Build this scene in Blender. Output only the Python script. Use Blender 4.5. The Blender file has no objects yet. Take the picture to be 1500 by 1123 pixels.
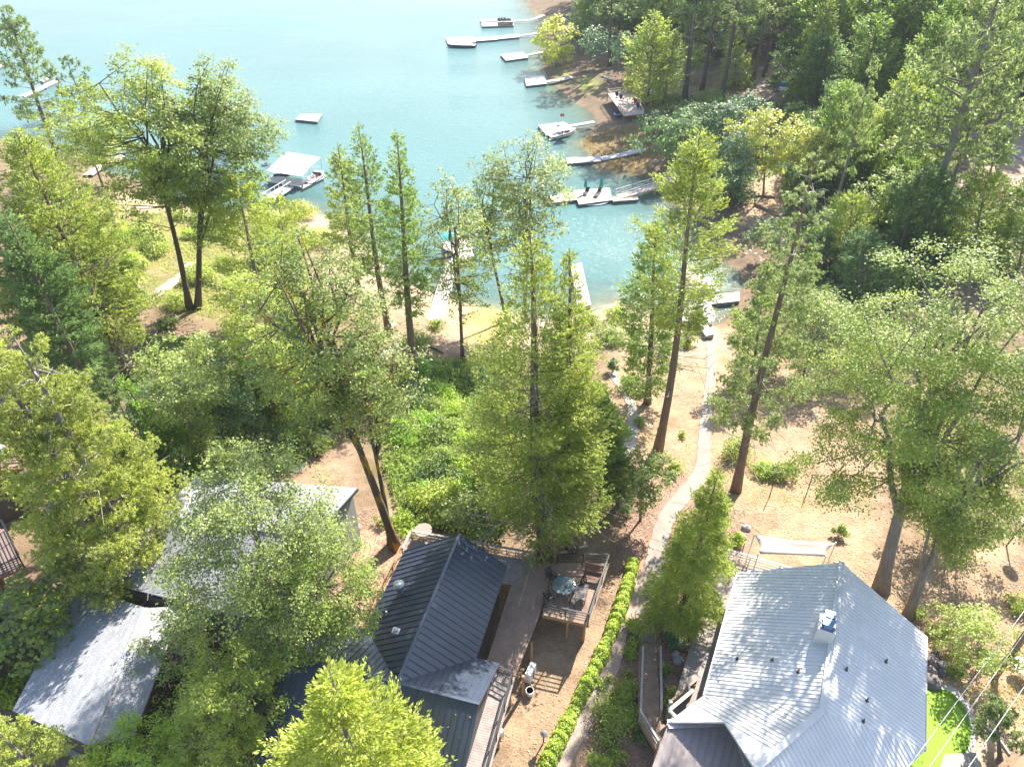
import bpy, math, random
import numpy as np
from mathutils import Vector, Matrix, Quaternion

random.seed(7)
C = bpy.context.scene.collection
SC = bpy.context.scene

# ------------------------------------------------------------------ survey
# the site was surveyed from the picture: a pixel becomes a point on the ground
F = 1039.0
PIT = math.radians(36.5)
HC = 40.0
WL = -7.0
cP, sP = math.cos(PIT), math.sin(PIT)
SUN_EL, SUN_AZ = math.radians(40), math.radians(31)


def ray(px, py):
    u = px - 750.0
    v = 561.5 - py
    return np.array((u, cP * F + sP * v, -sP * F + cP * v))


def at(px, py, z=0.0):
    d = ray(px, py)
    t = (z - HC) / d[2]
    return np.array((d[0] * t, d[1] * t, z))


def on_plane(px, py, a, b, c):
    """the point of the plane a b c that the pixel shows"""
    a, b, c = (np.array(q, float) for q in (a, b, c))
    n = np.cross(b - a, c - a)
    o = np.array((0, 0, HC))
    d = ray(px, py)
    return o + d * ((a - o) @ n) / (d @ n)


def ppm(p):
    """photo pixels per metre at a point"""
    return F / (cP * p[1] - sP * (p[2] - HC))


def to_px(p):
    dx, dy, dz = p[0], p[1], p[2] - HC
    f = cP * dy - sP * dz
    return 750 + F * dx / f, 561.5 - F * (sP * dy + cP * dz) / f


# ------------------------------------------------------------------ terrain
SHORE = [(-900, 250), (-300, 225), (0, 205), (60, 215), (130, 240), (180, 262), (250, 292), (330, 312), (400, 310),
         (440, 306), (475, 318), (520, 345), (560, 385), (600, 412), (640, 428), (690, 450), (740, 462), (800, 466),
         (860, 452), (900, 440), (940, 452), (1000, 472), (1040, 470), (1070, 452), (1092, 420), (1080, 395),
         (1045, 372), (1030, 340), (1010, 318), (985, 300), (960, 262), (925, 258), (885, 250), (868, 240),
         (852, 215), (862, 190), (872, 182), (860, 160), (845, 150), (825, 138), (806, 118), (797, 100), (795, 75),
         (797, 55), (800, 35), (780, 15), (770, 0), (765, -25)]
LAKE = [tuple(at(x, y, WL)[:2]) for x, y in SHORE] + [(-20, 520), (-70, 900), (-1600, 1500), (-1600, 150)]
LAKE = np.array(LAKE)
MARSH = at(898, 220, WL)


def inside(poly, X, Y):
    poly = np.asarray(poly)
    r = np.zeros(X.shape, bool)
    n = len(poly)
    for i in range(n):
        x0, y0 = poly[i]
        x1, y1 = poly[(i + 1) % n]
        if y0 == y1:
            continue
        c = ((y0 > Y) != (y1 > Y)) & (X < (x1 - x0) * (Y - y0) / (y1 - y0) + x0)
        r ^= c
    return r


def seg_dist(pts, X, Y, closed=True):
    d = np.full(X.shape, 1e9)
    n = len(pts)
    for i in range(n if closed else n - 1):
        x0, y0 = pts[i][0], pts[i][1]
        x1, y1 = pts[(i + 1) % n][0], pts[(i + 1) % n][1]
        dx, dy = x1 - x0, y1 - y0
        L = dx * dx + dy * dy + 1e-9
        t = np.clip(((X - x0) * dx + (Y - y0) * dy) / L, 0, 1)
        d = np.minimum(d, np.hypot(X - x0 - t * dx, Y - y0 - t * dy))
    return d


def shore_s(X, Y):
    d = seg_dist(LAKE, X, Y)
    return np.where(inside(LAKE, X, Y), -d, d)


def sstep(a, b, x):
    t = np.clip((x - a) / (b - a), 0, 1)
    return t * t * (3 - 2 * t)


def wav(X, Y, k, seed):
    r = np.random.RandomState(seed)
    z = 0
    for _ in range(5):
        a = r.uniform(0, 6.28)
        z = z + np.sin((X * math.cos(a) + Y * math.sin(a)) * k * r.uniform(.6, 1.6) + r.uniform(0, 6.28))
    return z / 5


def ground(X, Y):
    X = np.asarray(X, float)
    Y = np.asarray(Y, float)
    s = shore_s(X, Y) + 1.6 * wav(X, Y, .35, 5)
    sp = np.clip(s, 0, None)
    h = 7.0 * np.clip(sp / 46, 0, 1) ** .95
    h = h * (1 - .85 * np.exp(-((X - MARSH[0]) ** 2 + (Y - MARSH[1]) ** 2) / 90.0))
    far = sstep(70, 120, Y)
    h = h + .09 * np.clip(sp - 46, 0, 200) * far
    h = h + (.35 * wav(X, Y, .22, 1) + .16 * wav(X, Y, .8, 2)) * sstep(6, 40, sp) * (1 - .85 * sstep(44, 30, Y))
    return WL + np.where(s > 0, h, np.maximum(s * .16, -6))


def gnd(px, py):
    d = ray(px, py)
    d = d / np.linalg.norm(d)
    T = np.linspace(20, 700, 3400)
    P = np.array((0, 0, HC))[None] + T[:, None] * d[None]
    below = P[:, 2] < ground(P[:, 0], P[:, 1])
    i = int(np.argmax(below))
    return P[i] - d * .1


def G(x, y):
    return float(ground(np.array([x]), np.array([y]))[0])


# ------------------------------------------------------------------ materials
MATS = {}


def nodes(name):
    m = bpy.data.materials.new(name)
    m.use_nodes = True
    nt = m.node_tree
    b = nt.nodes['Principled BSDF']
    return m, nt, b


def N(nt, t, **kw):
    n = nt.nodes.new(t)
    for k, v in kw.items():
        if k in n.inputs.keys():
            n.inputs[k].default_value = v
        else:
            setattr(n, k, v)
    return n


def col(c):
    return (c[0], c[1], c[2], 1)


def mat(name, c1, c2=None, scale=4, rough=.7, bump=0, bscale=None, metal=0, stretch=None, spec=.4, detail=5, ramp=(.32, .68)):
    if name in MATS:
        return MATS[name]
    m, nt, b = nodes(name)
    c2 = c2 or tuple(x * .75 for x in c1)
    tc = N(nt, 'ShaderNodeTexCoord')
    mp = N(nt, 'ShaderNodeMapping')
    if stretch:
        mp.inputs['Scale'].default_value = stretch
    nt.links.new(tc.outputs['Object'], mp.inputs['Vector'])
    nz = N(nt, 'ShaderNodeTexNoise', Scale=scale, Detail=detail, Roughness=.65)
    nt.links.new(mp.outputs[0], nz.inputs['Vector'])
    cr = N(nt, 'ShaderNodeValToRGB')
    cr.color_ramp.elements[0].position = ramp[0]
    cr.color_ramp.elements[1].position = ramp[1]
    cr.color_ramp.elements[0].color = col(c2)
    cr.color_ramp.elements[1].color = col(c1)
    nt.links.new(nz.outputs[0], cr.inputs[0])
    nt.links.new(cr.outputs[0], b.inputs['Base Color'])
    b.inputs['Roughness'].default_value = rough
    b.inputs['Metallic'].default_value = metal
    b.inputs['Specular IOR Level'].default_value = spec
    if bump:
        n2 = N(nt, 'ShaderNodeTexNoise', Scale=bscale or scale * 3, Detail=4)
        nt.links.new(mp.outputs[0], n2.inputs['Vector'])
        bp = N(nt, 'ShaderNodeBump', Strength=bump, Distance=.05)
        nt.links.new(n2.outputs[0], bp.inputs['Height'])
        nt.links.new(bp.outputs[0], b.inputs['Normal'])
    MATS[name] = m
    return m


def leaf_mat(name, c, vary=.56, trans=.32, warm=(1.15, 1.1, .7)):
    """leaves: colour varies leaf by leaf (attribute tint), tree by tree, and in branch-sized patches"""
    if name in MATS:
        return MATS[name]
    m, nt, b = nodes(name)
    L = nt.links.new
    at_ = N(nt, 'ShaderNodeAttribute', attribute_name='tint')
    oi = N(nt, 'ShaderNodeObjectInfo')
    tc = N(nt, 'ShaderNodeTexCoord')
    nz = N(nt, 'ShaderNodeTexNoise', Scale=.55, Detail=2)
    L(tc.outputs['Object'], nz.inputs['Vector'])
    a1 = N(nt, 'ShaderNodeMath', operation='MULTIPLY_ADD')
    L(at_.outputs['Fac'], a1.inputs[0])
    a1.inputs[1].default_value = .62
    L(nz.outputs[0], a1.inputs[2])
    a2 = N(nt, 'ShaderNodeMath', operation='MULTIPLY_ADD')
    L(oi.outputs['Random'], a2.inputs[0])
    a2.inputs[1].default_value = .3
    L(a1.outputs[0], a2.inputs[2])
    cr = N(nt, 'ShaderNodeValToRGB')
    e = cr.color_ramp.elements
    e[0].position = .35
    e[1].position = 1.25 if False else 1.0
    c = (c[0] * 1.45, c[1] * 1.42, c[2] * 1.42 + .012)
    dk = tuple(x * (1 - vary) for x in c)
    lt = tuple(min(.6, x * (1 + vary) * w) for x, w in zip(c, warm))
    e[0].color = col((dk[0], dk[1], dk[2] * 1.15))
    e[1].color = col(lt)
    mid = e.new(.68)
    mid.color = col(c)
    L(a2.outputs[0], cr.inputs[0])
    L(cr.outputs[0], b.inputs['Base Color'])
    b.inputs['Roughness'].default_value = .5
    b.inputs['Specular IOR Level'].default_value = .35
    tr = N(nt, 'ShaderNodeBsdfTranslucent')
    hs = N(nt, 'ShaderNodeHueSaturation', Hue=.499, Saturation=1.0, Value=2.1)
    L(cr.outputs[0], hs.inputs['Color'])
    L(hs.outputs[0], tr.inputs['Color'])
    mx = N(nt, 'ShaderNodeMixShader')
    mx.inputs[0].default_value = trans
    L(b.outputs[0], mx.inputs[1])
    L(tr.outputs[0], mx.inputs[2])
    L(mx.outputs[0], nt.nodes['Material Output'].inputs['Surface'])
    MATS[name] = m
    return m


# ------------------------------------------------------------------ mesh builder
ORG = {}


class MB:
    def __init__(s):
        s.v = []
        s.f = []

    def face(s, pts):
        n = len(s.v)
        s.v += [tuple(map(float, p)) for p in pts]
        s.f.append(tuple(range(n, n + len(pts))))

    def prism(s, poly, z0, z1):
        """poly: xy points; z0/z1 numbers or lists"""
        k = len(poly)
        a = sum(poly[i][0] * poly[(i + 1) % k][1] - poly[(i + 1) % k][0] * poly[i][1] for i in range(k))
        Z0 = z0 if hasattr(z0, '__len__') else [z0] * k
        Z1 = z1 if hasattr(z1, '__len__') else [z1] * k
        idx = list(range(k)) if a > 0 else list(range(k))[::-1]
        n = len(s.v)
        s.v += [(float(poly[i][0]), float(poly[i][1]), float(Z0[i])) for i in idx]
        s.v += [(float(poly[i][0]), float(poly[i][1]), float(Z1[i])) for i in idx]
        s.f.append(tuple(n + i for i in range(k))[::-1])
        s.f.append(tuple(n + k + i for i in range(k)))
        for i in range(k):
            j = (i + 1) % k
            s.f.append((n + i, n + j, n + k + j, n + k + i))

    def box(s, c, size, rz=0.0, M=None):
        hx, hy, hz = size[0] / 2, size[1] / 2, size[2] / 2
        R = M or Matrix.Rotation(rz, 3, 'Z')
        n = len(s.v)
        for dz in (-hz, hz):
            for dx, dy in ((-hx, -hy), (hx, -hy), (hx, hy), (-hx, hy)):
                p = R @ Vector((dx, dy, dz))
                s.v.append((c[0] + p.x, c[1] + p.y, c[2] + p.z))
        for q in ((3, 2, 1, 0), (4, 5, 6, 7), (0, 1, 5, 4), (1, 2, 6, 5), (2, 3, 7, 6), (3, 0, 4, 7)):
            s.f.append(tuple(n + i for i in q))

    def beam(s, p, q, w, h=None):
        p, q = Vector(p), Vector(q)
        d = q - p
        L = d.length
        if L < 1e-4:
            return
        h = h or w
        x = d.normalized()
        up = Vector((0, 0, 1)) if abs(x.z) < .95 else Vector((0, 1, 0))
        y = up.cross(x).normalized()
        z = x.cross(y)
        M = Matrix((x, y, z)).transposed()
        s.box((p + q) / 2, (L, w, h), M=M)

    def tube(s, pts, rad, n=8, cap=True):
        pts = [Vector(p) for p in pts]
        k = len(pts)
        rad = rad if hasattr(rad, '__len__') else [rad] * k
        b = len(s.v)
        ref = None
        for i, p in enumerate(pts):
            d = (pts[min(i + 1, k - 1)] - pts[max(i - 1, 0)]).normalized()
            if ref is None:
                ref = Vector((1, 0, 0)) if abs(d.x) < .8 else Vector((0, 1, 0))
            y = d.cross(ref).normalized()
            ref = y.cross(d).normalized()
            for j in range(n):
                a = 2 * math.pi * j / n
                o = p + (ref * math.cos(a) + y * math.sin(a)) * rad[i]
                s.v.append((o.x, o.y, o.z))
        for i in range(k - 1):
            for j in range(n):
                j2 = (j + 1) % n
                s.f.append((b + i * n + j, b + i * n + j2, b + (i + 1) * n + j2, b + (i + 1) * n + j))
        if cap:
            s.f.append(tuple(b + j for j in range(n))[::-1])
            s.f.append(tuple(b + (k - 1) * n + j for j in range(n)))

    def lathe(s, c, prof, n=14):
        s.tube([(c[0], c[1], c[2] + z) for r, z in prof], [max(r, .002) for r, z in prof], n)

    def mesh(s, name, m, org, smooth=False):
        me = bpy.data.meshes.new(name)
        o = org
        me.from_pydata([(x - o[0], y - o[1], z - o[2]) for x, y, z in s.v], [], s.f)
        for i, mm in enumerate(m if isinstance(m, (list, tuple)) else [m]):
            me.materials.append(mm)
        if smooth:
            me.polygons.foreach_set('use_smooth', [True] * len(me.polygons))
        me.update()
        return me

    def build(s, name, m, parent=None, org=None, smooth=False, bevel=0):
        if parent is not None:
            org = ORG[parent.name]
        elif org is None:
            v = np.array(s.v)
            org = (v[:, 0].mean(), v[:, 1].mean(), v[:, 2].min())
        o = bpy.data.objects.new(name, s.mesh(name, m, org, smooth))
        C.objects.link(o)
        if parent is not None:
            o.parent = parent
        else:
            o.location = org
        ORG[o.name] = tuple(org)
        if bevel:
            md = o.modifiers.new('bevel', 'BEVEL')
            md.width = bevel
            md.segments = 2
            md.limit_method = 'ANGLE'
        return o


def thing(name, label, cat, loc, group=None):
    o = bpy.data.objects.new(name, None)
    C.objects.link(o)
    o.location = tuple(map(float, loc))
    o['label'] = label
    o['category'] = cat
    if group:
        o['group'] = group
    ORG[o.name] = tuple(map(float, loc))
    return o


def tag(o, label, cat, group=None):
    o['label'] = label
    o['category'] = cat
    if group:
        o['group'] = group
    return o


def kind(o, k, label=None):
    o['kind'] = k
    if label:
        o['label'] = label
    return o


def clip_poly(poly, a, b):
    """keep the side of line a->b that lies to its left"""
    out = []
    k = len(poly)
    f = lambda p: (b[0] - a[0]) * (p[1] - a[1]) - (b[1] - a[1]) * (p[0] - a[0])
    for i in range(k):
        p, q = poly[i], poly[(i + 1) % k]
        fp, fq = f(p), f(q)
        if fp >= 0:
            out.append(p)
        if (fp >= 0) != (fq >= 0):
            t = fp / (fp - fq)
            out.append((p[0] + (q[0] - p[0]) * t, p[1] + (q[1] - p[1]) * t))
    return out


def strips(poly, ang, pitch, gap):
    """boards running along ang, cut to a convex xy polygon"""
    poly = [tuple(p[:2]) for p in poly]
    a = sum(poly[i][0] * poly[(i + 1) % len(poly)][1] - poly[(i + 1) % len(poly)][0] * poly[i][1] for i in range(len(poly)))
    d = np.array((math.cos(ang), math.sin(ang)))
    n = np.array((-d[1], d[0]))
    lo = min(np.dot(p, n) for p in poly)
    hi = max(np.dot(p, n) for p in poly)
    out = []
    v = lo
    while v < hi:
        p0 = n * (v + gap)
        p1 = n * (v + pitch)
        q = clip_poly(poly, tuple(p0), tuple(p0 + d))
        if len(q) > 2:
            q = clip_poly(q, tuple(p1 + d), tuple(p1))
        if len(q) > 2:
            out.append(q)
        v += pitch
    return out


def roof_slab(mb, pts, th=.12):
    """a sloped slab from 3-D corner points (flat polygon)"""
    p = [np.array(q, float) for q in pts]
    nrm = np.zeros(3)
    for i in range(len(p)):
        nrm += np.cross(p[i] - p[0], p[(i + 1) % len(p)] - p[0])
    if nrm[2] < 0:
        p = p[::-1]
        nrm = -nrm
    nrm /= np.linalg.norm(nrm)
    k = len(p)
    n = len(mb.v)
    mb.v += [tuple(q) for q in p] + [tuple(q - np.array((0, 0, th))) for q in p]
    mb.f.append(tuple(n + i for i in range(k)))
    mb.f.append(tuple(n + k + i for i in range(k))[::-1])
    for i in range(k):
        j = (i + 1) % k
        mb.f.append((n + j, n + i, n + k + i, n + k + j))
    return nrm, p


def ribs(mb, pts, run, pitch, w=.035, h=.045, off=0.0):
    """standing seams: lines along the plan direction run, cut to the roof polygon, laid on its plane"""
    p = [np.array(q, float) for q in pts]
    nrm = np.zeros(3)
    for i in range(len(p)):
        nrm += np.cross(p[i] - p[0], p[(i + 1) % len(p)] - p[0])
    if nrm[2] < 0:
        nrm = -nrm
    nrm /= np.linalg.norm(nrm)
    zf = lambda x, y: p[0][2] - (nrm[0] * (x - p[0][0]) + nrm[1] * (y - p[0][1])) / nrm[2]
    d = np.array(run, float)
    d /= np.linalg.norm(d)
    n = np.array((-d[1], d[0]))
    vals = [np.dot(q[:2], n) for q in p]
    v = min(vals) + pitch * .5 + off
    while v < max(vals):
        hits = []
        for i in range(len(p)):
            a, b = p[i][:2], p[(i + 1) % len(p)][:2]
            fa, fb = np.dot(a, n) - v, np.dot(b, n) - v
            if fa * fb < 0:
                hits.append(a + (b - a) * fa / (fa - fb))
        if len(hits) == 2:
            A, B = hits
            if np.linalg.norm(A - B) > .1:
                B = A + (B - A) * .995
                A = A + (B - A) * .005
                mb.beam((A[0], A[1], zf(*A) + h / 2 + .004), (B[0], B[1], zf(*B) + h / 2 + .004), w, h)
        v += pitch

# ------------------------------------------------------------------ ground sheet
def axis(lo, hi, a, b, step, grow=1.16, far=3000):
    v = list(np.arange(a, b, step))
    s = step
    x = v[-1]
    while x < far:
        s *= grow
        x += s
        v.append(x)
    s = step
    x = a
    while x > -far * (1 if lo < 0 else .02):
        s *= grow
        x -= s
        v.insert(0, x)
    return np.array(v)


XS = axis(-1, 1, -52, 92, .62)
YS = axis(0, 1, 12, 128, .62)
GX, GY = np.meshgrid(XS, YS)
GZ = ground(GX, GY)
SS = shore_s(GX, GY)


def gp(pts):
    return [tuple(gnd(x, y)[:2]) for x, y in pts]


WX = GX + 1.1 * wav(GX, GY, 1.1, 11) + .5 * wav(GX, GY, 3.0, 12)
WY = GY + 1.1 * wav(GX, GY, 1.1, 13) + .5 * wav(GX, GY, 3.0, 14)
ZC = np.zeros(GX.shape + (3,))
ZC[:] = (.235, .165, .105)
hill = sstep(75, 110, GY)
ZC = ZC * (1 - hill[..., None]) + np.array((.20, .145, .095)) * hill[..., None]


def soft(poly, fall):
    """0..1 mask with a ragged soft edge"""
    ins = inside(poly, WX, WY)
    d = seg_dist(poly, WX, WY)
    return np.clip(.5 + np.where(ins, d, -d) / fall, 0, 1)


def paint(pts, c, fall=1.5, amt=1.0):
    global ZC
    m = soft(gp(pts), fall)[..., None] * amt
    ZC = ZC * (1 - m) + np.array(c) * m


TAN = (.36, .25, .155)
DIRT = (.36, .255, .165)
paint([(885, 540), (960, 500), (1010, 470), (1090, 480), (1180, 560), (1290, 590), (1290, 860), (1400, 800), (1500, 780),
       (1520, 1130), (1300, 1123), (1090, 800), (1060, 700), (980, 740), (905, 690)], TAN, 2)
paint([(905, 840), (960, 700), (1030, 690), (1090, 800), (1000, 990), (960, 1123), (740, 1123)], (.34, .215, .15), 2)
paint([(740, 830), (915, 850), (905, 880), (860, 985), (800, 1123), (640, 1123)], TAN, .8)
paint([(500, 800), (560, 750), (610, 800), (545, 920), (520, 1010), (480, 990)], (.47, .32, .20), 1)
paint([(400, 670), (520, 640), (520, 720), (430, 710)], (.33, .22, .15), 1.5)
paint([(240, 480), (330, 490), (420, 520), (330, 560)], DIRT, 2)
paint([(155, 270), (250, 300), (300, 330), (180, 340)], (.46, .34, .22), 2)
paint([(1400, 260), (1480, 170), (1620, 150), (1620, 330), (1440, 310)], (.40,.30,.22), 2)
paint([(1090, 270), (1150, 240), (1150, 330), (1080, 330)], (.50, .34, .21), 2)
paint([(1085, 110), (1140, 90), (1150, 150), (1060, 160), (1000, 165), (940, 150), (990, 80)], (.40, .29, .19), 3, .8)
paint([(1185, 90), (1225, 40), (1230, 70), (1200, 110)], (.46, .34, .25), 3)
sand = np.clip(1.25 - np.abs(SS - 3) / 9, 0, 1) * (GY < 112) * (GX < 25)
sand = np.clip(sand * (1 + .5 * wav(GX, GY, .5, 21)), 0, 1)[..., None]
ZC = ZC * (1 - sand) + np.array((.44, .335, .245)) * sand
bed = np.clip(-SS / 3, 0, 1)[..., None]
ZC = ZC * (1 - bed) + np.array((.40, .34, .21)) * bed
paint([(105, 300), (160, 330), (250, 300), (300, 320), (420, 310), (450, 420), (330, 470), (240, 450), (150, 440), (90, 420)],
      (.20, .195, .07), 4)
paint([(170, 330), (260, 330), (250, 400), (160, 390)], (.30, .22, .13), 5, .8)
paint([(330, 340), (420, 350), (410, 420), (330, 420)], (.32, .24, .14), 5, .7)
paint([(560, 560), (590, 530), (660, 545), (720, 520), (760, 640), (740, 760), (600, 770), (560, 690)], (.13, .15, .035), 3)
paint([(690, 440), (740, 455), (730, 500), (690, 505), (680, 470)], (.52, .36, .13), 2)
paint([(845, 205), (885, 188), (950, 180), (960, 235), (935, 256), (880, 250)], (.24, .20, .11), 2.5)
paint([(960, 130), (1000, 150), (960, 160), (900, 130)], (.20, .24, .06), 3, .6)
paint([(880, 120), (850, 130), (815, 110), (850, 115)], (.30, .32, .08), 3)
paint([(1355, 1005), (1420, 1000), (1500, 1060), (1500, 1123), (1400, 1123)], (.50, .37, .26), 1.5)


def ground_mat():
    m, nt, b = nodes('ground_earth')
    L = nt.links.new
    ac = N(nt, 'ShaderNodeAttribute', attribute_name='zone')
    tc = N(nt, 'ShaderNodeTexCoord')
    n1 = N(nt, 'ShaderNodeTexNoise', Scale=.45, Detail=6, Roughness=.7)
    n2 = N(nt, 'ShaderNodeTexNoise', Scale=6, Detail=4, Roughness=.75)
    n3 = N(nt, 'ShaderNodeTexVoronoi', Scale=7.0)
    for n in (n1, n2, n3):
        L(tc.outputs['Object'], n.inputs['Vector'])
    r1 = N(nt, 'ShaderNodeMapRange')
    r1.inputs[1].default_value = .3
    r1.inputs[2].default_value = .7
    r1.inputs[3].default_value = .66
    r1.inputs[4].default_value = 1.28
    L(n1.outputs[0], r1.inputs[0])
    r2 = N(nt, 'ShaderNodeMapRange')
    r2.inputs[1].default_value = .3
    r2.inputs[2].default_value = .7
    r2.inputs[3].default_value = .72
    r2.inputs[4].default_value = 1.2
    L(n2.outputs[0], r2.inputs[0])
    ml = N(nt, 'ShaderNodeMath', operation='MULTIPLY')
    L(r1.outputs[0], ml.inputs[0])
    L(r2.outputs[0], ml.inputs[1])
    mx = N(nt, 'ShaderNodeMix', data_type='RGBA', blend_type='MULTIPLY')
    mx.inputs[0].default_value = 1
    L(ac.outputs['Color'], mx.inputs[6])
    L(ml.outputs[0], mx.inputs[7])
    # pale and dark bits of litter
    sp = N(nt, 'ShaderNodeMapRange')
    sp.inputs[1].default_value = .0
    sp.inputs[2].default_value = .22
    sp.inputs[3].default_value = .2
    sp.inputs[4].default_value = 0
    L(n3.outputs['Distance'], sp.inputs[0])
    pc = N(nt, 'ShaderNodeMix', data_type='RGBA', blend_type='MULTIPLY')
    pc.inputs[0].default_value = 1
    pc.inputs[7].default_value = (1, .9, .8, 1)
    L(n3.outputs['Color'], pc.inputs[6])
    hs = N(nt, 'ShaderNodeHueSaturation', Saturation=.18, Value=.62)
    L(pc.outputs[2], hs.inputs['Color'])
    n4 = N(nt, 'ShaderNodeTexNoise', Scale=.8, Detail=7, Roughness=.72)
    L(tc.outputs['Object'], n4.inputs['Vector'])
    r4 = N(nt, 'ShaderNodeMapRange')
    r4.inputs[1].default_value = .5
    r4.inputs[2].default_value = .66
    r4.inputs[3].default_value = 0
    r4.inputs[4].default_value = .55
    L(n4.outputs[0], r4.inputs[0])
    m3 = N(nt, 'ShaderNodeMix', data_type='RGBA')
    m3.inputs[7].default_value = (.175, .112, .068, 1)
    L(r4.outputs[0], m3.inputs[0])
    L(mx.outputs[2], m3.inputs[6])
    mx = m3
    m2 = N(nt, 'ShaderNodeMix', data_type='RGBA')
    L(sp.outputs[0], m2.inputs[0])
    L(mx.outputs[2], m2.inputs[6])
    L(hs.outputs[0], m2.inputs[7])
    L(m2.outputs[2], b.inputs['Base Color'])
    b.inputs['Roughness'].default_value = .95
    b.inputs['Specular IOR Level'].default_value = .15
    bp = N(nt, 'ShaderNodeBump', Strength=.7, Distance=.12)
    L(n2.outputs[0], bp.inputs['Height'])
    L(bp.outputs[0], b.inputs['Normal'])
    return m


def grid_obj(name, X, Y, Z, m):
    ny, nx = X.shape
    me = bpy.data.meshes.new(name)
    V = np.stack((X, Y, Z), -1).reshape(-1, 3)
    i = np.arange((ny - 1) * (nx - 1))
    a = (i // (nx - 1)) * nx + i % (nx - 1)
    Q = np.stack((a, a + 1, a + nx + 1, a + nx), -1)
    me.vertices.add(len(V))
    me.vertices.foreach_set('co', V.ravel().astype(np.float32))
    me.loops.add(Q.size)
    me.polygons.add(len(Q))
    me.loops.foreach_set('vertex_index', Q.ravel().astype(np.int32))
    me.polygons.foreach_set('loop_start', np.arange(0, Q.size, 4, dtype=np.int32))
    me.polygons.foreach_set('use_smooth', np.ones(len(Q), bool))
    me.update(calc_edges=True)
    me.materials.append(m)
    o = bpy.data.objects.new(name, me)
    C.objects.link(o)
    ORG[o.name] = (0, 0, 0)
    return o


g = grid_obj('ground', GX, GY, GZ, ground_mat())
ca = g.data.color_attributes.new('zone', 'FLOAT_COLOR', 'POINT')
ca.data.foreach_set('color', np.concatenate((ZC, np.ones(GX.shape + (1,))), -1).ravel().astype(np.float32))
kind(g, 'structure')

# ------------------------------------------------------------------ lake
wx = axis(-1, 1, -95, 60, 1.6, 1.2, 2900)
wy = axis(0, 1, 70, 300, 1.6, 1.12, 2900)
wx = wx[(wx > -2500) & (wx < 150)]
wy = wy[wy > 55]
LX, LY = np.meshgrid(wx, wy)


def water_mat():
    m, nt, b = nodes('lake_water')
    L = nt.links.new
    ac = N(nt, 'ShaderNodeAttribute', attribute_name='depth')
    tc = N(nt, 'ShaderNodeTexCoord')
    mp = N(nt, 'ShaderNodeMapping')
    mp.inputs['Scale'].default_value = (.55, 1.0, 1)
    mp.inputs['Rotation'].default_value = (0, 0, -.25)
    L(tc.outputs['Object'], mp.inputs[0])
    n1 = N(nt, 'ShaderNodeTexNoise', Scale=1.5, Detail=4, Roughness=.6)
    n2 = N(nt, 'ShaderNodeTexNoise', Scale=.02, Detail=3)
    L(mp.outputs[0], n1.inputs['Vector'])
    L(tc.outputs['Object'], n2.inputs['Vector'])
    n3 = N(nt, 'ShaderNodeTexNoise', Scale=7.0, Detail=3, Roughness=.6)
    L(mp.outputs[0], n3.inputs['Vector'])
    ad = N(nt, 'ShaderNodeMath', operation='MULTIPLY_ADD')
    ad.inputs[1].default_value = .22
    L(n3.outputs[0], ad.inputs[0])
    L(n1.outputs[0], ad.inputs[2])
    bp = N(nt, 'ShaderNodeBump', Strength=1.0, Distance=.2)
    L(ad.outputs[0], bp.inputs['Height'])
    L(bp.outputs[0], b.inputs['Normal'])
    cr = N(nt, 'ShaderNodeValToRGB')
    cr.color_ramp.elements[0].position = .35
    cr.color_ramp.elements[1].position = .65
    cr.color_ramp.elements[0].color = (.092, .195, .188, 1)
    cr.color_ramp.elements[1].color = (.112, .22, .212, 1)
    L(n2.outputs[0], cr.inputs[0])
    L(cr.outputs[0], b.inputs['Base Color'])
    rm = N(nt, 'ShaderNodeMapRange')
    rm.inputs[1].default_value = .35
    rm.inputs[2].default_value = .65
    rm.inputs[3].default_value = .03
    rm.inputs[4].default_value = .22
    n5 = N(nt, 'ShaderNodeTexNoise', Scale=.03, Detail=5)
    m5 = N(nt, 'ShaderNodeMapping')
    m5.inputs['Scale'].default_value = (.5, 1.6, 1)
    L(tc.outputs['Object'], m5.inputs[0])
    L(m5.outputs[0], n5.inputs['Vector'])
    L(n5.outputs[0], rm.inputs[0])
    L(rm.outputs[0], b.inputs['Roughness'])
    b.inputs['IOR'].default_value = 1.33
    b.inputs['Specular IOR Level'].default_value = .3
    tr = N(nt, 'ShaderNodeBsdfTransparent', Color=(.88, .97, .93, 1))
    mx = N(nt, 'ShaderNodeMixShader')
    L(ac.outputs['Fac'], mx.inputs[0])
    L(tr.outputs[0], mx.inputs[1])
    L(b.outputs[0], mx.inputs[2])
    L(mx.outputs[0], nt.nodes['Material Output'].inputs['Surface'])
    return m


w = grid_obj('lake_water', LX, LY, np.full(LX.shape, WL), water_mat())
dep = np.clip(WL - ground(LX, LY), 0, 9)
at_ = w.data.attributes.new('depth', 'FLOAT', 'POINT')
at_.data.foreach_set('value', (.12 + .88 * (1 - np.exp(-dep / .75))).ravel().astype(np.float32))
kind(w, 'structure')


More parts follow.
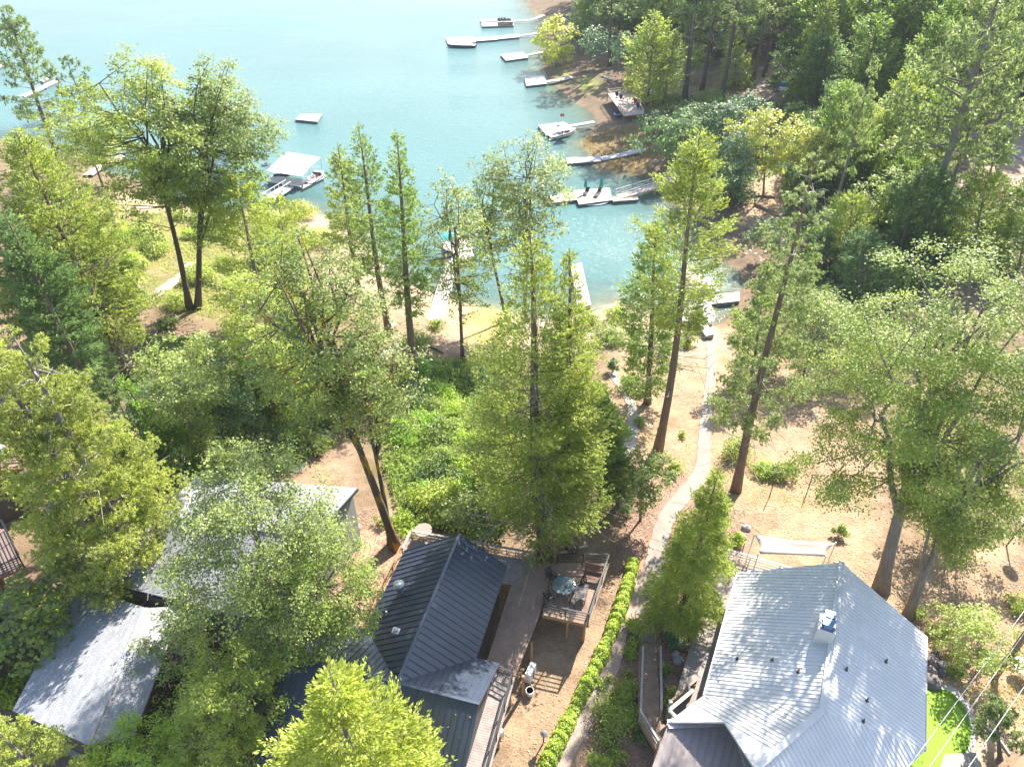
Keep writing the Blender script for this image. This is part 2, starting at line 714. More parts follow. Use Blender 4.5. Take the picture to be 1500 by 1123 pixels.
# ------------------------------------------------------------------ draped strips and pads
def drape(name, pts, widths, m, lift=.05, k='structure', step=.5):
    """a strip following the ground along pixel points; widths in metres"""
    P = [np.array(gnd(*p)) for p in pts]
    W = widths if hasattr(widths, '__len__') else [widths] * len(P)
    # smooth resample
    out, ow = [], []
    for i in range(len(P) - 1):
        a = P[max(i - 1, 0)]
        b, c = P[i], P[i + 1]
        d = P[min(i + 2, len(P) - 1)]
        n = max(2, int(np.linalg.norm(c - b) / step))
        for j in range(n):
            t = j / n
            q = .5 * ((2 * b) + (c - a) * t + (2 * a - 5 * b + 4 * c - d) * t * t + (3 * b - a - 3 * c + d) * t ** 3)
            out.append(q)
            ow.append(W[i] * (1 - t) + W[i + 1] * t)
    out.append(P[-1])
    ow.append(W[-1])
    out = np.array(out)
    mb = MB()
    rows = []
    K = 4
    for i, q in enumerate(out):
        t = out[min(i + 1, len(out) - 1)] - out[max(i - 1, 0)]
        nrm = np.array((-t[1], t[0])) / (math.hypot(t[0], t[1]) + 1e-9)
        r = []
        jit = 1 + .05 * math.sin(i * 1.7) + .04 * math.sin(i * 4.1)
        for j in range(K + 1):
            o = (j / K - .5) * ow[i] * jit
            x, y = q[0] + nrm[0] * o, q[1] + nrm[1] * o
            r.append(len(mb.v))
            mb.v.append((x, y, G(x, y) + lift))
        rows.append(r)
    for a, b in zip(rows, rows[1:]):
        for j in range(K):
            mb.f.append((a[j], b[j], b[j + 1], a[j + 1])[::-1])
    o = mb.build(name, m, org=(0, 0, 0), smooth=True)
    if k:
        kind(o, k)
    return o, out


CONC = mat('concrete_path', (.31, .265, .225), (.22, .185, .155), .8, .9, .25, 20)
PALEC = mat('pale_concrete', (.42, .37, .32), (.32, .275, .23), 1, .9, .2, 20)
path_main, PM = drape('path', [(1040, 500), (1042, 545), (1036, 590), (1032, 640), (1028, 690), (1004, 722), (980, 752),
                               (966, 790), (958, 830), (948, 880), (946, 940)],
                      [1.0, 1.0, 1.0, 1.05, 1.25, 1.3, 1.25, 1.25, 1.3, 1.3, 1.3], CONC, .06)
drape('path', [(895, 545), (915, 572), (927, 600), (925, 640), (916, 672)], 1.0, PALEC, .06)
drape('path', [(190, 452), (225, 434), (262, 408), (285, 385)], 1.5, PALEC, .08)
drape('path', [(478, 632), (455, 660), (428, 692)], 1.2, mat('grey_path', (.40, .38, .35), None, 1, .9, .2, 20), .06)
drape('path', [(250, 690), (300, 665), (330, 650)], 1.6, mat('grey_path', (.4, .4, .4)), .06)
drape('road', [(1100, 118), (1160, 140), (1215, 190), (1240, 215), (1350, 185), (1440, 200), (1520, 240)], 3.0,
      mat('dirt_road', (.36, .30, .26), (.28, .23, .19), .8, .95, .3, 9), .08)
drape('gravel_strip', [(936, 838), (920, 892), (905, 930), (892, 975), (868, 1028), (839, 1080), (815, 1126)],
      [.8, 1.0, 1.15, 1.25, 1.2, 1.1, 1.1], mat('gravel', (.47, .37, .305), (.25, .185, .15), 9, .95, .8, 22), .07)

# putting green
gc = gnd(1372, 1072)
pg = []
for i in range(40):
    a = 2 * math.pi * i / 40
    px = 1358 + 60 * math.cos(a) + (4 if math.cos(a) > 0 else 0)
    py = 1072 + 66 * math.sin(a)
    pg.append(gnd(px, py))


def pad(name, pts, m, lift, inner=1.0, k='structure'):
    c = np.mean(pts, 0)
    mb = MB()
    ring = [c + (p - c) * inner for p in pts]
    mb.face([(p[0], p[1], G(c[0], c[1]) + lift) for p in ring][::1])
    o = mb.build(name, m, org=(0, 0, 0))
    me = o.data
    if me.polygons[0].normal.z < 0:
        me.flip_normals()
    return kind(o, k)


for v in (pg,):
    pad('gravel_border', v, mat('pale_gravel', (.6, .54, .5), (.36, .32, .3), 8, .95, .8, 20), .05, 1.13)
    pad('turf_edge', v, mat('long_turf', (.16, .30, .01), (.10, .22, .01), 12, .9, .9, 40), .075, 1.0)
    pad('putting_green', v, mat('short_turf', (.24, .37, .04), (.20, .32, .03), 3, .9, .3, 60), .09, .88)
pad('patio', [gnd(*p) for p in ((1382, 1106), (1432, 1104), (1440, 1140), (1370, 1140))], PALEC, .13)

# ------------------------------------------------------------------ building materials
PALE_METAL = mat('pale_metal_roof', (.72, .70, .68), (.64, .62, .60), .7, .42, .05, 3, spec=.5)
PALE_TRIM = mat('pale_trim', (.66, .64, .61), (.58, .56, .53), 2, .5)
DARK_METAL = mat('dark_metal_roof', (.048, .062, .098), (.033, .044, .070), .9, .33, .06, 4, spec=.7)
DARK_TRIM = mat('dark_trim', (.05, .055, .065), (.035, .04, .045), 2, .35, spec=.6)
PORCH_METAL = mat('brown_grey_metal', (.30, .255, .24), (.26, .22, .21), 1, .5)
GREY_SIDE = mat('grey_siding', (.34, .34, .32), (.28, .28, .26), 1.5, .85, .2, 9, stretch=(8, 8, .4))
DARK_SIDE = mat('dark_siding', (.12, .10, .085), (.08, .065, .055), 1.5, .85, .2, 9, stretch=(8, 8, .4))
DECK_WOOD = mat('weathered_deck', (.36, .315, .29), (.25, .21, .19), 2.2, .85, .15, 25, stretch=(1, 1, 1))
DECK_DARK = mat('stained_deck', (.33, .225, .17), (.22, .15, .11), 2.0, .8, .15, 25)
FRAME_WOOD = mat('deck_frame', (.42, .26, .13), (.30, .17, .08), 3, .8)
RAIL_WOOD = mat('grey_rail_wood', (.40, .36, .33), (.28, .25, .23), 5, .85)
WHITE_RAIL = mat('white_rail', (.75, .73, .70), (.66, .64, .6), 5, .6)
BLACK_METAL = mat('black_metal', (.03, .03, .032), (.02, .02, .02), 6, .45)
GLASS = mat('window_glass', (.03, .04, .05), (.02, .03, .035), 1, .08, spec=.9)
GREY_METAL = mat('galvanised', (.42, .45, .48), (.33, .36, .39), 5, .4, metal=.5)


def shingle_mat(name, c, c2, mortar, rot=0.0, s=1.0):
    m, nt, b = nodes(name)
    L = nt.links.new
    tc = N(nt, 'ShaderNodeTexCoord')
    mp = N(nt, 'ShaderNodeMapping')
    mp.inputs['Rotation'].default_value = (0, 0, rot)
    L(tc.outputs['Object'], mp.inputs[0])
    br = N(nt, 'ShaderNodeTexBrick', Scale=s)
    br.inputs['Color1'].default_value = col(c)
    br.inputs['Color2'].default_value = col(c2)
    br.inputs['Mortar'].default_value = col(mortar)
    br.inputs['Mortar Size'].default_value = .012
    br.inputs['Brick Width'].default_value = .34
    br.inputs['Row Height'].default_value = .19
    L(mp.outputs[0], br.inputs['Vector'])
    nz = N(nt, 'ShaderNodeTexNoise', Scale=22, Detail=4)
    L(tc.outputs['Object'], nz.inputs['Vector'])
    mr = N(nt, 'ShaderNodeMapRange')
    mr.inputs[1].default_value = .3
    mr.inputs[2].default_value = .7
    mr.inputs[3].default_value = .72
    mr.inputs[4].default_value = 1.2
    L(nz.outputs[0], mr.inputs[0])
    mx = N(nt, 'ShaderNodeMix', data_type='RGBA', blend_type='MULTIPLY')
    mx.inputs[0].default_value = 1
    L(br.outputs['Color'], mx.inputs[6])
    L(mr.outputs[0], mx.inputs[7])
    L(mx.outputs[2], b.inputs['Base Color'])
    b.inputs['Roughness'].default_value = .9
    bp = N(nt, 'ShaderNodeBump', Strength=.5, Distance=.02)
    L(br.outputs['Fac'], bp.inputs['Height'])
    bp.invert = True
    L(bp.outputs[0], b.inputs['Normal'])
    return m


class Frame:
    """house axes: a = along the ridge, p = across it"""
    def __init__(s, o, azim):
        s.o = np.array(o, float)
        s.al = np.array((math.sin(azim), math.cos(azim)))
        s.pe = np.array((math.cos(azim), -math.sin(azim)))
        s.rz = -azim

    def __call__(s, a, p, z):
        q = s.o[:2] + s.al * a + s.pe * p
        return (q[0], q[1], z)

    def inv(s, xy):
        d = np.array(xy[:2]) - s.o[:2]
        return float(d @ s.al), float(d @ s.pe)


def railing(name, pts, m, parent=None, h=1.0, post=1.5, rails=(1.0, .55), w=.09, topw=.12, post_w=None, label=None, cat='railing', balusters=False):
    """posts as parts of their own, rails as one mesh"""
    if parent is None:
        root = thing(name, label, cat, pts[0])
    else:
        root = None
    mb = MB()
    posts = []
    for a, b in zip(pts, pts[1:]):
        a, b = np.array(a, float), np.array(b, float)
        L = np.linalg.norm(b - a)
        n = max(1, round(L / post))
        for i in range(n + 1):
            q = a + (b - a) * i / n
            if not any(np.linalg.norm(q - r) < .1 for r in posts):
                posts.append(q)
        for r in rails:
            ww = topw if r == max(rails) else w * .5
            mb.beam(a + (0, 0, h * r), b + (0, 0, h * r), ww, .05 if r == max(rails) else .05)
        if balusters:
            k = int(L / .16)
            for i in range(1, k):
                q = a + (b - a) * i / k
                mb.beam(q + (0, 0, h * .12), q + (0, 0, h * .97), .022)
    r = mb.build('railing' if parent is not None else 'rails', m, root or parent)
    for q in posts:
        pm = MB()
        pm.beam(q + (0, 0, -.05), q + (0, 0, h * 1.0 - .028), post_w or w)
        pm.build('post', m, r if parent is not None else root)
    return root or r


def deck(label, poly, z, board, m, ang, frame_m=FRAME_WOOD, name='wooden_deck', th=.24, posts=(), cat='deck', group=None):
    c = np.mean([p[:2] for p in poly], 0)
    root = thing(name, label, cat, (c[0], c[1], G(*c)), group)
    mb = MB()
    for q in strips(poly, ang, board, .012):
        mb.prism(q, z - .04, z)
    mb.build('deck_boards', m, root)
    fb = MB()
    cc = np.array(c)
    sh = [cc + (np.array(p[:2]) - cc) * .985 for p in poly]
    fb.prism(sh, z - th, z - .045)
    fb.build('deck_frame', frame_m, root)
    for p in posts:
        pb = MB()
        pb.beam((p[0], p[1], G(p[0], p[1]) - .2), (p[0], p[1], z - th), .16)
        pb.build('deck_post', frame_m, root)
    return root


def walls(root, poly, z0, tops, m, name='wall'):
    mb = MB()
    mb.prism([p[:2] for p in poly], z0, tops)
    return mb.build(name, m, root)


def window(root, c, u, wd, ht, m=None, th=.06):
    """c centre on wall face, u wall direction (xy unit)"""
    u = np.array((u[0], u[1], 0.0))
    fb = MB()
    for s in (-1, 1):
        fb.beam(c + u * (s * wd / 2) - (0, 0, ht / 2), c + u * (s * wd / 2) + np.array((0, 0, ht / 2)), .09)
        fb.beam(c - u * wd / 2 + np.array((0, 0, s * ht / 2)), c + u * wd / 2 + np.array((0, 0, s * ht / 2)), .085)
    f = fb.build('window', m or PALE_TRIM, root)
    pb = MB()
    pb.beam(c - u * (wd / 2 - .05), c + u * (wd / 2 - .05), .03, ht - .1)
    pb.build('pane', GLASS, f)
    return f


# ------------------------------------------------------------------ the pale metal roofed house
H1 = Frame((15.43, 18.67), math.radians(25.5))
h1 = thing('metal_roof_house', 'big house under a pale grey standing seam metal roof dappled with tree shade', 'house', H1(4, 0, -.3))
RZ, EZ, HW = 6.0, 3.2, 5.48
RL = 10.2
wing = np.array((-.824, -.566))   # wing ridge heads back and left
wd = wing / np.linalg.norm(wing)
wp = np.array((-wd[1], wd[0]))
if wp @ H1.pe < 0:
    wp = -wp
rb = MB()
Rb = H1(0, 0, RZ)
Lv = H1(.05, -HW, EZ)
Rv = H1(2.0, HW, EZ)
main_l = [H1(RL, 0, RZ), Rb, Lv, H1(RL - .95, -HW, EZ)]
main_r = [H1(RL, 0, RZ), H1(RL - .85, HW, EZ), Rv, Rb]
for pl in (main_l, main_r):
    roof_slab(rb, pl, .14)
    ribs(rb, pl, H1.pe, .25, .024, .03)
# back wing: ridge level, both slopes falling square to it
wl = 5.0
wr = lambda t, q, z: tuple(np.array((Rb[0], Rb[1], 0)) + np.append(wd * t + wp * q, z))
tl = (np.array(Lv[:2]) - np.array(Rb[:2])) @ wd
ql = (np.array(Lv[:2]) - np.array(Rb[:2])) @ wp
tr_ = (np.array(Rv[:2]) - np.array(Rb[:2])) @ wd
qr = (np.array(Rv[:2]) - np.array(Rb[:2])) @ wp
WE = 4.1
pw = (Rb, wr(WE, 0, RZ), Lv)
wing_l = [Rb, wr(WE + .9, 0, RZ), tuple(on_plane(1061, 1057, *pw)), tuple(on_plane(979, 1057, *pw)), Lv]
wing_r = [Rb, Rv, wr(wl, qr, EZ), wr(wl, 0, RZ)]
for pl in (wing_l, wing_r):
    roof_slab(rb, pl, .14)
    ribs(rb, pl, wp, .25, .024, .03)
roof = rb.build('roof', PALE_METAL, h1)
cap = MB()
cap.beam(np.array(H1(RL, 0, RZ + .06)), np.array(H1(-.1, 0, RZ + .06)), .34, .05)
cap.beam(np.array(Rb) + (0, 0, .062), np.array(wr(WE + .9, 0, RZ + .062)), .34, .05)
cap.build('ridge_cap', PALE_TRIM, roof)
fa = MB()
fa.beam(H1(RL - .95, -HW - .04, EZ - .1), H1(.05, -HW - .04, EZ - .1), .05, .2)
fa.build('gutter', PALE_TRIM, h1)
fa = MB()
fa.beam(H1(RL - .85, HW + .04, EZ - .1), H1(2, HW + .04, EZ - .1), .05, .2)
fa.build('gutter', PALE_TRIM, h1)
# walls: prow front under the gable
i = .55
wpoly = [H1(RL - 1.5, -HW + i, 0), H1(RL - .8, 0, 0), H1(RL - 1.4, HW - i, 0), H1(2.4, HW - i, 0), H1(.9, 0, 0), H1(.6, -HW + i, 0)]
ztop = lambda p: RZ - (RZ - EZ) * abs(p) / HW - .2
walls(h1, wpoly, -1.2, [ztop(HW - i), ztop(0), ztop(HW - i), ztop(HW - i), ztop(0), ztop(HW - i)], GREY_SIDE)
walls(h1, [H1(.55, -4.6, 0), wr(3.9, -.6, 0), wr(3.9, 3.2, 0), H1(2.3, HW - i - .05, 0), H1(.8, 0, 0)], -1.2, 3.1, GREY_SIDE)
for a in (7.2, 4.6, 2.0):
    c = np.array(H1(a, -HW + i - .03, 1.9))
    window(h1, c, H1.al, 1.5, 1.3)
for a in (5.5, 2.5):
    window(h1, np.array(H1(a, HW - i + .03, 1.7)), H1.al, 1.4, 1.1)
# darker entry roof tucked under the wing
pf = MB()
pz0, pz1 = 3.0, 2.55
PA = [at(978, 1061, 3.05), at(1062, 1057, 3.05), at(1142, 1128, 3.05), at(1120, 1230, 2.5), at(930, 1230, 2.5), at(918, 1170, 2.5)]
ent = [PA[0], PA[1], at(1160, 1142, 3.05), at(1120, 1210, 2.45), at(930, 1190, 2.45)]
e0 = np.array(ent[0])
ez = lambda x, y: 3.05 - .16 * (e0[1] - y)
ent = [(p[0], p[1], ez(p[0], p[1])) for p in ent]
nrm, _ = roof_slab(pf, ent, .12)
ribs(pf, ent, (.45, 1.0), .40)
po = pf.build('porch_roof', PORCH_METAL, h1)
po['label'] = 'darker brown grey entry roof'
cp = MB()
cp.beam(np.array(ent[0]) + (0, .0, .07), np.array(ent[1]) + (0, .0, .07), .5, .04)
cp.build('ridge_cap', mat('porch_cap', (.5, .44, .42)), po)
# chimney chase with metal caps
ch = MB()
cx = np.array(H1(4.6, -.45, 6.4))
ch.box(cx - (0, 0, .25), (.9, 1.05, 1.5), H1.rz)
chim = ch.build('chimney', PALE_TRIM, h1)
cb = MB()
BLUE_CAP = mat('blue_grey_cap', (.16, .27, .42), (.12, .2, .33), 3, .35, metal=.3)
for k, (da, w_) in enumerate(((-.36, .8), (.36, .66))):
    q = np.array(H1(4.6 + da * .78, -.45, 6.92))
    cb.box(q + (0, 0, .03), (.7, .5, .05), H1.rz)
    cb.box(q + (0, 0, .2), (.4, .38, .3), H1.rz)
    cb.box(q + (0, 0, .42), (w_ * .8, .48, .09), H1.rz)
cb.build('chimney_cap', BLUE_CAP, chim)
for a, p in ((2.6, -4.3), (2.7, -2.6), (2.1, -1.3), (3.2, .95), (2.3, 2.2), (1.0, 2.1), (5.5, 3.1)):
    v = MB()
    z = RZ - (RZ - EZ) * abs(p) / HW
    v.tube([H1(a, p, z - .1), H1(a, p, z + .28)], .04, 8)
    v.lathe(H1(a, p, z), [(.1, .0), (.09, .05), (.05, .08)], 8)
    v.build('vent_pipe', DARK_TRIM, h1)

# its deck: a walk along the side and a wider front, one floor
dz = .95
d1 = deck('pale wooden deck wrapped round the side and front of the pale roofed house', [H1(-1.2, -6.95, dz), H1(-1.2, -4.9, dz), H1(RL + 1.9, -4.9, dz), H1(RL + 1.9, -6.95, dz)], dz, .15, DECK_WOOD,
          math.atan2(H1.al[1], H1.al[0]), frame_m=DECK_WOOD, posts=[H1(a, -6.8, 0) for a in (0, 3, 6, 9, 11.5)])
fd = MB()
for q in strips([H1(RL - 1.6, -4.88, 0), H1(RL - .6, 1.0, 0), H1(RL + 2.5, 1.0, 0), H1(RL + 1.9, -4.88, 0)], math.atan2(H1.pe[1], H1.pe[0]), .15, .012):
    fd.prism(q, dz - .04, dz)
fd.build('deck_boards', DECK_WOOD, d1)
for a, p in ((11.5, -3), (12, .8), (9.6, .9)):
    pb = MB()
    q = H1(a, p, 0)
    pb.beam((q[0], q[1], G(q[0], q[1]) - .2), (q[0], q[1], dz - .05), .14)
    pb.build('deck_post', DECK_WOOD, d1)
railing('railing', [np.array(H1(8.2, -6.85, dz)), np.array(H1(RL + 1.8, -6.85, dz)), np.array(H1(RL + 2.3, .9, dz)), np.array(H1(RL - .3, .95, dz))], WHITE_RAIL, d1,
        post=1.9, rails=(1.0, .72, .45, .2), w=.07)

# shade sail
sz = 3.3
sc_ = [at(1105, 783, 3.4), at(1224, 795, 3.3), at(1210, 815, 2.9), at(1111, 811, 3.0)]
sl = MB()
nu, nv = 14, 5
idx = {}
for a in range(nu + 1):
    for b in range(nv + 1):
        u, v = a / nu, b / nv
        p = (sc_[0] * (1 - u) + sc_[1] * u) * (1 - v) + (sc_[3] * (1 - u) + sc_[2] * u) * v
        e = np.array((0, -1, 0)) * .16 * math.sin(math.pi * u) * (1 - v) + np.array((0, .04, 0)) * math.sin(math.pi * u) * v
        e += np.array((1, 0, 0)) * .2 * math.sin(math.pi * v) * (1 - 2 * u)
        p = p + e - np.array((0, 0, .06 * math.sin(math.pi * u) * math.sin(math.pi * v)))
        idx[a, b] = len(sl.v)
        sl.v.append(tuple(p))
for a in range(nu):
    for b in range(nv):
        sl.f.append((idx[a, b], idx[a + 1, b], idx[a + 1, b + 1], idx[a, b + 1]))
sail = thing('shade_sail', 'cream shade sail stretched over the front deck of the pale roofed house', 'shade sail', (sc_[0][0], sc_[0][1], dz))
so = sl.build('sail_cloth', mat('cream_canvas', (.72, .62, .54), (.66, .56, .48), 3, .8), sail, smooth=True)
sd = so.modifiers.new('thick', 'SOLIDIFY')
sd.thickness = .015
for p in sc_:
    pm = MB()
    gz = G(p[0], p[1])
    pm.tube([(p[0], p[1], gz - .1), (p[0], p[1], p[2] + .08)], .045, 8)
    pm.build('sail_post', WHITE_RAIL, sail)

# ------------------------------------------------------------------ the dark roofed cottage
H2 = Frame((-5.89, 20.12), math.radians(14.7))
h2 = thing('dark_roof_cottage', 'cottage with a dark slate blue metal roof and a grey vent', 'house', H2(2, 0, -.2))
R2, EL, ER = 6.0, 3.2, 3.85
LW, RW = 4.0, 3.05
L2 = 10.3
slopeL = (R2 - EL) / LW
slopeR = (R2 - ER) / RW
WS = 3.6        # wing half width
WZ = 3.6
vl = LW / WS * 0 + 4.1
main_l = [H2(L2, 0, R2), H2(0, 0, R2), H2(4.3, -LW, EL), H2(L2 + .1, -LW, EL)]
main_r = [H2(L2, 0, R2), H2(L2 + .05, RW, ER), H2(3.7, RW, ER), H2(0, 0, R2)]
nl = [H2(0, 0, R2), H2(0, -6.2, R2), H2(4.3, -6.2, EL), H2(4.3, -LW, EL)]
nr = [H2(0, 0, R2), H2(3.7, RW, ER), H2(3.7, 4.4, ER), H2(0, 4.4, R2)]
srf = [H2(0, -6.2, R2), H2(0, 4.4, R2), H2(-4.4, 4.4, 3.3), H2(-4.4, -6.2, 3.3)]
rb = MB()
for pl, run in ((main_l, H2.pe), (main_r, H2.pe), (nl, H2.al), (nr, H2.al), (srf, H2.al)):
    roof_slab(rb, pl, .13)
    ribs(rb, pl, run, .42 if run is H2.pe else .34, h=.04)
roof = rb.build('roof', DARK_METAL, h2)
cap = MB()
cap.beam(np.array(H2(L2, 0, R2 + .03)), np.array(H2(.1, 0, R2 + .03)), .17, .05)
cap.beam(np.array(H2(0, -6.2, R2 + .035)), np.array(H2(0, 4.4, R2 + .035)), .14, .05)
cap.build('ridge_cap', mat('ridge_slate', (.075, .095, .13), (.055, .07, .1), 2, .3, spec=.7), roof)
i = .4
walls(h2, [H2(L2 - .5, -LW + i, 0), H2(L2 - .5, -.2, 0), H2(L2 - .5, RW - i, 0), H2(-4, RW - i, 0), H2(-4, -LW + i, 0)], -1.6,
      [3.3, R2 - .35, 3.85, 3.4, 3.2], DARK_SIDE)
walls(h2, [H2(3.4, RW - i + .02, 0), H2(3.4, 4.0, 0), H2(0, 4.0, 0), H2(-4.1, 4.0, 0), H2(-4.1, RW - i + .02, 0)], -1.6, [3.7, 3.7, R2 - .3, 3.2, 3.2], DARK_SIDE)
walls(h2, [H2(3.9, -LW + i - .02, 0), H2(-4.1, -LW + i - .02, 0), H2(-4.1, -5.8, 0), H2(0, -5.8, 0), H2(3.9, -5.8, 0)], -1.6, [3.2, 3.2, 3.2, R2 - .3, 3.2], DARK_SIDE)
for a in (8.3, 5.6):
    window(h2, np.array(H2(a, RW - i + .03, 3.0)), H2.al, 1.3, 1.3)
for p in (-2, 1.3):
    window(h2, np.array(H2(L2 - .47, p, 3.0)), H2.pe, 1.4, 1.4)
# roof fittings
v = MB()
zr = lambda p: R2 - slopeL * abs(p)
q = H2(6.4, -2.6, zr(2.6))
v.tube([(q[0], q[1], q[2] - .2), (q[0], q[1], q[2] + .75)], .2, 12)
v.lathe(q, [(.3, .62), (.34, .7), (.34, .95), (.2, 1.05), (.02, 1.08)], 12)
v.build('flue_vent', GREY_METAL, h2, smooth=False)
v = MB()
q = H2(4.9, -2.85, zr(2.85))
v.tube([(q[0], q[1], q[2] - .1), (q[0], q[1], q[2] + .4)], .06, 8)
v.build('vent_pipe', PALE_TRIM, h2)
v = MB()
q = H2(3.4, -1.55, zr(1.55))
v.box((q[0], q[1], q[2] + .12), (.42, .36, .2), H2.rz)
v.lathe((q[0], q[1], q[2]), [(.12, .2), (.14, .34), (.05, .4)], 10)
v.build('roof_vent', PALE_TRIM, h2)

# cottage deck: L-shaped, dark boards
dzz = 2.2
A = [at(742, 836, dzz), at(762, 790, dzz), at(800, 820, dzz)]
side = [at(725, 985, dzz), at(757, 985, dzz), at(790, 900, dzz), at(792, 835, dzz), at(752, 828, dzz)]
H2a = math.atan2(H2.al[1], H2.al[0])
cd = deck('dark stained deck along the cottage with a round glass table on its platform', [H2(4.15, RW + .3, 0), H2(4.15, 5.2, 0), H2(8.4, 5.6, 0), H2(12.6, 5.75, 0), H2(12.3, RW + 1.2, 0), H2(L2 + .1, RW + .3, 0)], dzz, .14, DECK_DARK, H2a,
          posts=[H2(a, RW + 2.55, 0) for a in (4.4, 6.6)])
PT = [at(791, 899, dzz), at(863, 916, dzz), at(898, 822, dzz), at(800, 818, dzz)]
plat = MB()
pe_ang = math.atan2(H2.pe[1], H2.pe[0])
f0 = H2.inv(PT[0])
pb0, pb1 = RW + 2.72, H2.inv(PT[1])[1]
pa0 = (f0[0] + H2.inv(PT[1])[0]) / 2
pa1 = L2 + .1
pa1 = 12.7
plat_poly = [H2(pa0, pb0, 0), H2(pa0, pb1, 0), H2(pa1 + .9, pb1 + .5, 0), H2(pa1, pb0, 0)]
for q in strips(plat_poly, pe_ang - .0, .14, .012):
    plat.prism(q, dzz - .04, dzz + .003)
plat.build('platform_boards', DECK_DARK, cd)
fr = MB()
cc = np.mean([p[:2] for p in plat_poly], 0)
fr.prism([cc + (np.array(p[:2]) - cc) * .985 for p in plat_poly], dzz - .32, dzz - .05)
fr.build('platform_frame', FRAME_WOOD, cd)
for a, p in ((pa0 + .3, pb0 + 1.6), (pa0 + .3, pb1 - .3), (pa1 - .4, pb1 - .1)):
    pb = MB()
    q = H2(a, p, 0)
    pb.beam((q[0], q[1], G(q[0], q[1]) - .2), (q[0], q[1], dzz - .3), .15)
    pb.build('deck_post', FRAME_WOOD, cd)
rp = lambda a, p: np.array(H2(a, p, dzz))
railing('railing', [rp(pa0 + .08, pb0 + .02), rp(pa0 + .08, pb1 - .08), rp(pa1 + .8, pb1 + .42), rp(pa1 - .05, pb0 + .1)], BLACK_METAL, cd,
        post=1.6, rails=(1.0, .75, .5, .25), w=.06, topw=.09)
rmp = MB()
for q in strips([H2(4.1, 3.75, 0), H2(4.1, 5.2, 0), H2(-6.5, 5.3, 0), H2(-6.5, 3.75, 0)][::-1], pe_ang, .14, .012):
    rmp.prism(q, dzz - .09, dzz - .05)
rmp.build('ramp_boards', DECK_WOOD, cd)
fr = MB()
for p_ in (3.8, 5.15):
    fr.beam(np.array(H2(4.05, p_, dzz - .2)), np.array(H2(-6.5, p_, dzz - .2)), .06, .2)
fr.build('ramp_frame', FRAME_WOOD, cd)
for a_ in (3.5, 1, -2, -5):
    pb = MB()
    q = H2(a_, 5.05, 0)
    pb.beam((q[0], q[1], G(q[0], q[1]) - .2), (q[0], q[1], dzz - .31), .13)
    pb.build('deck_post', FRAME_WOOD, cd)
railing('railing', [rp(-6.4, 5.22), rp(3.7, 5.12), rp(3.95, 4.2)], BLACK_METAL, cd, post=1.6, rails=(1.0, .75, .5, .25), w=.06, topw=.09)
# back deck beyond the gable
bd = deck('narrow back deck with a pale round table beyond the cottage gable', [H2(L2 - .4, -LW - .3, 0), H2(L2 + .08, RW + 2.7, 0), H2(L2 + 2.2, RW + 1.2, 0), H2(L2 + 1.9, -LW - .3, 0)][::-1], dzz - .02, .14, DECK_WOOD, pe_ang,
          posts=[H2(L2 + 1.7, p, 0) for p in (-4, -1, 2)])
railing('railing', [rp(L2 + .2, -LW - .2), rp(L2 + 1.8, -LW - .2), rp(L2 + 2.05, RW + 1.1)], RAIL_WOOD, bd, post=1.7, rails=(1.0, .66, .33), w=.06, topw=.16)
# handrail on stakes beside the cottage's far side
q0, q1 = gnd(548, 905), gnd(590, 812)
railing('path_railing', [q0, gnd(562, 868), q1], mat('brown_rail', (.30, .18, .1)), None, h=1.0, post=1.8, rails=(1.0, .5), w=.07, label='brown wooden handrail on the bare slope beside the cottage')


# furniture on the deck
def round_table(c, r, h, top_m, leg_m, label, name='round_table'):
    t = thing(name, label, 'table', c)
    mb = MB()
    mb.lathe(c, [(r * .98, h - .03), (r, h - .02), (r, h), (r * .97, h + .005)], 28)
    mb.build('tabletop', top_m, t)
    rim = MB()
    for k in range(28):
        a0, a1 = 2 * math.pi * k / 28, 2 * math.pi * (k + 1) / 28
        rim.beam((c[0] + (r + .015) * math.cos(a0), c[1] + (r + .015) * math.sin(a0), c[2] + h - .01), (c[0] + (r + .015) * math.cos(a1), c[1] + (r + .015) * math.sin(a1), c[2] + h - .01), .03)
    rim.build('rim', leg_m, t)
    for k in range(4):
        a = math.pi / 4 + k * math.pi / 2
        lb = MB()
        lb.tube([(c[0] + r * .75 * math.cos(a), c[1] + r * .75 * math.sin(a), c[2]), (c[0] + r * .5 * math.cos(a), c[1] + r * .5 * math.sin(a), c[2] + h - .03)], .02, 6)
        lb.build('leg', leg_m, t)
    return t


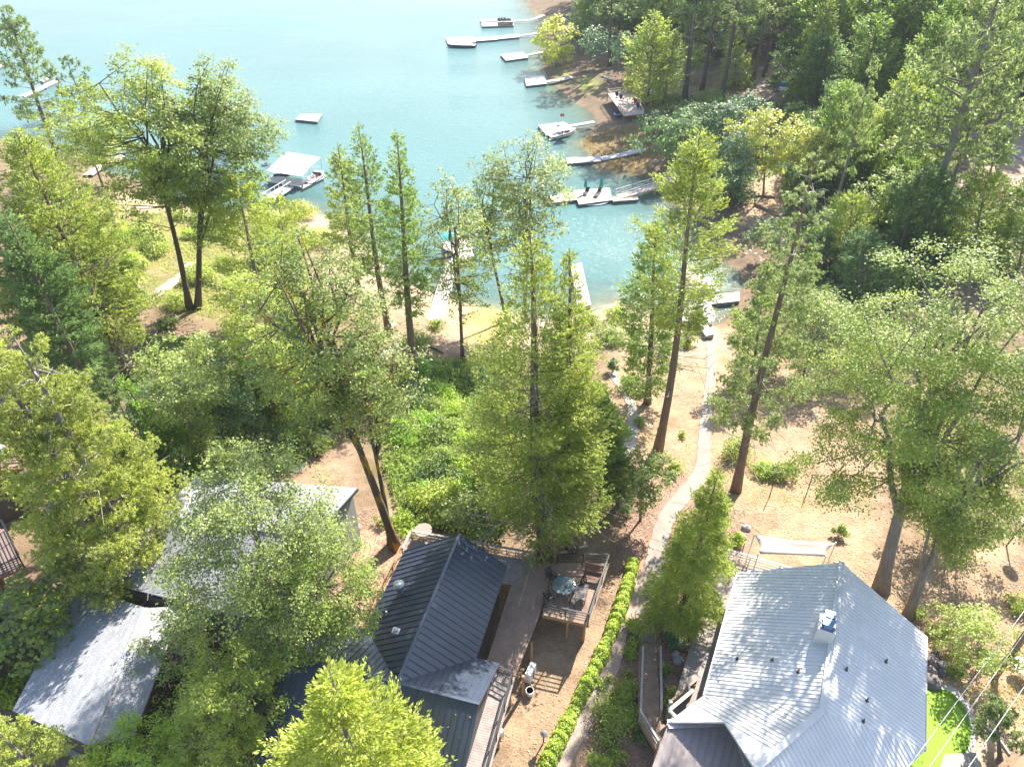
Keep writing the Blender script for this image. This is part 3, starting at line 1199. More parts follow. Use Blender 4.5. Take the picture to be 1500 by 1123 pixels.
def chair_at(c, rz, label, group, m=BLACK_METAL, first=[None]):
    """metal patio chair: seat, back, arms and legs"""
    t = thing('patio_chair', label, 'chair', c, group)
    t.rotation_euler = (0, 0, rz)
    if first[0] is None:
        parts = []
        o = ORG[t.name]
        X = lambda x, y, z: (o[0] + x, o[1] + y, o[2] + z)
        mb = MB()
        for k in range(9):
            mb.beam(X(-.22, -.22 + k * .055, .43), X(.22, -.22 + k * .055, .43), .04, .015)
        mb.beam(X(-.23, -.24, .43), X(-.23, .24, .43), .03)
        mb.beam(X(.23, -.24, .43), X(.23, .24, .43), .03)
        parts.append(mb.build('seat', m, t))
        mb = MB()
        for k in range(8):
            mb.beam(X(-.22, .24 + k * .018, .5 + k * .06), X(.22, .24 + k * .018, .5 + k * .06), .012, .045)
        for s in (-1, 1):
            mb.beam(X(s * .23, .22, .43), X(s * .23, .39, .97), .03)
        mb.beam(X(-.23, .39, .97), X(.23, .39, .97), .03)
        parts.append(mb.build('backrest', m, t))
        for s in (-1, 1):
            mb = MB()
            mb.beam(X(s * .26, -.24, .64), X(s * .26, .31, .66), .04, .02)
            parts.append(mb.build('armrest', m, t))
            for y, y2 in ((-.22, -.25), (.22, .3)):
                mb = MB()
                mb.beam(X(s * .24, y2, 0), X(s * .24, y, .64 if y < 0 else .43), .028)
                parts.append(mb.build('leg', m, t))
        first[0] = [p for p in parts]
    else:
        for p in first[0]:
            q = p.copy()
            C.objects.link(q)
            q.parent = t
    return t


GLASS_TOP = mat('frosted_table_glass', (.12, .165, .18), (.08, .12, .135), 4, .18, spec=.8)
tc_ = at(825, 867, dzz)
round_table(tc_, .72, .73, GLASS_TOP, BLACK_METAL, 'round frosted glass patio table on the dark deck platform')
for k, (a, l) in enumerate(((20, 'black patio chair drawn up on the rail side of the glass table'), (130, 'black patio chair between the glass table and the tall cedar'),
                            (215, 'black patio chair pulled out on the cottage side of the glass table'), (305, 'black patio chair nearest the front railing of the deck platform'))):
    a_ = math.radians(a)
    chair_at((tc_[0] + 1.15 * math.cos(a_), tc_[1] + 1.15 * math.sin(a_), dzz + .004), a_ - math.pi / 2, l, 'chairs round the glass table')
round_table(at(621, 786, dzz), .58, .72, mat('pink_beige_top', (.30, .22, .175), (.25, .185, .15), 3, .6), RAIL_WOOD, 'small pale pink round table on the back deck', 'round_table')
# slatted bench by the platform rail
bc = at(868, 848, dzz)
bn = thing('wooden_bench', 'brown slatted bench turned away from the table at the deck railing', 'bench', bc)
BROWN = mat('brown_bench', (.2, .1, .055), (.13, .06, .035), 6, .6)
bx, by = H2.pe, H2.al
P3 = lambda a, p, z: (bc[0] + by[0] * a + bx[0] * p, bc[1] + by[1] * a + bx[1] * p, dzz + .004 + z)
mb = MB()
for k in range(6):
    mb.beam(P3(-.25 + k * .09, -.6, .45), P3(-.25 + k * .09, .6, .45), .07, .025)
mb.build('seat', BROWN, bn)
mb = MB()
for k in range(5):
    mb.beam(P3(.3 + k * .04, -.6, .55 + k * .1), P3(.3 + k * .04, .6, .55 + k * .1), .02, .075)
mb.build('backrest', BROWN, bn)
for s in (-1, 1):
    for a in (-.24, .3):
        mb = MB()
        mb.beam(P3(a, s * .55, 0), P3(a + (.2 if a > 0 else 0), s * .55, .95 if a > 0 else .6), .06)
        mb.build('leg', BROWN, bn)
# low frame table
lt = thing('coffee_table', 'open framed low table on the sunny strip of the deck platform', 'table', at(850, 872, dzz))
lc = at(850, 872, dzz)
Q3 = lambda a, p, z: (lc[0] + by[0] * a + bx[0] * p, lc[1] + by[1] * a + bx[1] * p, dzz + .004 + z)
mb = MB()
for a, b in (((-.6, -.4), (-.6, .4)), ((.6, -.4), (.6, .4)), ((-.6, -.4), (.6, -.4)), ((-.6, .4), (.6, .4))):
    mb.beam(Q3(a[0], a[1], .42), Q3(b[0], b[1], .42), .06, .05)
mb.build('frame', BLACK_METAL, lt)
mb = MB()
for k in range(7):
    mb.beam(Q3(-.5 + k * .165, -.37, .425), Q3(-.5 + k * .165, .37, .425), .13, .02)
mb.build('top', DECK_WOOD, lt)
for a in (-.57, .57):
    for p in (-.37, .37):
        mb = MB()
        mb.beam(Q3(a, p, 0), Q3(a, p, .4), .05)
        mb.build('leg', BLACK_METAL, lt)
# white heat pump under the deck edge and a utility box
hp = gnd(777, 992)
ac = thing('heat_pump', 'white outdoor heat pump at the foot of the cottage deck', 'heat pump', hp)
WHITE = mat('white_enamel', (.78, .78, .76), (.7, .7, .68), 3, .5)
mb = MB()
mb.box((hp[0], hp[1], hp[2] + .55), (.9, .38, .9), H2.rz + 1.4)
mb.build('casing', WHITE, ac, bevel=.02)
mb = MB()
u = np.array((math.sin(1.4 + H2.rz), -math.cos(1.4 + H2.rz)))
u = np.array((.97, -.2))
for r in (.1, .2, .3):
    pts = [(hp[0] + u[0] * .215 - u[1] * r * math.cos(a), hp[1] + u[1] * .215 + u[0] * r * math.cos(a), hp[2] + .55 + r * math.sin(a)) for a in np.linspace(0, 2 * math.pi, 17)]
    mb.tube(pts, .012, 4, cap=False)
mb.build('fan_grille', BLACK_METAL, ac)
mb = MB()
for s in (-1, 1):
    mb.box((hp[0] + .02, hp[1] + s * .3, hp[2] + .05), (.4, .08, .12), H2.rz)
mb.build('feet', BLACK_METAL, ac)
hb = gnd(776, 1016)
mb = MB()
mb.lathe(hb, [(.2, 0), (.24, .3), (.26, .42), (.22, .42), (.2, .1), (.01, .1)], 12)
tag(mb.build('bucket', WHITE, org=tuple(hb)), 'white bucket beside the heat pump under the cottage deck', 'bucket')
hb = gnd(731, 1076)
t = thing('hose_reel', 'small grey garden hose reel by the foot of the cottage railing', 'hose reel', hb)
mb = MB()
mb.tube([(hb[0] - .2, hb[1], hb[2] + .3), (hb[0] + .2, hb[1], hb[2] + .3)], .2, 14)
mb.build('drum', WHITE, t)
mb = MB()
for s in (-1, 1):
    mb.beam((hb[0] + s * .24, hb[1] - .15, hb[2]), (hb[0] + s * .24, hb[1], hb[2] + .35), .04)
    mb.beam((hb[0] + s * .24, hb[1] + .15, hb[2]), (hb[0] + s * .24, hb[1], hb[2] + .35), .04)
mb.build('stand', BLACK_METAL, t)
# path light and ornament by the hedge
for (px, py), lab in (((796, 1087), 'dark garden lamp with a pale cap standing by the hedge'),):
    p = gnd(px, py)
    t = thing('garden_lamp', lab, 'garden lamp', p)
    mb = MB()
    mb.tube([p, p + (0, 0, .75)], .04, 8)
    mb.build('post', BLACK_METAL, t)
    mb = MB()
    mb.lathe(p, [(.05, .72), (.12, .76), (.13, .98), (.2, 1.0), (.22, 1.04), (.05, 1.16)], 12)
    mb.build('lamp_head', mat('lamp_pale', (.2, .19, .18)), t)


# ------------------------------------------------------------------ boardwalk ramp to the entry
BZ = [gnd(946, 940)[2] + .12, .55, 1.05]
c0, c1, c2 = at(936, 940, BZ[0]), at(936, 1055, 1.0), at(962, 1098, 1.05)
r0, r1, r2 = at(961, 940, BZ[0]), at(966, 1052, 1.0), at(985, 1075, 1.05)
bw = thing('boardwalk_ramp', 'wooden boardwalk ramp with handrails leading from the path to the entry', 'boardwalk', (c0[0], c0[1], BZ[0] - .3))
mb = MB()


def planks(mb, a, b, c, d, pitch=.15):
    """boards across the quad a-b (one side) d-c (other side)"""
    L = np.linalg.norm(b - a)
    n = int(L / pitch)
    for k in range(n):
        t0, t1 = (k + .06) / n, (k + 1) / n
        q = [a + (b - a) * t0, a + (b - a) * t1, d + (c - d) * t1, d + (c - d) * t0]
        nb = len(mb.v)
        mb.v += [tuple(x) for x in q] + [tuple(x - np.array((0, 0, .05))) for x in q]
        for f in ((0, 1, 2, 3), (7, 6, 5, 4), (0, 4, 5, 1), (1, 5, 6, 2), (2, 6, 7, 3), (3, 7, 4, 0)):
            mb.f.append(tuple(nb + i for i in f))


planks(mb, c0, c1, r1, r0)
planks(mb, c1, c2, r2, r1)
mb.build('boards', DECK_DARK, bw)
mb = MB()
for s in ([c0, c1, c2], [r0, r1, r2]):
    for a, b in zip(s, s[1:]):
        mb.beam(a - (0, 0, .17), b - (0, 0, .17), .07, .22)
for q in (c1, r1, c2, (c0 + c1) / 2, (r0 + r1) / 2):
    mb.beam((q[0], q[1], G(q[0], q[1]) - .6), (q[0], q[1], q[2] - .06), .13)
mb.build('frame', FRAME_WOOD, bw)
railing('railing', [c0 + (0, -1, .1), c1, c2], RAIL_WOOD, bw, post=1.6, rails=(1.0, .55), w=.08, topw=.12)
railing('railing', [r0 + (0, -1, .1), r1], RAIL_WOOD, bw, post=1.6, rails=(1.0, .55), w=.08, topw=.12)
# green and white gate posts / planter wall by the entry
e1, e2, e3 = at(978, 1045, .9), at(1014, 1012, .9), at(990, 1060, .9)
gw = thing('entry_wall', 'pale green and tan low wall beside the entry roof', 'wall', (e1[0], e1[1], 0))
mb = MB()
mb.beam(at(980, 1040, .7), at(1016, 1010, .7), .12, 2.2)
mb.build('panel', mat('tan_board', (.42, .30, .19)), gw)
mb = MB()
mb.beam(at(980, 1040, 1.86), at(1016, 1010, 1.86), .2, .08)
mb.beam(at(980, 1040, 1.86), at(993, 1052, 1.86), .2, .078)
mb.beam(np.array(at(979, 1041, .75)) * (1, 1, 0) + (0, 0, -.6), np.array(at(979, 1041, .75)) * (1, 1, 0) + (0, 0, 1.81), .2)
mb.build('trim', mat('sage_trim', (.52, .54, .46)), gw)
# satellite dish on the side rail
dp = at(1009, 1002, 1.9)
t = thing('satellite_dish', 'grey satellite dish on a mast by the side deck of the pale roofed house', 'satellite dish', (dp[0], dp[1], 0))


def dish(t, c, r, tilt, rz, m):
    mb = MB()
    M = Matrix.Rotation(rz, 3, 'Z') @ Matrix.Rotation(tilt, 3, 'X')
    rings, n = 4, 18
    ids = []
    for k in range(rings + 1):
        rr = r * k / rings
        row = []
        for j in range(n):
            a = 2 * math.pi * j / n
            v = M @ Vector((rr * math.cos(a) * .9, rr * math.sin(a), .35 * rr * rr))
            row.append(len(mb.v))
            mb.v.append((c[0] + v.x, c[1] + v.y, c[2] + v.z))
        ids.append(row)
    for a, b in zip(ids, ids[1:]):
        for j in range(n):
            mb.f.append((a[j], a[(j + 1) % n], b[(j + 1) % n], b[j]))
    o = mb.build('reflector', m, t, smooth=True)
    s = o.modifiers.new('thick', 'SOLIDIFY')
    s.thickness = .02
    mb = MB()
    v0, v1 = M @ Vector((0, -r * .9, .1)), M @ Vector((0, -r * .2, r * .8))
    mb.beam(np.array(c) + v0, np.array(c) + v1, .03)
    mb.box(np.array(c) + v1, (.08, .08, .1))
    mb.build('feed_arm', BLACK_METAL, t)


dish(t, dp, .42, math.radians(65), math.radians(70), GREY_METAL)
mb = MB()
mb.tube([(dp[0], dp[1], G(dp[0], dp[1]) - .1), (dp[0], dp[1], dp[2])], .03, 8)
mb.build('mast', GREY_METAL, t)

# ------------------------------------------------------------------ houses on the other side, mostly behind trees
SH = shingle_mat('grey_shingles', (.33, .335, .355), (.25, .255, .275), (.24, .25, .27), .09)
a3, b3 = at(288, 698, 5.2), at(524, 714, 5.2)
s3, t3 = at(168, 856, 4.2), at(392, 912, 4.2)
h3 = thing('shingle_house', 'grey shingle roofed house with grey siding behind the broad oak', 'house', ((a3[0] + t3[0]) / 2, (a3[1] + t3[1]) / 2, -.2))
k3a = (a3 + s3) / 2 + (0, 0, 1.2)
k3b = (b3 + t3) / 2 + (0, 0, 1.2)
c3 = at(478, 768, 4.6)
t3 = np.array((t3[0], t3[1], 4.2))
mb = MB()
roof_slab(mb, [a3, b3, k3b, k3a], .18)
roof_slab(mb, [k3a, k3b, t3, s3], .18)
r3 = mb.build('roof', SH, h3)
mb = MB()
mb.beam(k3a + (0, 0, .03), k3b + (0, 0, .03), .3, .05)
mb.build('ridge_cap', SH, r3)
mb = MB()
for p, q in ((a3, b3), (b3, k3b), (k3b, t3), (t3, s3), (s3, k3a), (k3a, a3)):
    mb.beam(p - (0, 0, .19), q - (0, 0, .19), .05, .2)
mb.build('fascia', DARK_TRIM, h3)
cen = (a3 + b3 + s3 + t3) / 4
sh = lambda p: cen + (p - cen) * .95
walls(h3, [sh(a3), sh(b3), sh(k3b), sh(t3), sh(s3), sh(k3a)], -1.2, [4.9, 4.9, 5.5, 3.9, 3.9, 5.5], GREY_SIDE)
for tt in (.3, .7):
    p = sh(b3) * (1 - tt) + sh(t3) * tt
    d = (t3 - b3) / np.linalg.norm(t3 - b3)
    window(h3, np.array((p[0] + .03, p[1] + .02, 2.2)), d[:2], 1.2, 1.2)
v = MB()
p = at(292, 758, 5.4)
v.tube([(p[0], p[1], 4.9), (p[0], p[1], 6.05)], .09, 10)
v.lathe(p, [(.15, .6), (.17, .7), (.03, .78)], 10)
v.build('vent_pipe', DARK_TRIM, h3)

# lower garage roof
l1, l2, l3, l4, l5, l6 = at(18, 1040, 3.2), at(140, 884, 3.2), at(214, 890, 4.3), at(296, 950, 3.6), at(194, 1082, 3.6), at(128, 1090, 4.3)
rd = (l3 - l6)
rd /= np.linalg.norm(rd)
h4 = thing('garage', 'low garage with a grey shingle roof crossed by long trunk shadows', 'garage', ((l1[0] + l4[0]) / 2, (l1[1] + l4[1]) / 2, -.2))
l2 = l1 + rd * np.linalg.norm(l3 - l6)
l5 = l6 + (l5 - l6)
l4 = l5 + rd * np.linalg.norm(l3 - l6)
l2[2], l4[2] = l1[2], l5[2]
ang4 = math.atan2(rd[1], rd[0])
SH4 = shingle_mat('garage_shingles', (.36, .365, .38), (.275, .28, .295), (.25, .26, .28), -ang4)
mb = MB()
roof_slab(mb, [l1, l2, l3, l6], .16)
roof_slab(mb, [l6, l3, l4, l5], .16)
r4 = mb.build('roof', SH4, h4)
mb = MB()
mb.beam(l6 + (0, 0, .03), l3 + (0, 0, .03), .3, .05)
mb.build('ridge_cap', SH4, r4)
mb = MB()
for p, q in ((l1, l6), (l6, l5), (l5, l4), (l1, l2)):
    mb.beam(p - (0, 0, .17), q - (0, 0, .17), .05, .22)
mb.build('fascia', mat('brown_fascia', (.16, .10, .08)), h4)
cen = (l1 + l2 + l4 + l5) / 4
walls(h4, [sh(l1), sh(l2), sh(l3), sh(l4), sh(l5), sh(l6)], -1.5, [2.9, 2.9, 4.0, 3.3, 3.3, 4.0], DARK_SIDE)
mb = MB()
p, q = sh(l6), sh(l1)
p, q = p * .85 + q * .15, p * .2 + q * .8
off = np.array((rd[0], rd[1], 0)) * -.04
mb.beam(np.array((p[0], p[1], .2)) + off, np.array((q[0], q[1], .2)) + off, .06, 2.3)
mb.build('garage_door', mat('garage_door', (.2, .19, .18)), h4)
# steps and timber rail between the two roofs
st0 = at(345, 925, .9)
t = thing('wooden_steps', 'dark wooden steps with rails between the garage and the shingle house', 'steps', (st0[0], st0[1], -.3))
mb = MB()
for k in range(7):
    p = at(330 + k * 5, 935 - k * 3.2, .2 + k * .22)
    mb.box(p, (1.5, .34, .06), ang4)
mb.build('tread', DECK_DARK, t)
mb = MB()
mb.beam(at(318, 928, .2), at(352, 908, 1.7), .08, .25)
mb.beam(at(336, 948, .2), at(372, 926, 1.7), .08, .25)
mb.build('stringer', FRAME_WOOD, t)
# yellow ladder-like stair seen between the roofs
t = thing('wooden_stair', 'yellow painted wooden stair in the gap behind the garage roof', 'stair', gnd(176, 880))
p0, p1 = at(160, 884, .6), at(184, 862, 2.2)
n_ = np.array((.55, .6, 0))
mb = MB()
YEL = mat('yellow_paint', (.62, .46, .08), (.5, .36, .06), 4, .6)
for s in (-1, 1):
    mb.beam(p0 + n_ * s * .7, p1 + n_ * s * .7, .08, .2)
mb.build('stringer', FRAME_WOOD, t)
mb = MB()
for k in range(6):
    q = p0 + (p1 - p0) * (k + .5) / 6
    mb.beam(q - n_ * .65, q + n_ * .65, .2, .05)
mb.build('tread', YEL, t)

# brown roofed house at the edge
h5 = thing('brown_roof_house', 'brown metal roofed house with a pale skylight behind the yellow pines', 'house', at(0, 690, 0))
BR_ROOF = mat('brown_metal_roof', (.235, .15, .125), (.19, .12, .10), 1, .5)
q = [at(24, 628, 4.6), at(34, 696, 4.6), at(-20, 752, 4.6), at(-160, 700, 6.6), at(-130, 590, 6.6)]
e5 = np.array(q[0])
vec = np.array(q[1]) - e5
nv = np.array((-vec[1], vec[0]))
nv /= np.linalg.norm(nv)
if nv[0] > 0:
    nv = -nv
ev = vec[:2] / np.linalg.norm(vec[:2])
X5 = lambda a, b: (e5[0] + ev[0] * a + nv[0] * b, e5[1] + ev[1] * a + nv[1] * b, 4.6 + .35 * b)
mb = MB()
pl = [X5(-2, 0), X5(5.2, 0), X5(5.2, 5), X5(-2, 5)]
roof_slab(mb, pl, .15)
ribs(mb, pl, nv, .4)
pl2 = [X5(-2, 5), X5(5.2, 5), tuple(np.array(X5(5.2, 10)) * (1, 1, 0) + (0, 0, 4.6)), tuple(np.array(X5(-2, 10)) * (1, 1, 0) + (0, 0, 4.6))]
roof_slab(mb, pl2, .15)
mb.build('roof', BR_ROOF, h5)
mb = MB()
mb.beam(np.array(X5(5.24, -.05)) - (0, 0, .14), np.array(X5(5.24, 5)) - (0, 0, .14), .07, .26)
mb.beam(np.array(X5(-2, -.05)) - (0, 0, .14), np.array(X5(5.2, -.05)) - (0, 0, .14), .07, .26)
mb.build('fascia', mat('rust_fascia', (.36, .13, .05)), h5)
walls(h5, [X5(-1.6, .4), X5(4.8, .4), X5(4.8, 5), X5(4.8, 9.6), X5(-1.6, 9.6), X5(-1.6, 5)], -1.2, [4.5, 4.5, 6.1, 4.5, 4.5, 6.1], DARK_SIDE)
sk = np.array(X5(2.9, 1.35))
mb = MB()
M5 = Matrix((Vector((ev[0], ev[1], 0)), Vector((nv[0], nv[1], .35)).normalized(), Vector((0, 0, 1)))).transposed()
mb.box(sk + (0, 0, .12), (1.1, 1.2, .22), M=M5)
s5 = mb.build('skylight', PALE_TRIM, h5)
mb = MB()
mb.box(sk + (0, 0, .26), (.95, 1.05, .05), M=M5)
mb.build('pane', mat('skylight_pane', (.62, .66, .68), None, 1, .15), s5)
# trellised deck and the dark roof further down the edge
dk = [at(-60, 770, 1.5), at(10, 775, 1.5), at(36, 830, 1.5), at(-10, 850, 1.5), at(-70, 840, 1.5)]
d5 = deck('pinkish brown deck under a lattice of cables at the picture edge', dk[::-1], 1.5, .16, mat('pink_deck', (.26, .19, .17), (.20, .15, .13), 2, .85), .6)
railing('railing', [dk[1], dk[2], dk[3]], BLACK_METAL, d5, post=1.5, rails=(1.0, .8, .6, .4, .2), w=.06)
h6 = thing('slate_roof_house', 'dark roofed house with skylights peeping out beside the broadleaf shrub', 'house', at(-20, 940, 0))
X6 = lambda a, b, z=0: (at(26, 908, 3.4)[0] - a * .95 - b * .3, at(26, 908, 3.4)[1] - b * .95 + a * .3, 3.4 + .3 * a + z)
mb = MB()
pl = [X6(0, -1), X6(0, 4.5), X6(5, 4.5), X6(5, -1)]
roof_slab(mb, pl, .15)
pl2 = [X6(5, -1), X6(5, 4.5), tuple(np.array(X6(10, 4.5)) * (1, 1, 0) + (0, 0, 3.4)), tuple(np.array(X6(10, -1)) * (1, 1, 0) + (0, 0, 3.4))]
roof_slab(mb, pl2, .15)
mb.build('roof', mat('slate_roof', (.20, .215, .24), (.15, .165, .19), 2, .7), h6)
walls(h6, [X6(.5, -.6), X6(.5, 4.1), X6(5, 4.1), X6(9.5, 4.1), X6(9.5, -.6), X6(5, -.6)], -1.4, [3.3, 3.3, 4.6, 3.2, 3.2, 4.6], DARK_SIDE)
for b in (.6, 2.4):
    mb = MB()
    p = np.array(X6(1.1, b, .1))
    mb.box(p, (1.0, .8, .16), M=Matrix((Vector((-.95, .3, .3)).normalized(), Vector((-.3, -.95, 0)).normalized(), Vector((-.3, .1, 1)).normalized())).transposed())
    mb.build('skylight', GLASS, h6)
# brown shed roof entering at the corner
p = at(1502, 1112, 2.4)
h7 = thing('garden_shed', 'brown roofed garden shed at the bottom corner beside the small conifer', 'shed', (p[0] + 1, p[1] - 1, 0))
S7 = lambda a, b, z: (at(1478, 1120, 2.2)[0] + a * .85 - b * .5 * -1, at(1478, 1120, 2.2)[1] + a * .52 - b * .85, z)
mb = MB()
roof_slab(mb, [S7(-.6, 0, 2.2), S7(2.6, 0, 2.2), S7(2.6, 1.3, 2.9), S7(-.6, 1.3, 2.9)], .1)
roof_slab(mb, [S7(-.6, 1.3, 2.9), S7(2.6, 1.3, 2.9), S7(2.6, 2.6, 2.2), S7(-.6, 2.6, 2.2)], .1)
mb.build('roof', mat('shed_roof', (.33, .21, .13), (.25, .155, .095), 2, .9, .2), h7)
walls(h7, [S7(-.4, .2, 0), S7(2.4, .2, 0), S7(2.4, 1.3, 0), S7(2.4, 2.4, 0), S7(-.4, 2.4, 0), S7(-.4, 1.3, 0)], -.4, [2.15, 2.15, 2.75, 2.15, 2.15, 2.75], DARK_SIDE)

# ------------------------------------------------------------------ docks and boats
DOCKW = mat('dock_boards', (.56, .525, .49), (.43, .40, .375), 1.4, .8)
DOCKG = mat('grey_dock_boards', (.50, .48, .50), (.40, .385, .40), 1.4, .8)
DOCKP = mat('pink_dock_boards', (.60, .46, .38), (.5, .38, .31), 1.4, .8)
FLOATM = mat('float_side', (.16, .17, .17), (.11, .12, .12), 2, .7)
ALU = mat('aluminium', (.66, .67, .68), (.58, .59, .6), 3, .4, metal=.3)
BOATW = mat('boat_white', (.80, .80, .79), (.74, .74, .73), 1, .3, spec=.6)
NAVY = mat('navy_cover', (.035, .05, .12), (.025, .035, .09), 2, .6)
GREYC = mat('grey_cover', (.45, .44, .47), (.36, .35, .38), 2, .8)
TEAL = mat('teal_cloth', (.03, .32, .30), (.02, .25, .24), 3, .7)
SEATM = mat('boat_seat', (.34, .22, .24), (.22, .14, .16), 3, .6)
DZ = WL + .55


def wp_(p, z=DZ):
    return at(p[0], p[1], z)


def dock(label, floats, gang=None, gw=1.3, board=DOCKW, rails=False, shore_z=None, name='floating_dock', group=None):
    """floats: pixel quads; gang: pixel line of the gangway to the shore"""
    c = wp_(floats[0][0])
    t = thing(name, label, 'dock', (c[0], c[1], WL), group)
    for fl in floats:
        P = [wp_(p) for p in fl]
        e = P[1] - P[0]
        ang = math.atan2(e[1], e[0]) + math.pi / 2
        mb = MB()
        for q in strips(P, ang, .32, .015):
            mb.prism(q, DZ - .06, DZ)
        mb.build('platform', board, t)
        cc = np.mean(P, 0)[:2]
        mb = MB()
        mb.prism([cc + (p[:2] - cc) * .985 for p in P], WL - .25, DZ - .07)
        mb.build('float', FLOATM, t)
    if gang:
        gz = np.linspace(DZ + .08, shore_z if shore_z is not None else DZ + .7, len(gang))
        pts = [wp_(p, z) for p, z in zip(gang, gz)]
        mb = MB()
        for a, b in zip(pts, pts[1:]):
            d = (b - a)[:2]
            n = np.array((-d[1], d[0])) / np.linalg.norm(d) * gw / 2
            n3 = np.append(n, 0)
            planks(mb, a + n3, b + n3, b - n3, a - n3, .3)
        g_ = mb.build('gangway', board, t)
        mb = MB()
        for a, b in zip(pts, pts[1:]):
            d = (b - a)[:2]
            n3 = np.append(np.array((-d[1], d[0])) / np.linalg.norm(d) * gw / 2, 0)
            for s in (-1, 1):
                mb.beam(a + n3 * s - (0, 0, .14), b + n3 * s - (0, 0, .14), .1, .2)
        mb.build('stringer', ALU, g_)
        if rails:
            a, b = pts[0], pts[-1]
            d = (b - a)[:2]
            n3 = np.append(np.array((-d[1], d[0])) / np.linalg.norm(d) * gw / 2, 0)
            for s in (-1, 1):
                mb = MB()
                k = max(3, int(np.linalg.norm(b - a) / 1.6))
                mb.beam(a + n3 * s + (0, 0, 1.0), b + n3 * s + (0, 0, 1.0), .07)
                mb.beam(a + n3 * s + (0, 0, .5), b + n3 * s + (0, 0, .5), .04)
                for i in range(k + 1):
                    q = a + (b - a) * i / k + n3 * s
                    mb.beam(q - (0, 0, .05), q + (0, 0, 1.0), .06)
                    if i < k:
                        q2 = a + (b - a) * (i + 1) / k + n3 * s
                        mb.beam(q + (0, 0, .04), q2 + (0, 0, .96), .04)
                mb.build('truss_rail', ALU, g_)
    return t


def boat(label, c, head, L, W, hull=BOATW, cover=None, name='motor_boat', cat='boat', z=WL, tower=False, seats=True, stripe=None, group=None, cov=(.12, .6)):
    """open runabout: lofted hull, deck, cockpit, windscreen, seats, outboard"""
    t = thing(name, label, cat, (c[0], c[1], z), group)
    f = np.array((math.cos(head), math.sin(head)))
    s_ = np.array((-f[1], f[0]))
    o = np.array((c[0], c[1]))
    X = lambda u, v, h: (o[0] + f[0] * u + s_[0] * v, o[1] + f[1] * u + s_[1] * v, z + h)
    N_ = 14
    half = lambda q: W / 2 * (1 - max(0, (q - .45) / .55) ** 2.3) * (.9 + .1 * min(1, q * 4))
    mb = MB()
    rows = []
    for i in range(N_ + 1):
        q = i / N_
        u = (q - .5) * L
        h = half(q) + .02
        sheer = .72 + .25 * q * q
        keel = -.2 + .45 * max(0, q - .7) / .3
        sec = [(-h, sheer), (-h * .93, .3), (-h * .72, .02 + max(0, keel) * .5), (0, keel - .12), (h * .72, .02 + max(0, keel) * .5), (h * .93, .3), (h, sheer)]
        rows.append([len(mb.v) + k for k in range(7)])
        mb.v += [X(u, v, hh) for v, hh in sec]
    for a, b in zip(rows, rows[1:]):
        for k in range(6):
            mb.f.append((a[k], b[k], b[k + 1], a[k + 1]))
    mb.f.append(tuple(rows[0])[::-1])
    mb.build('hull', hull, t, smooth=False)
    mb = MB()       # deck ring with an open cockpit
    for i in range(N_):
        q0, q1 = i / N_, (i + 1) / N_
        u0, u1 = (q0 - .5) * L, (q1 - .5) * L
        z0, z1 = .73 + .25 * q0 * q0, .73 + .25 * q1 * q1
        h0, h1_ = half(q0), half(q1)
        if q1 > .72 or q0 < .06:
            mb.face((X(u0, -h0, z0), X(u1, -h1_, z1), X(u1, h1_, z1), X(u0, h0, z0)))
        else:
            for s in (-1, 1):
                mb.face([X(u0, s * h0, z0), X(u1, s * h1_, z1), X(u1, s * h1_ * .78, z1), X(u0, s * h0 * .78, z0)][::s])
                mb.face([X(u0, s * h0 * .78, z0), X(u1, s * h1_ * .78, z1), X(u1, s * h1_ * .74, .3), X(u0, s * h0 * .74, .3)][::s])
            mb.face((X(u0, -h0 * .76, .3), X(u1, -h1_ * .76, .3), X(u1, h1_ * .76, .3), X(u0, h0 * .76, .3)))
    mb.build('deck', BOATW, t)
    if stripe:
        mb = MB()
        for s in (-1, 1):
            for i in range(N_ - 1):
                q0, q1 = i / N_, (i + 1) / N_
                mb.beam(X((q0 - .5) * L, s * (half(q0) + .025), .6 + .24 * q0 * q0), X((q1 - .5) * L, s * (half(q1) + .025), .6 + .24 * q1 * q1), .03, .2)
        mb.build('rub_rail', stripe, t)
    if seats and not cover:
        mb = MB()
        for u, v, a, b in ((-.38, 0, .5, .62), (-.02, -.25, .5, .26), (-.02, .25, .5, .26), (.12, 0, .4, .2)):
            mb.box(X(u * L, v * W, .52), (a, W * b, .42), head)
        mb.build('seat', SEATM, t)
        mb = MB()
        hw = half(.66) * .8
        for s in (-1, 1):
            mb.beam(X(.17 * L, s * hw, .95), X(.08 * L, s * hw, 1.25), .05, .35)
        mb.beam(X(.17 * L, -hw, 1.1), X(.17 * L, hw, 1.1), .05, .4)
        mb.build('windscreen', GLASS, t)
    if cover:
        mb = MB()
        k, n = 8, 7
        ids = []
        for i in range(k + 1):
            q = cov[0] + cov[1] * i / k
            h = half(q) * 1.04
            row = []
            for j in range(n + 1):
                v = -1 + 2 * j / n
                row.append(len(mb.v))
                mb.v.append(X((q - .5) * L, v * h, .8 + .25 * q * q + (.42 + .08 * math.sin(i * 2.2)) * (1 - v * v) * math.sin(math.pi * min(1, .15 + i / k * .85)) ** .6))
            ids.append(row)
        for a, b in zip(ids, ids[1:]):
            for j in range(n):
                mb.f.append((a[j], b[j], b[j + 1], a[j + 1]))
        mb.build('cover', cover, t, smooth=True)
    if tower:
        mb = MB()
        hw = half(.5)
        for s in (-1, 1):
            mb.beam(X(.02 * L, s * hw * .9, .8), X(-.06 * L, s * hw * .75, 2.1), .08)
            mb.beam(X(-.14 * L, s * hw * .9, .8), X(-.06 * L, s * hw * .75, 2.1), .08)
        mb.beam(X(-.06 * L, -hw * .75, 2.1), X(-.06 * L, hw * .75, 2.1), .1)
        mb.build('tower', BLACK_METAL, t)
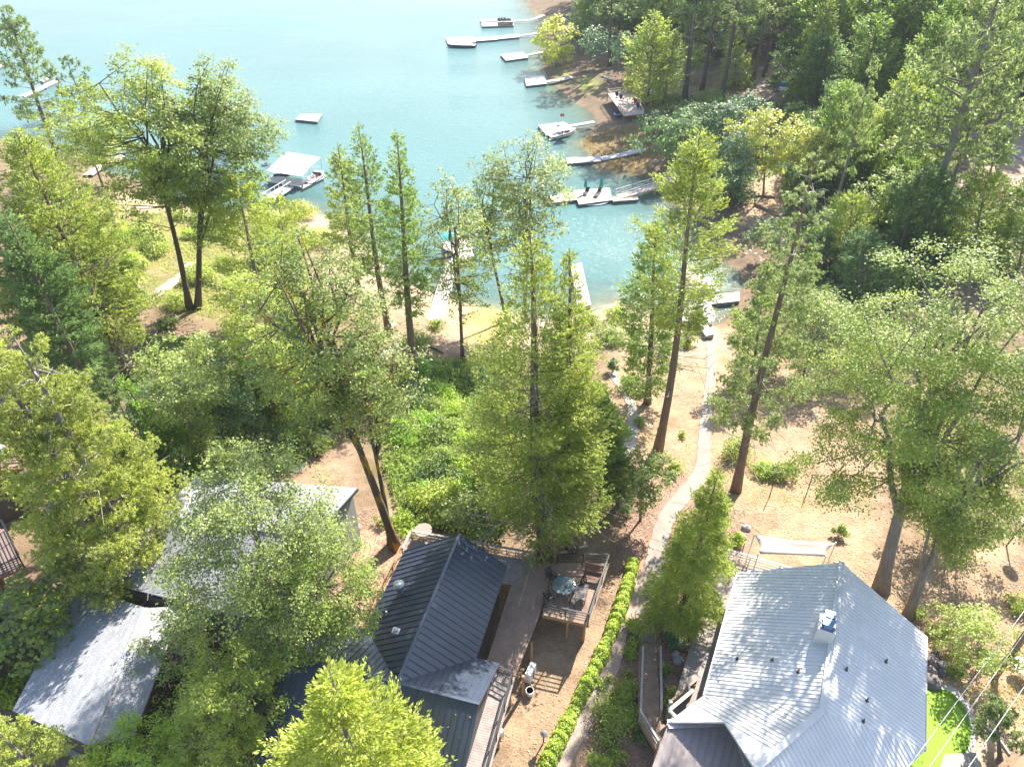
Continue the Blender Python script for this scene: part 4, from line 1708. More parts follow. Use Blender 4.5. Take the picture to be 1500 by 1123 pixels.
    mb = MB()
    mb.box(X(-.5 * L - .22, 0, .55), (.4, .4, .6), head)
    mb.box(X(-.5 * L - .22, 0, .1), (.16, .12, .7), head)
    mb.build('motor', BLACK_METAL, t)
    return t


# far bank of the bay, front to back
dock('farthest dock with two narrow fingers carrying black chairs', [[(703, 28.5), (748, 27), (750, 31), (704, 32)], [(705, 33.5), (752, 32), (751, 37.5), (706, 39)], [(728, 27.8), (752, 27), (752.5, 37.4), (729, 38.2)]], [(752, 31), (778, 29.5), (797, 22)], 1.4)
for k, (x, y) in enumerate(((731, 33), (735, 32.6), (739, 32.2))):
    p = wp_((x, y))
    t = thing('deck_chair', 'black slatted lounge chair facing the lake on the farthest dock', 'chair', p, 'black chairs on the farthest dock')
    mb = MB()
    mb.box(p + (0, 0, .38), (.7, .6, .08), .1)
    mb.build('seat', BLACK_METAL, t)
    mb = MB()
    for j in range(5):
        mb.beam(p + (-.28 + .14 * j, .25, .38), p + (-.28 + .14 * j, .6, 1.35), .11, .04)
    mb.build('backrest', BLACK_METAL, t)
    for s in (-1, 1):
        mb = MB()
        mb.beam(p + (s * .36, -.3, .6), p + (s * .36, .35, .6), .12, .04)
        mb.beam(p + (s * .36, -.28, 0), p + (s * .36, -.28, .6), .09)
        mb.beam(p + (s * .36, .3, 0), p + (s * .36, .3, .6), .09)
        mb.build('armrest', BLACK_METAL, t)
dock('long dock walkway with a covered boat moored at its lake end', [[(653, 55.5), (693, 53.5), (697, 62), (656, 64)], [(694, 55.5), (728, 53), (730, 58), (697, 60.5)], [(728, 53), (760, 50), (761, 54.5), (730, 57.5)]], [(760, 52), (778, 50), (800, 46)], 1.7)
p = at(676, 69.5, WL)
boat('blue hulled boat under a pale cover at the long dock walkway', p, math.radians(178), 8.6, 2.7, NAVY, cover=mat('pale_cover', (.6, .58, .57), (.5, .48, .48), 2, .8), stripe=NAVY, cov=(.08, .72))
dock('square white dock below the willow, without any boat', [[(733, 80), (766, 76.5), (774, 84.5), (741, 89)]], [(771, 81), (795, 76)], 1.6)
dock('plain white dock in front of the grassy point', [[(768, 112.5), (797, 110.5), (801, 122.5), (771, 126)]], [(800, 119), (820, 117), (838, 112.5)], 1.7)
dock('grey dock with a ski boat moored against its near side', [[(788, 183.5), (826, 178.5), (838, 190.5), (801, 198.5)]], [(833, 184.5), (852, 181.5), (871, 178)], 1.4, DOCKG)
a, b = at(803, 203, WL), at(843, 193, WL)
bt = boat('white ski boat with dark tower and maroon seats beside the grey dock', (a + b) / 2 + (0, -.6, 0), math.atan2((b - a)[1], (b - a)[0]), np.linalg.norm(b - a) * .98, 2.6, BOATW, stripe=SEATM, tower=True)
# slim canopy on that dock
q = [at(818, 192, WL + 2.2), at(829, 180, WL + 2.4), at(841, 190, WL + 2.2)]
t = thing('boat_awning', 'white triangular awning on poles above the grey dock', 'awning', (q[0][0], q[0][1], DZ))
mb = MB()
mb.prism([p[:2] for p in q], [p[2] - .04 for p in q] if True else 0, [p[2] for p in q])
mb.build('canvas', BOATW, t)
for p in q:
    mb = MB()
    mb.tube([(p[0], p[1], DZ - .05), (p[0], p[1], p[2] - .045)], .05, 6)
    mb.build('pole', ALU, t)
dock('narrow grey walkway dock crossing the orange marsh', [[(829, 231), (880, 228), (881, 236), (832, 239.5)]], [(880, 232), (912, 226), (943, 218)], 1.7, DOCKG)
dock('pink boarded dock with closed teal umbrellas and a railed gangway', [[(840, 279), (893, 275), (897, 293), (848, 299.5)], [(796, 287), (841, 281.5), (846, 292.5), (800, 298)], [(897, 288), (934, 286), (935, 292), (898, 295)]], [(905, 288), (945, 277), (988, 263)], 1.6, DOCKP, rails=True, shore_z=WL + 1.6)
for k, ((x, y), l) in enumerate((((857, 283), 'closed teal umbrella nearer the bare end of the pink dock'), ((880, 281), 'closed teal umbrella nearer the gangway of the pink dock'))):
    p = wp_((x, y))
    t = thing('umbrella', l, 'umbrella', p, 'closed teal umbrellas on the pink dock')
    mb = MB()
    mb.tube([p - (0, 0, .03), p + (0, 0, 2.5)], .05, 8)
    mb.build('pole', ALU, t)
    mb = MB()
    mb.lathe(p, [(.06, 1.05), (.32, 1.2), (.26, 1.8), (.16, 2.3), (.02, 2.62)], 12)
    mb.build('canopy', TEAL, t)
    mb = MB()
    mb.lathe(p, [(.34, 0), (.34, .08), (.1, .13)], 12)
    mb.build('base', BLACK_METAL, t)
for (x0, y0), (x1, y1), l in (((872, 290), (880, 280), 'dark lounge chair lying across the pink dock'), ((856, 287), (861, 282), 'dark lounge chair beside the first teal umbrella')):
    a, b = wp_((x0, y0)), wp_((x1, y1))
    t = thing('lounge_chair', l, 'lounge chair', a)
    mb = MB()
    d = b - a
    mb.beam(a + (0, 0, .35), a + d * .65 + (0, 0, .35), .65, .06)
    mb.build('seat', BLACK_METAL, t)
    mb = MB()
    mb.beam(a + d * .66 + (0, 0, .37), b + (0, 0, .95), .65, .06)
    mb.build('backrest', BLACK_METAL, t)
    n3 = np.array((-d[1], d[0], 0)) / np.linalg.norm(d) * .28
    for s in (-1, 1):
        for u in (.05, .6):
            mb = MB()
            mb.beam(a + d * u + n3 * s, a + d * u + n3 * s + (0, 0, .33), .06)
            mb.build('leg', BLACK_METAL, t)


def hull_shape(name, label, cat, a, b, W, m, z, h=.3, sit=True, group=None):
    """kayak / paddle board from tip to tip"""
    a, b = np.array(a), np.array(b)
    d = (b - a)[:2]
    L = np.linalg.norm(d)
    f = d / L
    n = np.array((-f[1], f[0]))
    t = thing(name, label, cat, (a[0], a[1], z), group)
    mb = MB()
    rows = []
    for i in range(13):
        q = i / 12
        w = W / 2 * math.sin(math.pi * (.04 + .92 * q)) ** .6
        k = .12 * (2 * q - 1) ** 2
        c = a[:2] + d * q
        row = []
        for v, hh in ((-1, h * .75), (-.6, .0), (.6, 0), (1, h * .75), (.5, h), (-.5, h)):
            row.append(len(mb.v))
            x = c + n * v * w
            mb.v.append((x[0], x[1], z + hh + k))
        rows.append(row)
    for r, s in zip(rows, rows[1:]):
        for j in range(6):
            mb.f.append((r[j], s[j], s[(j + 1) % 6], r[(j + 1) % 6]))
    mb.f.append(tuple(rows[0])[::-1])
    mb.f.append(tuple(rows[-1]))
    mb.build('hull', m, t, smooth=False)
    if sit:
        mb = MB()
        c = (a[:2] + b[:2]) / 2
        mb.box((c[0], c[1], z + h + .04), (.8, W * .5, .08), math.atan2(f[1], f[0]))
        mb.build('seat', BLACK_METAL, t)
    return t


hull_shape('paddle_board', 'white paddle board floating along the near side of the pink dock', 'paddle board', at(858, 302, WL), at(890, 298.5, WL), .9, BOATW, WL, .22, False)
hull_shape('canoe', 'dark blue canoe floating below the railed gangway', 'canoe', at(900, 293, WL), at(934, 291.5, WL), 1.0, NAVY, WL, .4)

# swim float alone on the open water
dock('white swim float alone on the open lake', [[(432, 175), (440.5, 166.8), (472, 167.2), (465, 178.3)]], name='swim_float')

# covered boat dock
cd2 = dock('covered boat dock with two white canopies near the yellow shrubs', [[(446, 266), (462, 249), (473, 251), (474, 261), (443, 276.5)], [(390, 266), (399, 257), (446, 262), (441, 274)]], [(421, 273), (404, 284), (384, 296)], 2.2, rails=False)
CAN = mat('white_canopy', (.80, .79, .77), (.74, .73, .71), 1, .5)
for k, (qd, zz) in enumerate((([(421, 222.5), (469, 230.5), (453, 245), (404, 237)], (3.6, 3.6, 3.0, 3.0)), ([(403.5, 238), (452.5, 246), (441.5, 258), (390, 250.5)], (2.95, 2.95, 2.4, 2.4)))):
    P = [at(x, y, WL + z) for (x, y), z in zip(qd, zz)]
    mb = MB()
    roof_slab(mb, P, .09)
    mb.build('canopy', CAN, cd2)
    for p in P:
        mb = MB()
        mb.tube([(p[0], p[1], WL - .3), (p[0], p[1], p[2] - .08)], .07, 8)
        mb.build('canopy_post', ALU, cd2)
    mb = MB()
    mb.beam(P[1] - (0, 0, .12), P[2] - (0, 0, .12), .1)
    mb.beam(np.array((P[1][0], P[1][1], P[1][2] - 1.6)), P[2] - (0, 0, .15), .06)
    mb.build('canopy_brace', ALU, cd2)
for s in (0, 1):
    pa, pb = wp_((421 - s * 0 + 6 * s, 271 + 3 * s), DZ + .1), wp_((384 + 8 * s, 293 + 4 * s), DZ + .7)
    mb = MB()
    mb.beam(pa + (0, 0, 1), pb + (0, 0, 1), .08)
    for i in range(7):
        q = pa + (pb - pa) * i / 6
        mb.beam(q - (0, 0, .1), q + (0, 0, 1), .06)
    mb.build('handrail', WHITE_RAIL, cd2)
boat('pale runabout moored against the outer side of the covered dock', at(463, 265, WL), math.atan2(*(at(474, 256, WL) - at(446, 274, WL))[1::-1]), 5.6, 2.2, BOATW, stripe=NAVY)
boat('dark boat resting in the shade under the white canopies', at(418, 256, WL), math.atan2(*(at(404, 262, WL) - at(432, 250, WL))[1::-1]), 5.5, 2.2, NAVY)
p = wp_((389, 243), WL + .55)
hull_shape('kayak', 'violet blue kayak at the canopy corner of the covered dock', 'kayak', at(384, 244, WL), at(396, 240, WL), .9, mat('violet', (.18, .16, .6)), WL, .3)

# docks off the western shore
dock('pair of pale dock fingers beyond the tall pine, the nearer one longer', [[(58, 117.5), (74, 111), (78, 113), (63, 120)], [(63, 124), (86, 114.5), (89, 118), (67, 128)]], [(65, 126), (50, 133), (30, 141)], 1.6)
dock('pale dock cut by the picture edge behind the tall pine', [[(-20, 101), (12, 91), (16, 93.5), (-14, 104)]])
dock('pinkish dock glimpsed between the limbs of the lakeside oaks', [[(148, 236), (178, 226), (185, 231), (156, 243)]], [(152, 239), (140, 247), (128, 256)], 1.6, DOCKP)

# long white gangway to the middle beach
cd3 = dock('long white plank walkway running from the middle beach to a party dock', [[(648, 352), (690, 345), (695, 378), (653, 384)]], [(663, 383), (650, 424), (631, 486)], 1.9, shore_z=WL + 1.3)
t = thing('umbrella', 'open turquoise umbrella over the party dock', 'umbrella', wp_((662, 366)))
p = wp_((662, 366))
mb = MB()
mb.tube([p, p + (0, 0, 2.4)], .05, 8)
mb.build('pole', ALU, t)
mb = MB()
mb.lathe(p, [(1.5, 2.05), (1.0, 2.3), (.5, 2.48), (.03, 2.62)], 10)
mb.build('canopy', mat('turquoise', (.05, .5, .42), (.04, .42, .36), 3), t)
hull_shape('kayak', 'bright blue kayak lying on the party dock', 'kayak', wp_((651, 368)), wp_((661, 379)), .8, mat('bright_blue', (.05, .13, .5)), DZ + .01, .3)
# white dock behind the tall cedar
dock('white walkway half hidden behind the tall cedar crown', [[(836, 388), (852, 384), (866, 446), (846, 452)]], None)

# the near dock at the end of the concrete path
nd = dock('white near dock at the end of the concrete path', [[(1003, 437), (1083, 427), (1084, 440.5), (1007, 449)], [(999, 402), (1014, 398), (1029, 427), (1004, 433)]], [(1000, 440), (1003, 462), (1008, 470)], 2.0)
lf = thing('boat_lift', 'white ladder like boat lift with dark slots beside the near dock', 'boat lift', wp_((1033, 416)))
P = [wp_(p, DZ + .1) for p in ((1027, 411), (1040, 407), (1050, 427), (1035, 430))]
mb = MB()
for s in ((0, 3), (1, 2)):
    mb.beam(P[s[0]], P[s[1]], .5, .3)
mb.build('beam', BOATW, lf)
mb = MB()
for i in range(7):
    q = i / 6
    mb.beam(P[0] + (P[3] - P[0]) * q, P[1] + (P[2] - P[1]) * q, .32, .26)
mb.build('rung', BOATW, lf)
mb = MB()
for p in P:
    mb.tube([(p[0], p[1], WL - 1), (p[0], p[1], WL + .35)], .14, 8)
mb.build('float_tube', FLOATM, lf)
boat('open boat with pinkish cover behind the near dock', at(1013, 415, WL), math.atan2(*(at(1006, 402, WL) - at(1018, 428, WL))[1::-1]), 5.2, 2.1, BOATW, cover=mat('pink_cover', (.6, .45, .36), (.5, .37, .3)))
hull_shape('rowing_boat', 'small white rowing boat beached between the near dock and the path', 'boat', at(1036, 449, WL), at(1040, 476, WL + .2), 1.5, BOATW, WL + .05, .45)
dock('white board ramp at the head of the concrete path', [[(1016, 477), (1026, 473), (1044, 500), (1032, 503)]], None, name='board_ramp')
br = bpy.data.objects['board_ramp']
br.location.z += 1.05

# shore deck on the far bank
sq = [(890, 137), (926, 133.5), (944, 160), (943, 167), (914, 170)]
z0 = max(G(*gnd(*p)[:2]) for p in sq) + .5
sdk = [at(x, y, z0) for x, y in sq]
sd_ = deck('weathered deck with chairs on the far shore', sdk[::-1], z0, .3, DOCKP, .4, posts=[sdk[0], sdk[2], sdk[4], sdk[3]])
railing('railing', [sdk[1], sdk[0], sdk[4]], RAIL_WOOD, sd_, post=2, rails=(1.0, .5), w=.09)
for (x, y), l, m in (((905, 143), 'blue chair at the rail of the far shore deck', NAVY), ((911, 147), 'blue chair in the middle of the far shore deck', NAVY), ((932, 153), 'red chair at the forest side of the far shore deck', mat('red_chair', (.4, .04, .05))),
                     ((936, 160), 'blue grey chair at the steps end of the far shore deck', NAVY)):
    p = at(x, y, z0)
    t = thing('deck_chair', l, 'chair', p, 'chairs on the far shore deck')
    mb = MB()
    mb.box(p + (0, 0, .4), (.75, .7, .1), .5)
    mb.build('seat', m, t)
    mb = MB()
    mb.beam(p + (-.2, .35, .4), p + (-.25, .55, 1.15), .75, .08)
    mb.build('backrest', m, t)
    for s in (-1, 1):
        mb = MB()
        mb.beam(p + (s * .36, -.25, 0), p + (s * .36, -.25, .6), .07)
        mb.beam(p + (s * .36, .3, 0), p + (s * .36, .3, .6), .07)
        mb.build('leg', m, t)
p0, p1 = gnd(896, 164), gnd(906, 174)
hull_shape('kayak', 'dark kayak pulled up below the far shore deck', 'kayak', p0, p1, 1.0, NAVY, max(p0[2], p1[2]) + .1, .4)
p0, p1 = gnd(899, 171), gnd(909, 171)
hull_shape('kayak', 'pale blue kayak pulled up below the far shore deck', 'kayak', p0, p1, 1.0, mat('pale_blue', (.5, .58, .7)), max(p0[2], p1[2]) + .1, .4)
# red marker flag at the grey dock
p = at(820, 181, DZ)
t = thing('warning_flag', 'small red flag on a thin pole at the back of the grey dock', 'flag', p)
mb = MB()
mb.tube([p, p + (0, 0, 2.1)], .04, 6)
mb.build('pole', ALU, t)
mb = MB()
mb.beam(p + (.05, 0, 1.8), p + (.9, .1, 1.75), .04, .55)
mb.build('cloth', mat('red_cloth', (.45, .05, .06)), t)

# ------------------------------------------------------------------ car on the forest road
cp_ = gnd(1147, 132)
hd = math.radians(70)
car = thing('parked_car', 'pale blue car parked on the shaded forest road', 'car', cp_)
f = np.array((math.cos(hd), math.sin(hd)))
s_ = np.array((-f[1], f[0]))
X = lambda u, v, h: (cp_[0] + f[0] * u + s_[0] * v, cp_[1] + f[1] * u + s_[1] * v, cp_[2] + h + .1)
PAINT = mat('pale_blue_paint', (.58, .66, .72), (.54, .62, .68), 1, .25, spec=.7)


def loft(mb, secs):
    rows = []
    for u, w, lo, hi in secs:
        rows.append([len(mb.v) + k for k in range(6)])
        mb.v += [X(u, -w, lo), X(u, -w, (lo + hi) / 2), X(u, -w * .86, hi), X(u, w * .86, hi), X(u, w, (lo + hi) / 2), X(u, w, lo)]
    for a, b in zip(rows, rows[1:]):
        for k in range(6):
            mb.f.append((a[k], b[k], b[(k + 1) % 6], a[(k + 1) % 6]))
    mb.f.append(tuple(rows[0])[::-1])
    mb.f.append(tuple(rows[-1]))


mb = MB()
loft(mb, [(-2.35, .82, .35, .85), (-2.2, .92, .25, 1.0), (-1.2, .95, .22, 1.05), (.7, .95, .22, 1.02), (1.9, .92, .25, .88), (2.35, .78, .35, .7)])
mb.build('body', PAINT, car)
mb = MB()
loft(mb, [(-2.0, .8, .98, 1.1), (-1.5, .78, 1.0, 1.6), (-.1, .76, 1.0, 1.68), (.5, .78, 1.0, 1.55), (1.1, .82, .95, 1.05)])
mb.build('cabin_glass', GLASS, car)
mb = MB()
mb.box(X(-.65, 0, 1.69), (1.6, 1.3, .06), hd)
mb.build('roof', PAINT, car)
for u in (-1.45, 1.5):
    for v in (-.88, .88):
        mb = MB()
        mb.tube([X(u, v - .1, .25), X(u, v + .1, .25)], .34, 12)
        w_ = mb.build('wheel', BLACK_METAL, car)
        mb = MB()
        mb.tube([X(u, v - .11, .25), X(u, v + .11, .25)], .2, 10)
        mb.build('rim', ALU, w_)
for v in (-.62, .62):
    mb = MB()
    mb.box(X(2.28, v, .62), (.12, .3, .14), hd)
    mb.build('headlight', BOATW, car)
    mb = MB()
    mb.box(X(-2.3, v, .75), (.1, .3, .14), hd)
    mb.build('tail_light', mat('red_lens', (.4, .02, .02)), car)

# ------------------------------------------------------------------ small things about the yards
def stake(px, py, h, label, m, cross=False, name='garden_stake', lean=0.0):
    p = gnd(px, py)
    t = thing(name, label, 'stake', p)
    mb = MB()
    mb.beam(p - (0, 0, .2), p + (lean, 0, h), .06)
    mb.build('post', m, t)
    if cross:
        mb = MB()
        mb.beam(p + (-.5, .1, h * .55), p + (.5, -.1, h * .55), .04)
        mb.beam(p + (-.1, -.4, h * .5), p + (.1, .4, h * .5), .04)
        mb.build('crossbar', m, t)
    return t


stake(1181, 724, 2.0, 'tall rusty stake with crossbars on the bare slope', mat('rusty_iron', (.12, .08, .06)), True)
stake(1127, 728, 1.9, 'thin dark stake near the paired bushes', mat('rusty_iron', (.1, .1, .1)))
stake(1238, 628, 2.2, 'pale yellow post at the edge of the big oak shade', mat('yellow_post', (.5, .45, .18)))
stake(1085, 815, 1.4, 'grey post by the corner of the front deck', RAIL_WOOD)
# round sign-like disk on a leaning post
p = gnd(1473, 800)
t = thing('dish_antenna', 'pinkish round dish on a leaning dark post under the oak branches', 'satellite dish', p)
mb = MB()
mb.beam(p - (0, 0, .2), p + (.25, -.1, 2.6), .08)
mb.build('mast', BLACK_METAL, t)
dish(t, tuple(p + (.3, -.1, 2.75)), .55, math.radians(25), math.radians(200), mat('pink_dish', (.55, .44, .42), (.5, .4, .38)))
p = gnd(1492, 985)
round_table(p, .6, .74, WHITE, WHITE, 'white round garden table near the utility pole', 'garden_table')
# utility pole and its lines
pb_ = gnd(1458, 990)
pole = thing('utility_pole', 'tall brown wooden utility pole rising over the oak shrub', 'utility pole', pb_)
mb = MB()
mb.tube([pb_ - (0, 0, .3), pb_ + (0, 0, 11.5)], [.2, .15], 12)
mb.build('shaft', mat('pole_wood', (.33, .19, .105), (.24, .135, .075), 3, .8, stretch=(6, 6, .5)), pole)
mb = MB()
for zz in (10.8, 9.9):
    mb.beam(pb_ + (-.9, .5, zz), pb_ + (.9, -.5, zz), .1, .12)
mb.build('crossarm', mat('arm_wood', (.3, .2, .13)), pole)
for (a, b), lab in ((((1496, 900), (1340, 1110)), 'thin overhead wire passing above the oak shrub'), (((1500, 927), (1361, 1123)), 'overhead wire running along the utility pole'),
                    (((1500, 1006), (1419, 1123)), 'overhead wire crossing the small conifer by the green')):
    A, B = at(*a, 9.0), at(*b, 9.0)
    d = B - A
    pts = []
    for i in range(17):
        u = -1.2 + 3.6 * i / 16
        pts.append(A + d * u + np.array((0, 0, .35 * (u - .5) ** 2 - .2)))
    mb = MB()
    mb.tube(pts, .013, 6)
    tag(mb.build('power_line', mat('wire_grey', (.8, .78, .75), None, 3, .5)), lab, 'wire', 'overhead wires')


def rock(px, py, r, label=None, group=None, m=None, flat=.7, rs=0):
    rg = np.random.RandomState(int(px * 7 + py * 13) % 99999)
    p = gnd(px, py)
    mb = MB()
    n, k = 10, 6
    rows = []
    for i in range(k + 1):
        th = math.pi * i / k
        row = []
        for j in range(n):
            a = 2 * math.pi * j / n
            rr = r * rg.uniform(.78, 1.15)
            row.append(len(mb.v))
            mb.v.append((p[0] + rr * math.sin(th) * math.cos(a), p[1] + rr * math.sin(th) * math.sin(a), p[2] + r * flat * .35 + rr * flat * math.cos(th)))
        rows.append(row)
    for a, b in zip(rows, rows[1:]):
        for j in range(n):
            mb.f.append((a[j], b[j], b[(j + 1) % n], a[(j + 1) % n]))
    o = mb.build('boulder', m or mat('granite', (.42, .39, .38), (.25, .23, .23), 1.6, .9, .4, 8), org=tuple(p), smooth=True)
    return tag(o, label, 'boulder', group)


DKROCK = mat('dark_rock', (.20, .17, .17), (.10, .085, .085), 2, .9, .5, 7)
RG = 'boulders of the rockery beside the putting green'
for x, y, r in ((1362, 968, .5), (1369, 976, .45), (1363, 985, .4), (1376, 984, .42), (1364, 1000, .55), (1371, 960, .35)):
    rock(x, y, r, 'dark boulder of the rockery at the edge of the pale roof', RG, DKROCK)
rock(1381, 977, .4, 'pale grey boulder lying below the dark rockery boulders', None)
rock(575, 398, 1.2, 'large rounded boulder on the middle beach behind the pine trunks')
rock(578, 520, .55, 'dark boulder at the end of the white driftwood log', None, DKROCK)
rock(632, 551, .5, 'dark boulder in the thicket below the beach', None, DKROCK)
for x, y, r in ((515, 790, .5), (511, 800, .4), (523, 775, .45), (518, 764, .35), (505, 770, .4)):
    rock(x, y, r, 'brown rock of the rough wall between the two houses', 'rocks between the shingle house and the cottage', mat('brown_rock', (.34, .24, .19), (.2, .13, .1), 3, .9, .5, 8))
for x, y, r in ((1008, 800, .3), (993, 968, .35), (985, 945, .25), (1093, 775, .4), (1087, 787, .35), (990, 960, .3)):
    rock(x, y, r, 'small pale garden rock beside the path shrubs', 'garden rocks along the concrete path')


def log(a, b, r, label, m, lift=0):
    A, B = gnd(*a), gnd(*b)
    A = A + (0, 0, r * .7 + lift)
    B = B + (0, 0, r * .7 + lift)
    mid = (A + B) / 2 + np.array((.1, .1, .03))
    mb = MB()
    mb.tube([A, mid, B], [r, r * .9, r * .75], 9)
    return tag(mb.build('log', m, org=tuple(A)), label, 'log')


DRIFT = mat('driftwood', (.62, .56, .50), (.42, .37, .33), 3, .9, .3, 12, stretch=(1, 1, 4))
BARKLOG = mat('log_bark', (.3, .22, .17), (.18, .13, .1), 3, .9, .3, 12)
log((557, 531), (582, 512), .55, 'thick white driftwood log below the middle beach', DRIFT)
log((556, 497), (578, 478), .4, 'grey driftwood log across the foot of the pine', DRIFT)
log((600, 655), (622, 617), .12, 'thin pale pole lying in the green thicket', DRIFT)
log((598, 745), (620, 703), .14, 'grey dead branch lying below the cottage deck', DRIFT)
log((195, 402), (203, 425), .3, 'white log on the grassy shore by the lakeside oaks', DRIFT)
log((628, 508), (650, 518), .15, 'thin log in the yellow grass above the beach', BARKLOG)
log((175, 345), (160, 295), .28, 'broken standing snag leaning by the lakeside oaks', BARKLOG)
log((1105, 300), (1140, 318), .25, 'dark log in place of a trunk shadow across the clearing below the round trees', BARKLOG)  # added solid log, drawn where a tree trunk's shadow crosses the clearing
log((1098, 288), (1135, 290), .22, 'upper dark log in place of a trunk shadow on the clearing below the round trees', BARKLOG)  # another trunk shadow on the clearing, modelled as a dark log
log((820, 812), (860, 800), .1, 'thin pale branch lying behind the deck platform', DRIFT)
log((880, 160 - 48), (895, 118), .2, 'pale driftwood on the far shore by the plain dock', DRIFT)
log((1440, 1060), (1478, 1105), .1, 'pale garden timber edging beside the small conifer', DRIFT)

# ------------------------------------------------------------------ foliage
def leaf_quads(Cn, A, S, Ln, Wd):
    h = A * (Ln * .5)[:, None]
    s = S * (Wd * .5)[:, None]
    return np.stack((Cn - h, Cn + s - h * .1, Cn + h, Cn - s - h * .1), 1)


def unit(v):
    return v / (np.linalg.norm(v, axis=-1, keepdims=True) + 1e-9)


def leaf_mesh(name, quads, tint, m):
    n = len(quads)
    me = bpy.data.meshes.new(name)
    me.vertices.add(n * 4)
    me.vertices.foreach_set('co', quads.reshape(-1).astype(np.float32))
    me.loops.add(n * 4)
    me.polygons.add(n)
    me.loops.foreach_set('vertex_index', np.arange(n * 4, dtype=np.int32))
    me.polygons.foreach_set('loop_start', np.arange(0, n * 4, 4, dtype=np.int32))
    me.update(calc_edges=True)
    a = me.attributes.new('tint', 'FLOAT', 'FACE')
    a.data.foreach_set('value', tint.astype(np.float32))
    me.materials.append(m)
    return me


def rand_dirs(rg, n):
    v = rg.normal(size=(n, 3))
    return unit(v)


